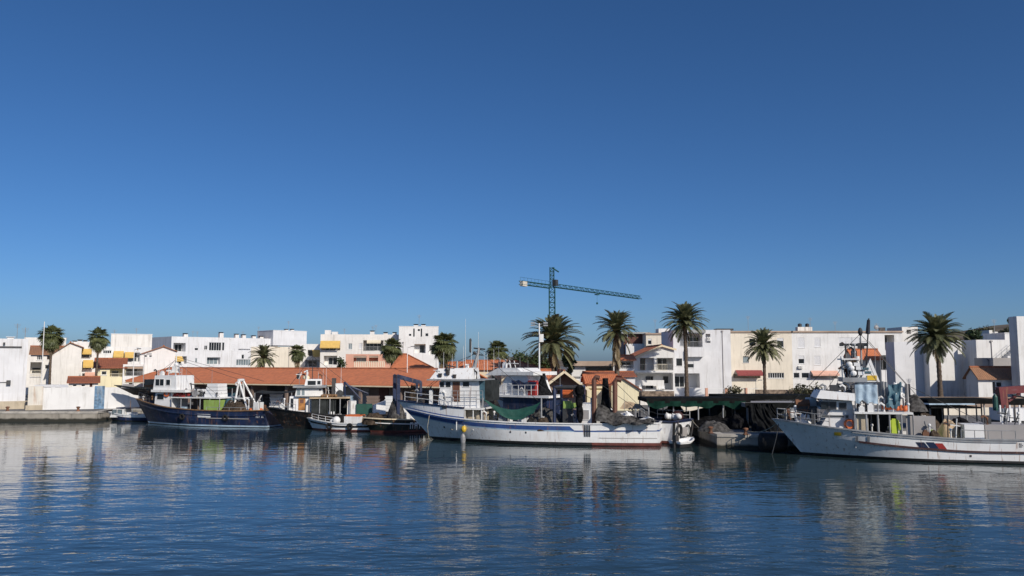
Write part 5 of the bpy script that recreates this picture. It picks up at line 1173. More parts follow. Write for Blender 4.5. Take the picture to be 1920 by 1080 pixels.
for t in (.3, .6): tyre(b, b.L*t, .45)
b.heap(668, 776, 690, 786, -.9, .6, 'net_brown', 'small brown net heap on the stern of the low workboat', z0=.45, seed=8)

# ---------------------------------------------------------------- dark green boat behind the white-and-blue trawler bow
b = Boat('workboat', 'dark green workboat with cream rail and grey tarpaulin beside the blue striped bow', (-6.2, 79.1), (-13.9, 76.1))
b.hull(3.2, [(0, 1.1), (.5, 1.15), (1, 1.35)], .7, [(.04, 0), (.2, 0), (lambda t: b.sh(t) - .35, 1), (lambda t: b.sh(t) - .12, 1), (lambda t: b.sh(t), 2)], ['boot_red', 'paint_green', 'paint_maroon'], bulw=.4, cap='trim_cream', capw=.22, tm=.6, ed=3.5, ew=2.4)
b.strake(lambda t: b.sh(t) - .38, 0, .97, .08, .08, 'paint_white2')
b.heap(722, 752, 762, 782, -1.2, 1.2, 'net_grey', 'grey tarpaulin heap on the dark green workboat', 'tarpaulin_heap', 'tarpaulin', z0=.75, seed=12, pw=.7)
b.heap(680, 775, 724, 786, -1.1, 1.0, 'net_brown', 'flat brown net heap on the dark green workboat foredeck', z0=.75, seed=14, pw=.6); marks(b, 768, 792, 802, 803, 4)
pa, pb, pc = b.P(747, 703, .9), b.P(789, 717, .9), b.P(788, 742, .9)
for sd in (.9, -.6):
    m = MB(); m.bar((pa.x, sd, .75), (pa.x, sd, pa.z), .3, .3, up=(0,1,0)); m.bar((pa.x + .1, sd, pa.z - .1), (pb.x, sd, pb.z), .3, .34); m.bar((pb.x, sd, pb.z + .1), (pb.x, sd, pc.z), .22, .22, up=(0,1,0)); part(b.r, 'loader_arm', m, 'paint_navy')
m = MB(); m.box(pb.x + .2, pa.x - .6, -.4, .5, .9, 2.6); part(b.r, 'machine_box', m, 'paint_white2')
b.rod('loader_hose', [(pa.x - .4, 1.05, pa.z - .3), ((pa.x+pb.x)/2, 1.05, pa.z - 1.3), (pb.x + .2, 1.05, pb.z - .2)], .04, 'rubber')
b.heap(762, 726, 786, 752, -.9, .6, 'net_brown', 'tangled brown net hanging by the navy loader arm', z0=1.4, seed=21)

# ---------------------------------------------------------------- white trawler with blue stripe (centre)
b = Boat('trawler', 'big white trawler with blue stripe, high forecastle and green net slung on deck', (11.77, 64.47), (-9.3, 70.0))
tE = b.at(1062, 795, 2.2)[0] / b.L; xB = b.at(1112, 815, 1.8)[0]
b.hull(4.7, [(0, 1.78), (.25, 1.68), (.55, 1.70), (.75, 1.88), (.87, 2.15), (1, 2.65)], 2.7,
       [(.05, 0), (.26, 0), (lambda t: b.sh(t) - .62, 1), (lambda t: b.sh(t) - .52 if t > tE else b.sh(t) - .61, 3), (lambda t: b.sh(t) - .18 if t > tE else b.sh(t) - .50, 2), (lambda t: b.sh(t), 1)], ['boot_black', 'paint_white', 'paint_blue', 'tarp_blue', 'boot_red'], bulw=.75, cap='paint_white', st=.48, stw=.42, ew=1.6, ed=3.2, tm=.5, n=90)
for pg in b.h.data.polygons:
    if pg.material_index == 0 and pg.center.x < xB: pg.material_index = 4
b.strake(lambda t: .62, 0.01, xB / b.L, .03, .045, 'shutter_grey', 'plank_seam', .004); b.strake(lambda t: 1.25, 0.01, xB / b.L, .03, .04, 'paint_white2', 'plank_seam', .004)
A = b
# raised forecastle
T0 = 1 - 5.6 / b.L; fc = lambda t: 2.78 + .42 * max(0, (t - T0) / (1 - T0)) ** 1.3
m = MB(); TT = [T0 + (1 - T0) * i / 22 for i in range(23)]
for sd in (1, -1):
    lo = [b.pt(t, b.sh(t) + .05, sd) for t in TT]; hi = [Vector((b.pt(t, b.sh(t), sd).x + .55 * max(0, (t-.81)/.19) ** 2, sd * max(.03, b.half(t, b.sh(t)) + .06 * (1-t)), fc(t))) for t in TT]; q = len(TT)
    m.add(lo + hi, [(i, i+1, q+i+1, q+i) for i in range(q-1)])
pl = [Vector((b.pt(t, b.sh(t), 1).x, b.half(t, b.sh(t)) * .97, fc(t) - .06)) for t in TT]; m.add(pl + [Vector((p.x, -p.y, p.z)) for p in pl], [(i, i+1, q+i+1, q+i) for i in range(q-1)])
fo = part(b.r, 'forecastle', m, 'paint_white')
m = MB(); hp = [Vector((b.pt(t, b.sh(t), 1).x + .55 * max(0, (t-.81)/.19) ** 2, max(.03, b.half(t, b.sh(t)) + .06*(1-t)), fc(t) + .04)) for t in TT]; sweep(m, hp + [Vector((p.x, -p.y, p.z)) for p in hp[::-1]], .12, .12); part(fo, 'cap_rail', m, 'paint_navy')
b.strake(lambda t: b.sh(t) + .02, T0, .985, .05, .30, 'paint_blue', 'blue_band')
for px0, px1 in ((792, 798), (832, 838)):
    x, z = b.at((px0+px1)/2, 762.5, 1.6); m = MB(); y = b.side(x, min(z, b.sh(.85))) + .05; m.box(x - .2, x + .2, y - .06, y + .03, z - .13, z + .13); part(fo, 'scuttle', m, 'glass_dark')
# deck under the bridge and bridge
x0 = b.at(905, 760, 1.9)[0]; xf = T0 * b.L + .3
m = MB(); m.box(x0, xf, -1.95, 2.0, fc(T0) - .12, fc(T0) + .02); br = part(b.r, 'bridge_deck', m, 'paint_white2')
m = MB(); m.box(x0 + .4, xf + .6, -1.5, 1.35, .95, fc(T0) - .13); part(b.r, 'deckhouse', m, 'plaster_plinth')
for k in range(4): x = x0 + .1 + (xf - x0 - .2) * k / 3; b.rod('deck_pillar', [(x, 1.9, 1.0), (x, 1.9, fc(T0) - .12)], .045, 'metal_white')
wh = b.box('wheelhouse', 821, 713.5, 900, 757, -1.3, 1.35, 'paint_white', rf=.25, rb=.1, z0=fc(T0) + .02)
b.wins(wh, [(825, 716, 833, 726), (836, 716, 845, 726), (868, 716, 880, 725)], 1.355); b.wins(wh, [(850, 717, 861, 752)], 1.355, 'wood', 'trim_brown')
b.box('bridge_roof', 800, 711, 906, 713.8, -1.75, 1.8, 'metal_grey')
ps = [b.P(806, 711, 1.2), b.P(812, 691, .6), b.P(888, 689.5, .6), b.P(884, 711, 1.2)]
m = MB(); 
for sd in (1, -1): pass
m.hexa([(ps[3].x, -1.3, ps[3].z), (ps[0].x, -1.3, ps[0].z), (ps[0].x, 1.3, ps[0].z), (ps[3].x, 1.3, ps[3].z)], [(ps[2].x, -.8, ps[2].z), (ps[1].x - .5, -.8, ps[1].z), (ps[1].x - .5, .8, ps[1].z), (ps[2].x, .8, ps[2].z)]); fl_ = part(b.r, 'monkey_island', m, 'paint_white')
for px, py in ((826, 704), (840, 700), (853, 706)): x, z = b.at(px, py, 1.1); m = MB(); m.box(x-.14, x+.14, 1.0, 1.3, z-.14, z+.18); part(fl_, 'deck_lamp', m, 'metal_dark')
m = MB(); x, z = b.at(843, 695, .9); m.tube([(x, .9, z-.2), (x, .9, z+.6)], .05, 5); m.bar((x-.5, .9, z+.3), (x+.4, .9, z+.5), .1); m.ball((x+.2, .9, z+.1), .2); part(fl_, 'searchlight', m, 'metal_dark')
ax = b.at(857, 700, 0)[0]; b.rod('mast', [(ax, 0, b.at(857, 711, 0)[1]), (ax, 0, b.at(857, 677, 0)[1])], .09, 'metal_grey')
b.rod('derrick', [b.P(886, 700, 0), b.P(899, 652, 0)], .22, 'metal_grey', None, .10); m = MB(); q = b.P(899, 655, 0); m.bar(q + Vector((-.5,0,0)), q + Vector((.5,0,.1)), .12); m.bar(q + Vector((-.3,0,-.5)), q + Vector((.5,0,-.4)), .1); m.ball(q + Vector((.45,0,-.3)), .14); part(b.r, 'derrick_head', m, 'metal_dark')
radar(b, b.at(876, 690, 0)[0], 0, b.at(876, 690, 0)[1], 1.5)
for px, yt in ((873, 598), (869, 648), (897, 622), (884, 640), (908, 660), (914, 662)): x, z = b.at(px, yt, .5); whip(b, x, .5, b.at(px, 700, .5)[1], z, .022)
x, z = b.at(884, 648, .2); m = MB(); m.lathe([(.05, -.6), (.1, -.5), (.1, .5), (.05, .6)], (x, .5, z), 8); part(b.r, 'flag_roll', m, 'metal_dark')
b.rail([b.P(px, 756, 1.95) for px in (846, 858, 870, 882, 893, 905)], 1.0, 'metal_grey', 3); b.rail([Vector((p.x, p.y - .1, p.z)) for p in hp[4:22:4]], .8, 'metal_white', 2)
m = MB(); x, z = b.at(790, 748, .5); m.lathe([(.3,-.5),(.3,-.4),(.15,-.38),(.15,.38),(.3,.4),(.3,.5)], (x, 0, 3.2), 10, axis='y'); m.box(x-.3, x+.3, -.3, .3, 2.75, 3.1); part(b.r, 'windlass', m, 'metal_dark')
m = MB(); x, z = b.at(808, 740, .8); m.box(x-.12, x+.12, .6, .9, 2.8, b.at(808, 731, .8)[1]); part(b.r, 'vent', m, 'trim_white')
# dark upright panels aft of the bridge and the slung green net
for px0, px1, mt in ((899, 909, 'tarp_bluegreen'), (909, 921, 'canvas_dark')): b.box('dark_panel', px0, 713, px1, 752, -1.2, 1.3, mt)
g = [b.P(906, 748, 1.4), b.P(1014, 753, 1.4), b.P(1000, 775, 1.7), b.P(922, 764, 1.7)]
m = sheet(g[0], g[1], g[2], g[3], .75, 20, 8, 3, .1); b.on('slung_net', m, 'tarp_green', 'dark green net slung like a hammock over the white trawler deck', 'net', smooth=True)
for px in (905, 1015): x = b.at(px, 760, 1.4)[0]; b.rod('net_post', [(x, 1.4, .95), (x, 1.4, b.at(px, 746, 1.4)[1])], .07, 'metal_grey')
winch(b, b.at(928, 780, .8)[0], .7, .95, 'metal_dark', .5, 1.2); m = MB(); x = b.at(944, 778, 1.2)[0]; m.box(x-.3, x+.3, .9, 1.4, .95, b.at(944, 770, 1.4)[1]); part(b.r, 'winch_box', m, 'shutter_grey')
m = MB(); x = b.at(912, 770, .5)[0]; m.box(x-1.2, x+.6, -1.6, -1.2, .95, 2.6); part(b.r, 'deck_screen', m, 'canvas_dark')
b.heap(985, 768, 1062, 792, -1.7, 1.6, 'net_grey', 'grey net heap on the white trawler working deck', z0=.92, seed=31, pw=.6)
b.heap(1000, 782, 1036, 795, 1.2, 2.3, 'net_brown', 'brown net hanging over the white trawler gunwale', z0=1.1, seed=33)
xg = b.at(1068, 770, 0)[0]; zg = b.at(1068, 727, 1.6)[1]
for dx in (-.95, .95): b.portal('gantry', xg + dx, 3.2, .95, zg, 0, .14, 'paint_navy')
for sd in (-1.45, 1.45): b.rod('gantry_beam', [(xg - .95, sd, zg), (xg + .95, sd, zg)], .14, 'metal_dark')
for sd in (1.6,):
    m = MB(); a = b.P(1087, 728, 1.6); m.ball((a.x, 1.6, a.z - .2), .4, .3, .5); m.ball((a.x + .05, 1.6, a.z - 1.0), .3, .25, .7); m.ball((a.x, 1.6, a.z - 2.0), .28, .22, .8); b.on('hanging_net', m, 'net_black', 'black net bundle hanging from the navy stern gantry', 'net', smooth=True)
x0_, zt = b.at(1055, 731, .6); x1_, zb = b.at(1074, 746, .6); m = MB(); m.box(x1_, x0_, .5, .65, zb, zt)
for k in range(4): m.box(x1_ - .01, x0_ + .01, .65, .68, zb + (zt-zb)*(k+.1)/4, zb + (zt-zb)*(k+.4)/4)
part(b.r, 'orange_hatch_board', m, 'paint_orange')
x0_, zt = b.at(1056, 752, .9); x1_, zb = b.at(1070, 766, .9); m = MB(); m.box(x1_, x0_, .4, .9, zb, zt); m.box(x1_ - .4, x1_ - .02, .4, .8, zb, zt - .15); b.on('lime_box', m, 'paint_lime', 'lime yellow box under the navy stern gantry', 'box'); b.box('box_stand', 1055, 766, 1072, 790, .3, 1.0, 'metal_dark', z0=.95)
sh_ = b.box('stern_house', 1087, 757, 1110, 792, -.9, 1.25, 'paint_white', z0=.95); b.wins(sh_, [(1089, 769, 1104, 787)], 1.26, 'frame_white', 'shutter_grey'); b.box('stern_post', 1107, 746, 1112, 760, .7, 1.1, 'paint_white')
for k in range(4): b.patch(1095.5 + k*3.2, 797, 1097.3 + k*3.2, 819, 'rubber', 'fender_bar', .05)
x, z = b.at(868, 805, 2.2); y = b.side(x, z); m = MB(); m.ball((x, y + .2, z), .22, .2, .28); part(b.r, 'yellow_float', m, 'paint_yellow'); m = MB(); m.ball((x + .08, y + .16, z - .85), .22, .18, .5); part(b.r, 'fender', m, 'metal_grey'); b.rod('fender_rope', [(x, y + .15, z + .2), (x - .05, y + .08, b.sh(.7) + .9)], .02, 'rope')
for px, py in ((957, 810), (986, 811), (833, 801)): b.patch(px - 1.4, py - 1.8, px + 1.4, py + 1.8, 'metal_dark', 'scupper', .015)
b.rod('mooring_line', [Vector((b.L*.87, 1.4, 2.1)), Vector((b.L*.865, 2.1, 1.2)), Vector((b.L*.86, 2.0, .2))], .02, 'rope')

# gallows posts and hanging nets aft
for px0, px1, yt, yb in ((1114, 1124, 709, 750), (1153, 1165, 713, 752)):
    m = MB(); p0 = b.P(px0, yb, 1.0); p1 = b.P(px0, yt + 3, 1.2); p2 = b.P(px1, yt, 1.2); m.tube([(p0.x, 1.2, 1.2), (p1.x, 1.2, p1.z), (p1.x - .15, 1.2, p1.z + .2), (p2.x, 1.2, p2.z)], .2, 8); part(b.r, 'gallows_pipe', m, 'trim_brown')
b.heap(1120, 709, 1154, 756, -1.0, 1.4, 'net_black', 'steep black net hung up between the brown gallows pipes', z0=2.2, seed=44, cone=True); m = MB(); a = b.P(1135, 709, .2); m.tube([(a.x, .2, 1.2), (a.x, .2, a.z)], .5, 8, 0, .22); b.on('net_bundle', m, 'net_black', 'black net column hoisted between the brown gallows pipes', 'net')
g = [b.P(1120, 757, 1.0), b.P(1232, 789, 1.9), b.P(1225, 792, 2.2), b.P(1116, 788, 2.2)]
m = sheet(g[0], g[1], g[2], g[3], .25, 26, 10, 5, .35); b.on('draped_net', m, 'net_grey', 'grey net draped down to the stern of the striped trawler', 'net', smooth=True)
m = sheet(b.P(1128, 757, .2), b.P(1226, 786, 1.2), b.P(1228, 791, 1.6), b.P(1150, 784, 1.6), .25, 26, 8, 6, .35); b.on('float_line', m, 'trim_white', 'band of white floats and pale rope on the stern net', 'floats', smooth=True)

# ---------------------------------------------------------------- second white trawler, lying inside at an angle
b = Boat('trawler', 'white trawler lying inside the striped one with its roped transom showing past it', (14.0, 66.4), (-1.56, 77.3)); Bb = b
b.hull(4.7, [(0, 1.8), (.3, 1.72), (.6, 2.0), (.85, 2.7), (1, 3.3)], 2.2, [(.05, 0), (.24, 0), (lambda t: .62 + .3*t, 1), (lambda t: b.sh(t) - .16, 1), (lambda t: b.sh(t), 2)], ['boot_red', 'paint_white', 'paint_navy'], bulw=.7, cap='paint_navy', st=.8, stw=.72, trk=.25)
m = MB(); y = b.side(.3, 1); m.tube([(.12, y, .0), (.0, y + .02, 1.75)], .11, 6); part(b.r, 'corner_fender', m, 'rubber'); m = MB(); m.tube([(.1, -y, .0), (0, -y - .02, 1.75)], .09, 6); part(b.r, 'corner_fender', m, 'rubber')
# transom gear
m = MB(); m.torus((-.05, .9, 1.1), .4, .08, 'x'); part(b.r, 'transom_hose', m, 'rubber'); m = MB(); m.torus((-.05, -.8, .95), .45, .06, 'x'); part(b.r, 'transom_hose', m, 'rubber')
m = MB(); m.box(-.12, .02, -.5, .45, .55, 1.25); part(b.r, 'transom_hatch', m, 'shutter_grey')
for y0, y1 in ((-1.9, -1.2), (1.2, 1.9)): m = MB(); m.tube([(-.08, y0, 1.75), (-.12, (y0+y1)/2, .9), (-.08, y1, .3)], .05, 5); part(b.r, 'mooring_rope', m, 'metal_dark')
# superstructure far forward
zd = b.at(965, 741, 2.0)[1]; d0 = b.at(1030, 741, 2.0)[0]; d1 = b.at(921, 741, 2.0)[0]
m = MB(); m.box(d0, d1 - .6, -2.1, 2.1, zd - .18, zd); bd = part(b.r, 'boat_deck', m, 'paint_white')
m = MB(); m.box(d0 + .4, d1 - 1.2, -1.8, 1.8, 1.4, zd - .19); part(b.r, 'deckhouse', m, 'paint_navy')
w1 = b.box('wheelhouse', 928, 703, 1000, 741, -1.6, 1.6, 'paint_white', rf=1.5, rb=.7, z0=zd); b.wins(w1, [(964, 718, 975, 727), (977, 718, 985, 726)], 1.45, 'frame_white', 'tarp_bluegreen')
b.box('wheelhouse_roof', 908, 690, 985, 704, -1.7, 1.7, 'paint_white', rf=1.6, rb=.9); b.box('roof_awning', 935, 697, 1000, 703.5, -2.0, 2.0, 'paint_white2', rf=.3)
m = sheet(b.P(958, 711, 1.8), b.P(1008, 715, 1.8), b.P(1000, 729, 1.9), b.P(962, 727, 1.9), .15, 14, 6, 9, .15); part(b.r, 'weather_cloth', m, 'paint_navy', True)
m = MB(); m.prism([b.P(922, 703, 1.75), b.P(922, 718, 1.75), b.P(940, 719, 1.75)], (0, -.1, 0)); part(b.r, 'shade_panel', m, 'canvas_dark')  # dark triangle stands in for the shade beside the wheelhouse
b.rail([b.P(px, 741, 2.0) for px in (924, 936, 948, 960, 972, 984, 996, 1008)], .9, 'metal_white', 2)
m = MB(); x, z = b.at(999, 724, 1.5); m.box(x-.4, x+.4, 1.2, 1.7, zd, z + .5); part(b.r, 'red_locker', m, 'paint_red')
for px, yt in ((926, 655), (914, 668), (945, 672)): x, z = b.at(px, yt, 0); whip(b, x, 0, zd + 1.5, z, .025)
b.heap(1000, 697, 1035, 738, -.9, 1.3, 'net_black', 'tall black net pile on the boat deck before the floodlight mast', z0=zd, seed=41, cone=True)
m = MB(); a = b.P(1018, 700, .3); m.tube([(a.x, .3, zd), (a.x, .3, a.z)], .35, 8, 0, .22); b.on('net_bundle', m, 'net_black', 'upright black net bundle standing in the tall black net pile', 'net')
m = sheet(b.P(1162, 766, -1.0), b.P(1236, 777, -1.4), b.P(1210, 766, -2.2), b.P(1172, 752, -2.0), -.15, 16, 8, 7, .12); b.on('straw_tarp', m, 'tarp_beige', 'beige tarpaulin spread over gear at the trawler stern', 'tarpaulin', smooth=True)
for px, yt in ((1140, 766), (1178, 770), (1195, 774), (1213, 780)): x, z = b.at(px, yt, -1.2); b.rod('net_stake', [(x, -1.2, 1.1), (x, -1.2, z)], .08, 'metal_dark')
m = MB(); 
for k in range(12): m.ball((.5 + .28*k, -1.7 + .2*math.sin(k*2.1), 1.35 + .1*math.cos(k*3)), .2, .2, .18, 7, 5)
b.on('float_heap', m, 'paint_white2', 'row of white floats along the far bulwark of the roped trawler', 'floats')
m = MB(); q = b.P(1268, 775, -1); m.ball((q.x, -1.2, 2.0), .55, .5, .5); m.ball((q.x + .6, -1.5, 1.9), .4); b.on('red_bundle', m, 'paint_maroon', 'maroon bundle on the stern corner of the roped trawler', 'bundle', smooth=True)
b.rail([b.pt(t, b.sh(t), -1, -.1) for t in (.01, .06, .12, .18)], .7, 'metal_white', 2)
# tender behind the transom
tb = Boat('dinghy', 'small white dinghy with dark outboard tucked behind the white trawler transom', (12.5, 62.5), (14.2, 64.0), 'dinghy')
tb.hull(1.3, [(0, .42), (.5, .42), (1, .62)], .4, [(.03, 0), (.08, 0), (lambda t: tb.sh(t) - .12, 0), (lambda t: tb.sh(t), 1)], ['boot_black', 'paint_white'], bulw=.25, cap='paint_white', capw=.1, draft=.25)
m = MB(); m.box(-.1, .3, -.16, .16, .3, .95); m.box(-.2, -.02, -.07, .07, -.3, .4); part(tb.r, 'outboard_engine', m, 'metal_dark'); m = MB(); m.box(.9, 1.15, -.5, .5, .28, .33); part(tb.r, 'thwart', m, 'wood')

# ---------------------------------------------------------------- right-hand trawler
b = Boat('trawler', 'white trawler with grey flared bow, maroon rubbing strake and light blue tarpaulin', (38.8, 53.3), (18.7, 58.3)); Rb = b
b.hull(5.2, [(0, 1.75), (.2, 1.55), (.45, 1.5), (.65, 1.72), (.85, 2.1), (1, 2.5)], 2.0, [(.05, 0), (.2, 0), (lambda t: b.sh(t) - .75, 1), (lambda t: b.sh(t), 1)], ['boot_black', 'paint_white'], bulw=.75, cap='metal_grey', ed=3.2, ew=1.4, st=.9, stw=.85, tm=.57)
b.strake(lambda t: b.sh(t) - .78, .05, .78, .12, .13, 'paint_maroon'); b.strake(lambda t: b.sh(t) - .12, .3, .78, .06, .10, 'metal_grey', 'top_strake')
b.patch(1722, 829, 1739, 844, 'paint_navy', 'painted_emblem', .02, .35); b.patch(1741, 829, 1757, 845, 'paint_navy', 'painted_emblem', .02, .35); b.patch(1758, 831, 1773, 846, 'paint_red', 'painted_emblem', .02, .35); b.patch(1564, 810, 1577, 817, 'paint_yellow', 'name_board', .06)
for px in (1604, 1626): b.patch(px, 817, px + 5, 829, 'metal_grey', 'freeing_port', .03)
marks(b, 1910, 831, 1930, 840, 4, 'metal_dark'); b.patch(1818, 853, 1822, 857, 'metal_dark', 'outlet', .02)
lo = b.box('deckhouse', 1532, 768, 1602, 806, -1.0, 1.05, 'paint_white', rf=.9, z0=1.62); up = b.box('wheelhouse', 1537, 751, 1600, 768, -1.15, 1.25, 'paint_white2', rf=.25, rb=.1); b.wins(up, [(1541, 754, 1553, 766), (1556, 754, 1567, 766), (1574, 756, 1586, 766)], 1.255, 'frame_dark'); b.wins(lo, [(1540, 779, 1582, 782), (1586, 779, 1590, 784)], 1.055, 'metal_grey')
for dy in (-1, 0, 1): xx, zz = b.at(1537, 759, 0); m = MB(); m.box(xx - .1 - .16, xx + .14 - .05, dy - .38, dy + .38, zz - .22, zz + .25); part(up, 'window', m, 'glass_dark')
m = MB(); a = b.P(1538, 741, 1.5); c = b.P(1602, 750, 1.5); m.hexa([(c.x,-1.8,c.z-.05),(a.x+.3,-1.8,a.z-.2),(a.x+.3,1.8,a.z-.2),(c.x,1.8,c.z-.05)], [(c.x,-1.7,c.z+.45),(a.x,-1.7,a.z+.35),(a.x,1.7,a.z+.35),(c.x,1.7,c.z+.45)]); rf_ = part(b.r, 'bridge_roof', m, 'paint_white')
for px, py, w in ((1550, 733, .3), (1564, 727, .55), (1578, 725, .6), (1590, 735, .4)): x, z = b.at(px, py, .8); m = MB(); m.box(x-w/2, x+w/2, .5, 1.0, z-w*.4, z+w*.35); m.tube([(x, .8, z - 1), (x, .8, z)], .05, 5); part(rf_, 'searchlight', m, 'metal_dark')
m = MB(); a, c = b.P(1544, 745, 1.2), b.P(1548, 722, 1.2); m.tube([a, c], .06, 6); part(rf_, 'bracket', m, 'metal_grey')
# mast tower
for px in (1583, 1606):
    for sd in (.9, -.9): x, z = b.at(px, 668, sd); b.rod('mast_leg', [(x, sd, 3.2), (x + (.15 if px < 1590 else -.1), sd*.7, z)], .09, 'metal_white')
x0_, zt = b.at(1578, 672, 1); x1_, _ = b.at(1612, 672, 1); m = MB(); m.box(x1_, x0_, -1.1, 1.1, zt - .1, zt); part(b.r, 'mast_platform', m, 'metal_white'); m = MB(); m.box(x1_ + .1, x0_ - .5, -.8, .9, zt - 1.1, zt - .25); part(b.r, 'crow_nest', m, 'metal_dark')
m = MB(); zq = b.at(1600, 712, 1)[1]; m.box(x1_ - .4, x0_, -1.0, 1.2, zq - .15, zq + .15); part(b.r, 'mast_crossbar', m, 'metal_grey')
for k, py in enumerate((683, 690, 700)): x, z = b.at(1592 + 4*k, py, .9); m = MB(); m.ball((x, .95, z), .22, .2, .2); m.box(x-.7, x-.3, .7, 1.0, z-.12, z+.12); part(b.r, 'deck_lamp', m, 'trim_white')
x, z = b.at(1613, 622, 0); b.rod('mast', [(x, 0, zt - 1.5), (x, 0, z)], .08, 'metal_grey', None, .05); m = MB(); m.ball((x, 0, z), .16, .16, .3); m.box(x-.2, x+.2, -.15, .15, z - 1.2, z - .8); part(b.r, 'masthead_light', m, 'metal_dark')
x, z = b.at(1629, 597, 0); x2, z2 = b.at(1622, 662, 0); b.rod('flag_staff', [(x2, 0, zt - 1), (x, 0, z)], .05, 'metal_dark'); m = MB(); m.tube([(x + .02, 0, z - .1), (x - .02 + (x2-x)*.4, 0, z + (z2-z)*.45)], .11, 6, 0, .16); b.on('furled_flag', m, 'cloth_dark', 'dark furled flag on the tallest staff of the flared bow trawler', 'flag')
for px, yt, yb in ((1586, 640, 672), (1597, 632, 672), (1640, 652, 722), (1650, 668, 722), (1660, 690, 740), (1556, 700, 742), (1570, 708, 742)): x, z = b.at(px, yt, .4); whip(b, x, .4, b.at(px, yb, .4)[1] - .3, z, .025, 'metal_grey')
pk = b.P(1628, 676, .4)    # draped signal flags and boards
m = MB(); m.prism([b.P(1612, 716, .5), b.P(1650, 716, .5), b.P(1632, 672, .5)], (0, -.3, 0)); part(b.r, 'white_sail_cloth', m, 'trim_white')
for px0, py0, px1, py1, mt in ((1617, 689, 1629, 693, 'tarp_bluegreen'), (1622, 696, 1634, 700, 'tarp_bluegreen'), (1626, 704, 1644, 713, 'paint_yellow')): b.box('cloth_band', px0, py0, px1, py1, .505, .56, mt)
x0_, zt = b.at(1603, 721, 1.7); x1_, zb = b.at(1646, 757, 1.7); m = MB(); W2 = x0_ - x1_
m.grid(lambda u, v: Vector((x1_ + W2*u, 1.7 + .03*math.sin(u*17) + .05*noise.noise(Vector((u*5, v*4, 2))), zb + (zt-zb)*v)), 40, 8); m.grid(lambda u, v: Vector((x1_ + W2*u, 1.7 - 2.6*v, zt + .05*math.sin(u*12))), 12, 6)
b.on('blue_tarp', m, 'tarp_blue', 'light blue tarpaulin curtain hung on the trawler shelter frame', 'tarpaulin', smooth=True)
for x in (x0_, x1_, (x0_+x1_)/2): b.rod('tarp_frame', [(x, 1.62, 1.0), (x, 1.62, zt)], .06, 'metal_grey')
for x in (x0_, x1_): b.rod('tarp_frame', [(x, -1.0, 1.0), (x, -1.0, zt)], .06, 'metal_grey')
s0, z0 = b.at(1602, 773, 1.95); s1, _ = b.at(1712, 773, 1.95); m = MB(); m.box(s1, s0, -2.0, 2.0, z0 - .10, z0 + .04); part(b.r, 'shelter_roof', m, 'paint_white2')
m = MB(); m.box(s1 + .3, s0 - .3, -1.9, -1.8, .8, z0 - .11); part(b.r, 'shelter_wall', m, 'canvas_dark'); 
for k in range(6): x = s1 + (s0-s1)*k/5; b.rod('shelter_post', [(x, 1.9, .75), (x, 1.9, z0 - .1)], .06, 'metal_grey')
m = MB(); m.box(b.at(1628, 790, 1.6)[0], s0 - .2, 1.55, 1.6, .8, z0 - .12); part(b.r, 'shelter_screen', m, 'plaster_plinth')
m = MB(); m.box(s1 - 1.4, s1 + .4, 1.6, 1.7, .8, z0 - .2); part(b.r, 'shelter_screen', m, 'shutter_grey')
winch(b, b.at(1650, 800, .5)[0], .3, .75, 'metal_dark', .5, 1.6); lifering(b, b.at(1592, 795, 1.35)[0], 1.42, b.at(1592, 795, 1.35)[1])
# oilskins hanging under the shelter
x, z = b.at(1677, 785, 1.7); zb = b.at(1677, 815, 1.7)[1]; m = MB(); m.hexa([(x-.22,1.5,zb),(x+.22,1.5,zb),(x+.22,1.75,zb),(x-.22,1.75,zb)], [(x-.16,1.55,z),(x+.16,1.55,z),(x+.16,1.7,z),(x-.16,1.7,z)]); m.bar((x-.2,1.62,z-.1), (x-.32,1.66,z-.75), .13); m.bar((x+.2,1.62,z-.1), (x+.3,1.66,z-.75), .13); b.on('oilskin', m, 'hivis', 'yellow green oilskin hanging under the trawler shelter deck', 'oilskin')
m = sheet(b.P(1666, 720, 1.2), b.P(1690, 716, 1.2), b.P(1688, 762, 1.7), b.P(1662, 764, 1.7), .1, 10, 10, 12, .3); b.on('teal_net', m, 'tarp_bluegreen', 'teal net hanging beside the light blue tarpaulin', 'net', smooth=True)
m = sheet(b.P(1676, 716, .6), b.P(1697, 718, .6), b.P(1696, 740, .9), b.P(1674, 742, .9), .1, 8, 8, 14, .2); b.on('white_cloth', m, 'trim_white', 'white cloth hung behind the teal net', 'cloth', smooth=True)
for px, yt in ((1655, 715), (1661, 716), (1700, 720)): x, z = b.at(px, yt, .9); b.rod('derrick_post', [(x, .9, z0), (x, .9, z)], .1, 'metal_grey')
b.heap(1690, 742, 1738, 774, -1.0, 1.2, 'net_grey', 'grey tangled net on the trawler shelter roof', z0=z0 + .04, seed=51)
b.heap(1702, 783, 1760, 824, -1.4, 1.8, 'trim_white', 'white heap of floats and sheeting on the trawler afterdeck', 'float_heap', 'floats', z0=.8, seed=52, pw=.8)
b.heap(1745, 790, 1812, 824, -1.2, 1.6, 'tarp_beige', 'pale beige net heap on the trawler afterdeck', z0=.8, seed=53, pw=.8); b.heap(1727, 784, 1756, 806, .2, 1.9, 'paint_lime', 'faded lime net on top of the white float heap', z0=1.6, seed=54)
b.heap(1735, 808, 1768, 822, 1.2, 2.5, 'net_brown', 'brown net bundle by the trawler gunwale', z0=1.1, seed=55)
x0_, zt = b.at(1808, 796, 1.9); x1_, zb = b.at(1846, 816, 1.9); m = MB(); m.box(x1_, x0_, .4, 1.9, .8, zt); b.on('white_locker', m, 'trim_white', 'plain white locker on the trawler afterdeck', 'locker')
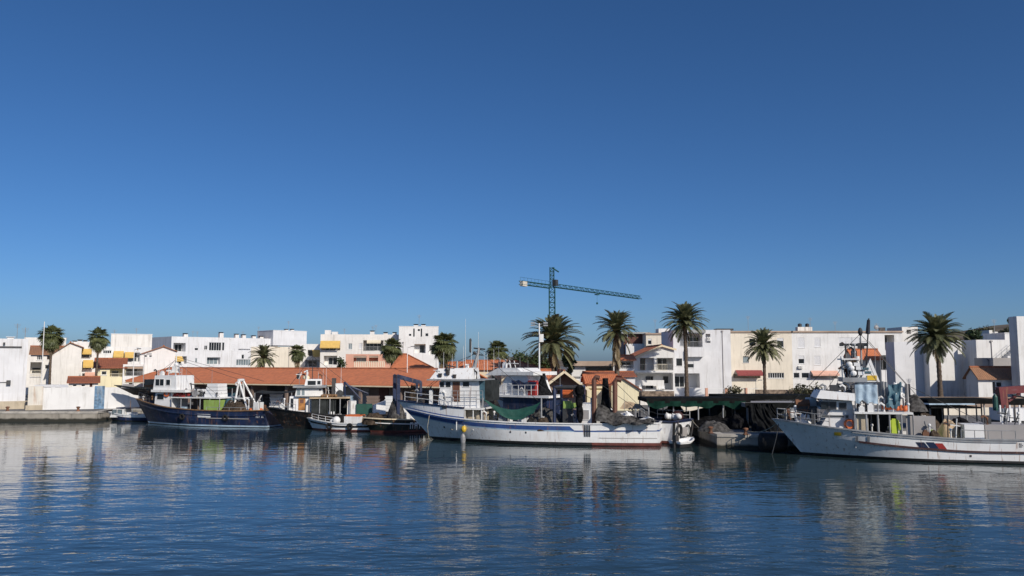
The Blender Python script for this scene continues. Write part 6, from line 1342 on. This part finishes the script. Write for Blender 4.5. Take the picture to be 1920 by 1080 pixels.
m = MB(); x1_ = b.at(1935, 800, 1.9)[0]; x0_ = b.at(1848, 800, 1.9)[0]; m.box(x1_, x0_, -1.0, 1.8, .8, b.at(1880, 797, 1.9)[1]); part(b.r, 'net_pen', m, 'shutter_grey')
b.rail([b.pt(t, b.sh(t), 1, -.08) for t in (.30, .34, .38, .42, .46)], .6, 'metal_grey', 1)
# bow gear
b.rail([b.pt(t, b.sh(t), 1, -.12) for t in (.84, .88, .92, .96, .985)] + [b.pt(t, b.sh(t), -1, -.12) for t in (.985, .96, .92, .88, .84)], .8, 'metal_grey', 2, 'pulpit')
m = mound(b.at(1507, 785, .1)[0], .05, 1.95, .75, .45, .85, 61); b.on('white_bundle', m, 'trim_white', 'white sheeting bundle on the foredeck of the flared bow', 'bundle', smooth=True)
m = MB(); x, z = b.at(1504, 757, -.5); m.lathe([(.28,-.5),(.33,-.45),(.33,.45),(.28,.5)], (x, -.5, z), 14, axis='x'); m2 = m; b.on('rust_drum', m, 'steel_rust', 'rusty drum lying behind the foredeck of the flared bow', 'drum'); b.box('drum_stand', 1498, 762, 1532, 782, -.9, -.2, 'metal_dark', z0=1.6); b.box('foredeck_locker', 1512, 746, 1531, 764, -1.6, -.9, 'trim_white', z0=1.6)
m = MB(); x = b.at(1525, 780, 1.0)[0]; m.box(x-.12, x+.12, .7, .95, 1.5, b.at(1525, 766, 1)[1]); part(b.r, 'samson_post', m, 'metal_dark')
b.rod('anchor_chain', [(b.L - .4, .1, 2.2), (b.L - .2, .3, 1.2), (b.L + .2, .4, -.2)], .03, 'metal_dark')
m = MB(); cx_, cz_ = b.L - .9, .75; m.tube([(cx_ + 1.7, -1.0, .78), (cx_ + .0, -1.5, .72)], .62, 14); b.on('black_roll', m, 'rubber', 'fat black roll floating at the quay under the flared bow', 'fender', smooth=True)  # thick black cylinder lying at the waterline below the bow

# ================================================================== gear on the quay
def shelter(label, px0, px1, Y0, Y1, ytop, cols=4, mat='canvas_greenblack', th=.32, sagn=True):
    a, c = X_(px0, Y0), X_(px1, Y0); zt = Z_(ytop, Y0); r = root('net_shelter', ((a+c)/2, (Y0+Y1)/2, GZ), label, 'shelter')
    m = MB(); m.box(a, c, Y0, Y1, zt - th, zt); part(r, 'roof', m, mat); m = MB(); m.box(a - .05, c + .05, Y0 - .06, Y0 - .003, zt - th - .04, zt + .05); part(r, 'edge_beam', m, 'canvas_greenblack')
    for k in range(cols):
        x = a + .15 + (c - a - .3) * k / (cols - 1)
        for y in (Y0 + .15, Y1 - .15): m = MB(); m.tube([(x, y, GZ), (x, y, zt - th)], .06, 7); part(r, 'post', m, 'metal_grey')
    return r, a, c, zt
r, a, c, zt = shelter('long dark net shelter with green mesh fringe along the quay', 1212, 1404, 68, 73, 747.5, 5)
m = MB(); m.grid(lambda u, v: Vector((a + (c-a)*u, 67.9 + .08*math.sin(u*40), zt - .2 - (.25 + .35*abs(math.sin(u*9.5)) + .15*math.sin(u*23))*v)), 60, 4); part(r, 'mesh_fringe', m, 'net_green', True)
m = MB(); m.grid(lambda u, v: Vector((a + (c-a)*(.12 + .8*u), 73.2 + .1*math.sin(u*30), GZ + (zt - .9 - GZ - .5*abs(math.sin(u*4)))*v)), 50, 4); part(r, 'dark_backdrop', m, 'canvas_dark', True)
r2, a2, c2, zt2 = shelter('higher dark net shelter in front of the stone garden wall', 1352, 1536, 74, 79, 742, 5)
m = MB(); m.grid(lambda u, v: Vector((a2 + (c2-a2)*u, 79.1 + .1*math.sin(u*30), GZ + (zt2 - GZ - .2)*v)), 40, 3); part(r2, 'dark_backdrop', m, 'canvas_dark', True)
r4, a4, c4, zt4 = shelter('low grey topped shelter roof beside the curtain of black nets', 1396, 1512, 66.5, 70.5, 756, 4, 'shutter_grey')
m = MB(); m.grid(lambda u, v: Vector((a4 + (c4-a4)*u, 70.6 + .1*math.sin(u*30), GZ + (zt4 - GZ - .2)*v)), 30, 3); part(r4, 'dark_backdrop', m, 'canvas_dark', True)
# curtain of black nets hanging over a rail to the quay edge
p = at(1400, 757, 66.3); q = at(1452, 757, 66.3)
def curt(u, v):
    x = X_(1402 + 46*u, 66.3) + (v ** 1.5) * (2.0*u - .5) ; return Vector((x, 66.2 - 2.2*v ** 1.6 + (.07 + .10*v)*math.sin(u*33 + 9*noise.noise(Vector((u*5, v*1.2, 4)))) + .22*noise.noise(Vector((u*11, v*3, 8))), Z_(757, 66.3) - (Z_(757, 66.3) - GZ - .03)*v + .0))
m = MB(); m.grid(curt, 110, 18); single('net_curtain', m, 'tarp_dark', 'big curtain of black nets hanging in folds down to the quay', 'net', smooth=True)
def qheap(px0, px1, Y, ytop, dep, mat, label, seed, name='net_heap', cat='net', pw=.8):
    a, c = X_(px0, Y), X_(px1, Y); single(name, mound((a+c)/2, Y, GZ, (c-a)/2, dep, Z_(ytop, Y) - GZ, seed, pw), mat, label, cat, smooth=True)
qheap(1306, 1366, 64.6, 790, 1.2, 'net_grey', 'rounded grey net heap at the edge of the quay', 71); qheap(1290, 1400, 68.5, 781, 1.8, 'net_black', 'wide black net heap under the long shelter', 72, pw=.5)
qheap(1232, 1290, 70, 760, 1.6, 'net_black', 'tall black net heap behind the roped transom', 73); qheap(1360, 1400, 67, 778, 1.2, 'net_black', 'black net heap between the grey heap and the net curtain', 74, pw=.5)
qheap(1765, 1822, 61, 786, 1.5, 'net_black', 'black net heap on the quay behind the trawler afterdeck', 75, pw=.6); qheap(1706, 1760, 63, 778, 1.5, 'net_brown', 'brown net heap on the quay behind the float heap', 76)
r3, a3, c3, zt3 = shelter('double decked dark shelter behind the flared bow trawler afterdeck', 1738, 1880, 66, 70, 749, 5)
m = MB(); z = Z_(757, 66); m.box(a3 - .3, a3 + (c3-a3)*.55, 65.4, 69, z - .06, z + .04); part(r3, 'awning', m, 'tarp_blue'); m = MB(); z = Z_(762, 65.5); m.box(a3 - .2, a3 + (c3-a3)*.62, 65.3, 69.5, z - .16, z - .03); part(r3, 'lower_roof', m, 'canvas_greenblack')
m = MB(); m.grid(lambda u, v: Vector((a3 + (c3-a3)*(.02 + .5*u), 69.9 + .1*math.sin(u*30), GZ + (zt3 - GZ - .35)*v)), 30, 3); part(r3, 'dark_backdrop', m, 'canvas_dark', True)  # dark sheet added to darken the space behind the posts
shelter('far dark shelter continuing past the red loader crane', 1884, 2010, 65, 69, 751, 4)
m = MB(); fx = Fac((1690, 84), (1920, 84)); u0, u1, z0, z1 = fx.rect(1690, 764, 1930, 790); fx.box(m, u0, u1, GZ, z1, -.25, 0); single('ochre_wall', m, 'plaster_cream', 'low ochre wall at the back of the quay behind the shelters', 'wall')
m = MB(); fx = Fac((1275, 88), (1352, 88)); u0, u1, z0, z1 = fx.rect(1275, 762, 1352, 784); fx.box(m, u0, u1, GZ, z1, -.25, 0); single('ochre_wall', m, 'plaster_cream', 'short ochre wall seen through the long net shelter', 'wall')
# back wall / kerb line of the promenade
m = MB(); fx = Fac((1196, 104), (1700, 104)); fx.box(m, 0, fx.w, GZ, Z_(748, 104), -.25, 0); single('promenade_wall', m, 'plaster_pale', 'long low pale promenade wall below the houses', 'wall')
m = MB(); fx = Fac((1700, 92), (1935, 90)); fx.box(m, 0, fx.w, GZ, Z_(744.5, 91), -.25, 0); single('promenade_wall', m, 'roof_flat', 'brownish promenade wall below the white cube houses', 'wall')
# ---- vehicles
def vehicle(name, label, px, Y, L, H, mat, kind='van', cat='van', rz=0):
    c = at(px, 700, Y); r = root(name, (c.x, Y, GZ), label, cat, rz=rz)
    if kind == 'van': prof = [(-L/2,.35),(-L/2,H),(L*.22,H),(L*.36,H*.62),(L/2,H*.5),(L/2,.35)]
    elif kind == 'pickup': prof = [(-L/2,.45),(-L/2,H*.52),(-L*.08,H*.52),(-L*.05,H),(L*.16,H),(L*.26,H*.62),(L/2,H*.55),(L/2,.45)]
    else: prof = [(-L/2,.3),(-L/2,H*.6),(-L*.36,H*.95),(L*.08,H),(L*.24,H*.65),(L/2,H*.5),(L/2,.3)]
    m = MB(); w = .86
    if rz: P_ = lambda x, y, z: (x, y, z)
    else: P_ = lambda x, y, z: (c.x + x, Y + y, GZ + z)
    m.prism([P_(x, -w, z) for x, z in prof], (0, 2*w, 0)); part(r, 'body', m, mat)
    for sx in (-L*.32, L*.3):
        for sy in (-w + .02, w - .22):
            m = MB(); m.lathe([(.3,0),(.32,.03),(.32,.17),(.3,.2)], P_(sx, sy, .32), 14, axis='y'); wl = part(r, 'wheel', m, 'rubber'); m = MB(); m.lathe([(.18,-.01),(.18,.21)], P_(sx, sy, .32), 10, axis='y'); part(wl, 'rim', m, 'metal_grey')
    wx = {'van': [(L*.1, L*.27), (-L*.3, -L*.02)], 'pickup': [(-L*.02, L*.08), (L*.09, L*.19)], 'car': [(-L*.3, -L*.05), (-L*.03, L*.14)]}[kind]
    for x0, x1 in wx: m = MB(); p0 = P_(x0, -w - .012, H*.62); p1 = P_(x1, -w + .01, H*.9); m.box(p0[0], p1[0], p0[1], p1[1], p0[2], p1[2]); part(r, 'window', m, 'glass_dark')
    m = MB(); p0 = P_(-L/2 - .02, -w + .05, H*.45); m.box(p0[0], p0[0] + .06, p0[1], p0[1] + .2, p0[2], p0[2] + .3); part(r, 'tail_light', m, 'paint_red')
    return r
vehicle('van', 'white van parked behind the quay boundary wall', 106, 98, 4.2, 2.75, 'car_white'); vehicle('car', 'dark red car parked behind the boundary wall beside the white van', 112, 95.2, 3.2, 2.55 - .2, 'car_red', 'car', 'car')
vehicle('car', 'dark blue car parked behind the boundary wall near the gate', 133, 96.5, 3.4, 2.1, 'paint_navy', 'car', 'car')
vehicle('pickup', 'white pickup truck seen through the long net shelter', 1360, 84, 4.4, 2.0, 'car_white', 'pickup', 'pickup'); vehicle('van', 'white van parked behind the curtain of black nets', 1466, 76, 4.6, 2.1, 'car_white')
# ---- dark skiff on trestles by the wall
b = Boat('skiff', 'dark green black skiff stored on trestles in front of the boundary wall', (-37.2, 93.2), (-46.3, 94.4), 'skiff'); b.S.z = 0
b.r.location.z = 3.0; b.hull(1.7, [(0, .45), (.5, .42), (1, .85)], 1.9, [(.0, 0), (lambda t: b.sh(t)*.6, 0), (lambda t: b.sh(t), 0)], ['paint_black'], bulw=.2, cap='paint_green', draft=.45)
for x in (1.5, 4.2): m = MB(); m.tube([(x, -.6, GZ - 3.0), (x, -.4, -.3)], .06, 6); m.tube([(x, .6, GZ - 3.0), (x, .4, -.3)], .06, 6); m.bar((x, -.6, -.35), (x, .6, -.35), .1); part(b.r, 'trestle', m, 'wood')
m = MB(); m.hexa([(7.0,-.5,.5),(8.2,-.4,.6),(8.2,.4,.6),(7.0,.5,.5)], [(7.1,-.4,1.0),(8.0,-.3,1.0),(8.0,.3,1.0),(7.1,.4,1.0)]); part(b.r, 'bow_cover', m, 'shutter_grey')
# ---- red loader crane on a truck at the right
x, y = X_(1890, 61), 61.0; r = root('loader_truck', (x, y, GZ), 'white quay truck with folded dark red loader crane', 'truck'); 
m = MB(); z0 = Z_(788, 61); z1 = Z_(765, 61); m.box(X_(1867, 61), X_(1932, 61), 60.4, 62.2, z0, z1); part(r, 'bed_box', m, 'car_white'); m = MB(); m.box(X_(1866, 61), X_(1960, 61), 60.5, 62.1, GZ + .55, z0 - .003); part(r, 'chassis', m, 'metal_dark')
for k in range(5): xx = X_(1869 + 9*k, 60.38); m = MB(); m.box(xx, xx + .1, 60.33, 60.395, z0 - .2, z1 + .25); part(r, 'stake', m, 'metal_dark' if k % 2 else 'trim_white')
for px in (1878, 1925):
    m = MB(); m.lathe([(.42,0),(.46,.04),(.46,.24),(.42,.28)], (X_(px, 60.4), 60.4, GZ + .46), 14, axis='y'); part(r, 'wheel', m, 'rubber')
m = MB(); a = at(1876, 765, 61); t = at(1874, 733, 61); e = at(1960, 727, 61)
m.bar((a.x + .2, 61, a.z), (t.x + .1, 61, t.z + .1), .55, .55, up=(0,1,0)); m.bar((t.x - .15, 61, t.z), (e.x, 61, t.z + .25), .45, .55); m.bar((t.x + .6, 61, a.z + .5), (t.x + 1.5, 61, t.z - .2), .16, .16); part(r, 'loader_arm', m, 'paint_darkred')
m = MB(); m.tube([(t.x + .8, 60.7, t.z - .3), (t.x + 2, 60.65, t.z - .55), (t.x + 3.4, 60.7, t.z - .25)], .07, 6); part(r, 'hydraulic_hose', m, 'rubber'); m = MB(); q = at(1866, 752, 60.8); m.lathe([(.16,-.7),(.18,-.6),(.18,.3),(.08,.5)], q, 10); part(r, 'gas_cylinder', m, 'crane_green')
# ---- fish boxes, pallets and bollards on the quay by the market hall
rnd = random.Random(5)
for i, (px, Y, mt, lb) in enumerate(((650, 91.5, 'tarp_blue', 'stack of pale blue fish boxes before the grey market shutter'), (700, 91, 'shade_wall', 'stack of brown crates under the market porch'), (735, 90.5, 'trim_white', 'stack of white fish boxes by the market porch'), (430, 100, 'tarp_bluegreen', 'stack of teal fish boxes before the market hall'), (500, 97, 'net_grey', 'stack of grey crates behind the black bow'), (520, 96, 'trim_white', 'stack of white crates behind the black bow'))):
    c = at(px, 700, Y); r = root('crate_stack', (c.x, Y, GZ), lb, 'crates')
    for k in range(5): m = MB(); o = rnd.uniform(-.05, .05); m.hexa([(c.x-.62+o,Y-.4,GZ+.34*k),(c.x+.62+o,Y-.4,GZ+.34*k),(c.x+.62+o,Y+.4,GZ+.34*k),(c.x-.62+o,Y+.4,GZ+.34*k)], [(c.x-.7+o,Y-.45,GZ+.34*k+.32),(c.x+.7+o,Y-.45,GZ+.34*k+.32),(c.x+.7+o,Y+.45,GZ+.34*k+.32),(c.x-.7+o,Y+.45,GZ+.34*k+.32)]); part(r, 'crate', m, mt)
def quay_awning(label, px0, px1, Y, ytop, mat):
    a, c = X_(px0, Y), X_(px1, Y); z = Z_(ytop, Y); r = root('market_awning', ((a+c)/2, Y, GZ), label, 'awning'); m = MB(); m.grid(lambda u, v: Vector((a + (c-a)*u, Y - 1.5 + 3*v, z - .12*math.sin(math.pi*u) + .15*v)), 16, 5); part(r, 'canopy', m, mat, True)
    for x in (a + .1, c - .1):
        for y in (Y - 1.4, Y + 1.4): m = MB(); m.tube([(x, y, GZ), (x, y, z)], .05, 6); part(r, 'post', m, 'metal_grey')
quay_awning('dark green awning on posts before the market hall, behind the white gallows', 410, 446, 99, 727, 'net_green'); quay_awning('long charcoal awning before the market hall behind the black bow', 485, 556, 95, 735, 'canvas_dark')
def bollard(px, Y, label):
    c = at(px, 700, Y); m = MB(); m.lathe([(.22,0),(.22,.06),(.13,.1),(.13,.35),(.22,.42),(.2,.5),(.05,.54)], (c.x, Y, GZ), 14); single('bollard', m, 'steel_rust', label, 'bollard', 'mooring bollards', smooth=True)
for px, Y, lb in ((18, 90.6, 'rusty mooring bollard on the quay in front of the white port store'), (150, 90.6, 'rusty mooring bollard on the quay near the blue gate'), (1330, 62.4, 'rusty mooring bollard beside the rounded grey net heap'), (1395, 61.1, 'rusty mooring bollard in front of the curtain of black nets')): bollard(px, Y, lb)
def line(label, p, q, sag=.4):
    p, q = Vector(p), Vector(q); m = MB(); m.tube([p.lerp(q, t/10) + Vector((0,0,-sag*math.sin(math.pi*t/10))) for t in range(11)], .03, 5); single('mooring_line', m, 'rope', label, 'rope')
line('mooring rope from the roped transom to the quay bollard', Bb.Wm @ Vector((.1, -1.8, 1.85)), (at(1330, 700, 62.4).x, 62.4, GZ + .3)); line('mooring rope from the flared bow to the quay bollard', Rb.Wm @ Vector((Rb.L - .6, -.2, 2.4)), (at(1395, 700, 61.1).x, 61.1, GZ + .3))

# ================================================================== deck clutter: boxes, buoys, coils and rigging
def fishboxes(b, px0, px1, ly, z, n, mat, label, group, seed):
    rnd = random.Random(seed); sh = None
    for i in range(n):
        x = b.at(px0 + (px1 - px0) * (i + .5) / n, 770, ly)[0]
        if sh is None:
            m = MB(); t = .03; m.box(-.36, .36, -.24, .24, 0, t)
            for bx in ((-.36, .36, -.24, -.21), (-.36, .36, .21, .24), (-.36, -.33, -.21, .21), (.33, .36, -.21, .21)): m.box(bx[0], bx[1], bx[2], bx[3], t, .27)
            sh = m.mesh('fish_box', mat)
        for k in range(rnd.choice((1, 2, 2, 3))):
            o = bpy.data.objects.new('fish_box', sh); COL.objects.link(o); o.location = b.Wm @ Vector((x, ly + rnd.uniform(-.1, .1), z + .275 * k)); o.rotation_euler = (0, 0, b.rz + rnd.uniform(-.12, .12)); o['label'] = label; o['category'] = 'fish box'; o['group'] = group
def buoys(b, px0, px1, ly, z, n, mat, label, group, seed, r=.2):
    rnd = random.Random(seed); m = MB(); m.ball((0,0,0), r, r, r*1.15, 10, 7); m.lathe([(.05, r*1.1), (.06, r*1.35)], (0,0,0), 6); sh = m.mesh('buoy', mat, True)
    for i in range(n):
        x = b.at(px0 + (px1 - px0) * (i + .5) / n, 770, ly)[0]; o = bpy.data.objects.new('buoy', sh); COL.objects.link(o); o.location = b.Wm @ Vector((x + rnd.uniform(-.1, .1), ly + rnd.uniform(-.15, .15), z + r + rnd.uniform(0, .1))); o.rotation_euler = (rnd.uniform(-1, 1), rnd.uniform(-1, 1), 0); o['label'] = label; o['category'] = 'buoy'; o['group'] = group
def rig(b, pairs, r=.018, mat='metal_dark'):
    for (a, la), (c, lc) in pairs: b.rod('rigging_line', [b.P(*a, la), b.P(*c, lc)], r, mat, n=4)
def gearbits(b, px0, px1, py, ly, n, seed, name='deck_fitting'):
    """small lamps, vents, pipes and brackets standing on the boat"""
    rnd = random.Random(seed); mats = ['metal_dark', 'metal_grey', 'metal_white', 'paint_white2', 'steel_rust', 'trim_white', 'metal_dark']
    for i in range(n):
        x, z = b.at(rnd.uniform(px0, px1), py, ly); y = ly + rnd.uniform(-1.2, .1); m = MB(); k = rnd.random(); h = rnd.uniform(.3, .9)
        if k < .3: m.tube([(x, y, z), (x, y, z + h)], .05, 6); m.ball((x, y, z + h), .11)
        elif k < .55: m.box(x - .18, x + .18, y - .15, y + .15, z, z + h * .6); m.box(x - .1, x + .1, y - .1, y + .1, z + h * .6, z + h * .75)
        elif k < .8: m.tube([(x, y, z), (x, y, z + h), (x + .2, y, z + h + .15), (x + .35, y, z + h + .05)], .08, 7)
        else: m.tube([(x, y, z), (x + rnd.uniform(-.3, .3), y, z + h * 1.6)], .04, 5); m.bar((x - .3, y, z + h), (x + .3, y, z + h * 1.1), .06)
        part(b.r, name, m, rnd.choice(mats))
NV, BK = BOATS['navy'], BOATS['black']
fishboxes(NV, 330, 380, .9, NV.sh(.55) - .65, 5, 'tarp_blue', 'pale blue fish box under the navy trawler shelter deck', 'fish boxes under the navy trawler shelter', 1)
gearbits(NV, 335, 410, 744, .9, 12, 2); gearbits(NV, 288, 330, 704, .6, 5, 3); gearbits(NV, 262, 288, 756, .3, 4, 4); gearbits(NV, 420, 490, 766, 1.4, 7, 5)
buoys(NV, 470, 492, 1.0, 1.45, 4, 'paint_orange', 'orange buoy on the stern of the navy trawler', 'orange buoys on the navy trawler', 6)
rig(NV, [(((328, 672), 0), ((453, 713), 0)), (((328, 676), 0), ((412, 744), 1.4)), (((328, 676), 0), ((290, 704), .8)), (((453, 713), 0), ((494, 768), .5))])
gearbits(BK, 555, 606, 711, .5, 6, 7); gearbits(BK, 585, 650, 745, .9, 10, 8); gearbits(BK, 515, 540, 765, .2, 4, 9)
fishboxes(BK, 590, 640, 1.0, .85, 4, 'trim_white', 'white fish box under the dark shelter of the black trawler', 'fish boxes on the black trawler', 3)
rig(BK, [(((586, 668), 0), ((648, 716), .2)), (((586, 668), 0), ((512, 764), 0)), (((586, 680), 0), ((650, 746), 1.3)), (((648, 716), .2), ((690, 770), .5))])
gearbits(A, 905, 1080, 792, 1.5, 18, 11); gearbits(A, 812, 890, 711, 1.0, 8, 12); gearbits(A, 770, 820, 752, .4, 6, 13); gearbits(A, 824, 900, 757, 1.7, 6, 14)
fishboxes(A, 950, 985, 1.3, .95, 4, 'tarp_blue', 'pale blue fish box on the striped trawler deck below the slung net', 'fish boxes on the striped trawler', 4)
buoys(A, 1064, 1086, 1.5, 1.2, 4, 'paint_orange', 'orange buoy by the navy stern gantry', 'orange buoys by the stern gantry', 15)
rig(A, [(((1114, 712), 1.2), ((1228, 790), .6)), (((1153, 716), 1.2), ((1228, 790), 0)), (((1068, 727), 0), ((1135, 711), .2)), (((899, 655), 0), ((1068, 727), 0)), (((899, 655), 0), ((770, 752), 0)), (((857, 678), 0), ((770, 752), 0)), (((857, 678), 0), ((899, 660), 0)), (((899, 660), 0), ((1010, 752), 1.2)), (((1068, 727), .5), ((1110, 748), .8)), (((1068, 727), 1.4), ((1108, 790), 1.0))])
gearbits(Bb, 930, 1005, 741, 1.8, 10, 16); gearbits(Bb, 925, 985, 691, .8, 6, 17); gearbits(A, 1130, 1225, 790, 1.2, 10, 18)
rig(Bb, [(((926, 660), 0), ((1030, 735), 1.2))])
buoys(Bb, 1250, 1275, -.6, 1.75, 5, 'paint_white2', 'white buoy on the roped transom', 'white buoys on the roped transom', 19, .24)
gearbits(Rb, 1540, 1600, 741, 1.0, 10, 21); gearbits(Rb, 1606, 1705, 772, 1.7, 18, 22); gearbits(Rb, 1582, 1612, 712, .8, 8, 23); gearbits(Rb, 1582, 1612, 671, .8, 6, 24); gearbits(Rb, 1470, 1535, 787, .8, 8, 25); gearbits(Rb, 1720, 1840, 822, 2.0, 12, 26); gearbits(Rb, 1850, 1935, 797, 1.6, 9, 27); gearbits(Rb, 1612, 1700, 815, 1.5, 9, 28)
fishboxes(Rb, 1780, 1808, 1.7, .8, 3, 'trim_white', 'white fish box beside the plain white locker', 'fish boxes on the flared bow trawler', 5); fishboxes(Rb, 1612, 1660, 1.2, .78, 4, 'tarp_blue', 'pale blue fish box under the flared bow trawler shelter', 'fish boxes under the flared bow trawler shelter', 6)
buoys(Rb, 1655, 1700, 1.3, Rb.at(1680, 773, 1.9)[1] + .02, 6, 'paint_orange', 'orange buoy on the flared bow trawler shelter roof', 'orange buoys on the flared bow trawler', 29, .18)
buoys(Rb, 1480, 1530, .4, 1.8, 6, 'paint_white2', 'white buoy on the foredeck of the flared bow', 'white buoys on the flared bow', 30, .2)
rig(Rb, [(((1613, 626), 0), ((1460, 780), 0)), (((1613, 626), 0), ((1700, 722), .9)), (((1629, 640), 0), ((1735, 760), .5)), (((1590, 672), .9), ((1540, 745), 1.1)), (((1606, 672), .9), ((1650, 720), 1.6)), (((1700, 722), .9), ((1850, 795), 1.5)), (((1613, 640), 0), ((1646, 722), 1.6))])
# roof aerials and a service cable or two on the skyline

for bb, lst in ((NV, ((300, 672, 704, .5), (334, 676, 733, -.4), (350, 690, 744, .9), (398, 694, 718, .3))), (BK, ((562, 690, 724, .4), (578, 682, 711, -.3), (612, 690, 745, .6), (640, 684, 719, .2))), (A, ((818, 668, 692, .4), (832, 660, 692, -.3), (848, 664, 690, .5), (1050, 690, 728, 1.2), (1088, 694, 728, -.8), (1170, 720, 780, .4))), (Bb, ((935, 650, 692, .5), (955, 660, 697, -.5), (975, 668, 703, .8), (990, 676, 741, 1.4)))):
    for px, yt, yb, ly in lst: x, z = bb.at(px, yt, ly); whip(bb, x, ly, bb.at(px, yb, ly)[1] - .2, z, .022, 'metal_grey' if px % 4 else 'metal_white')
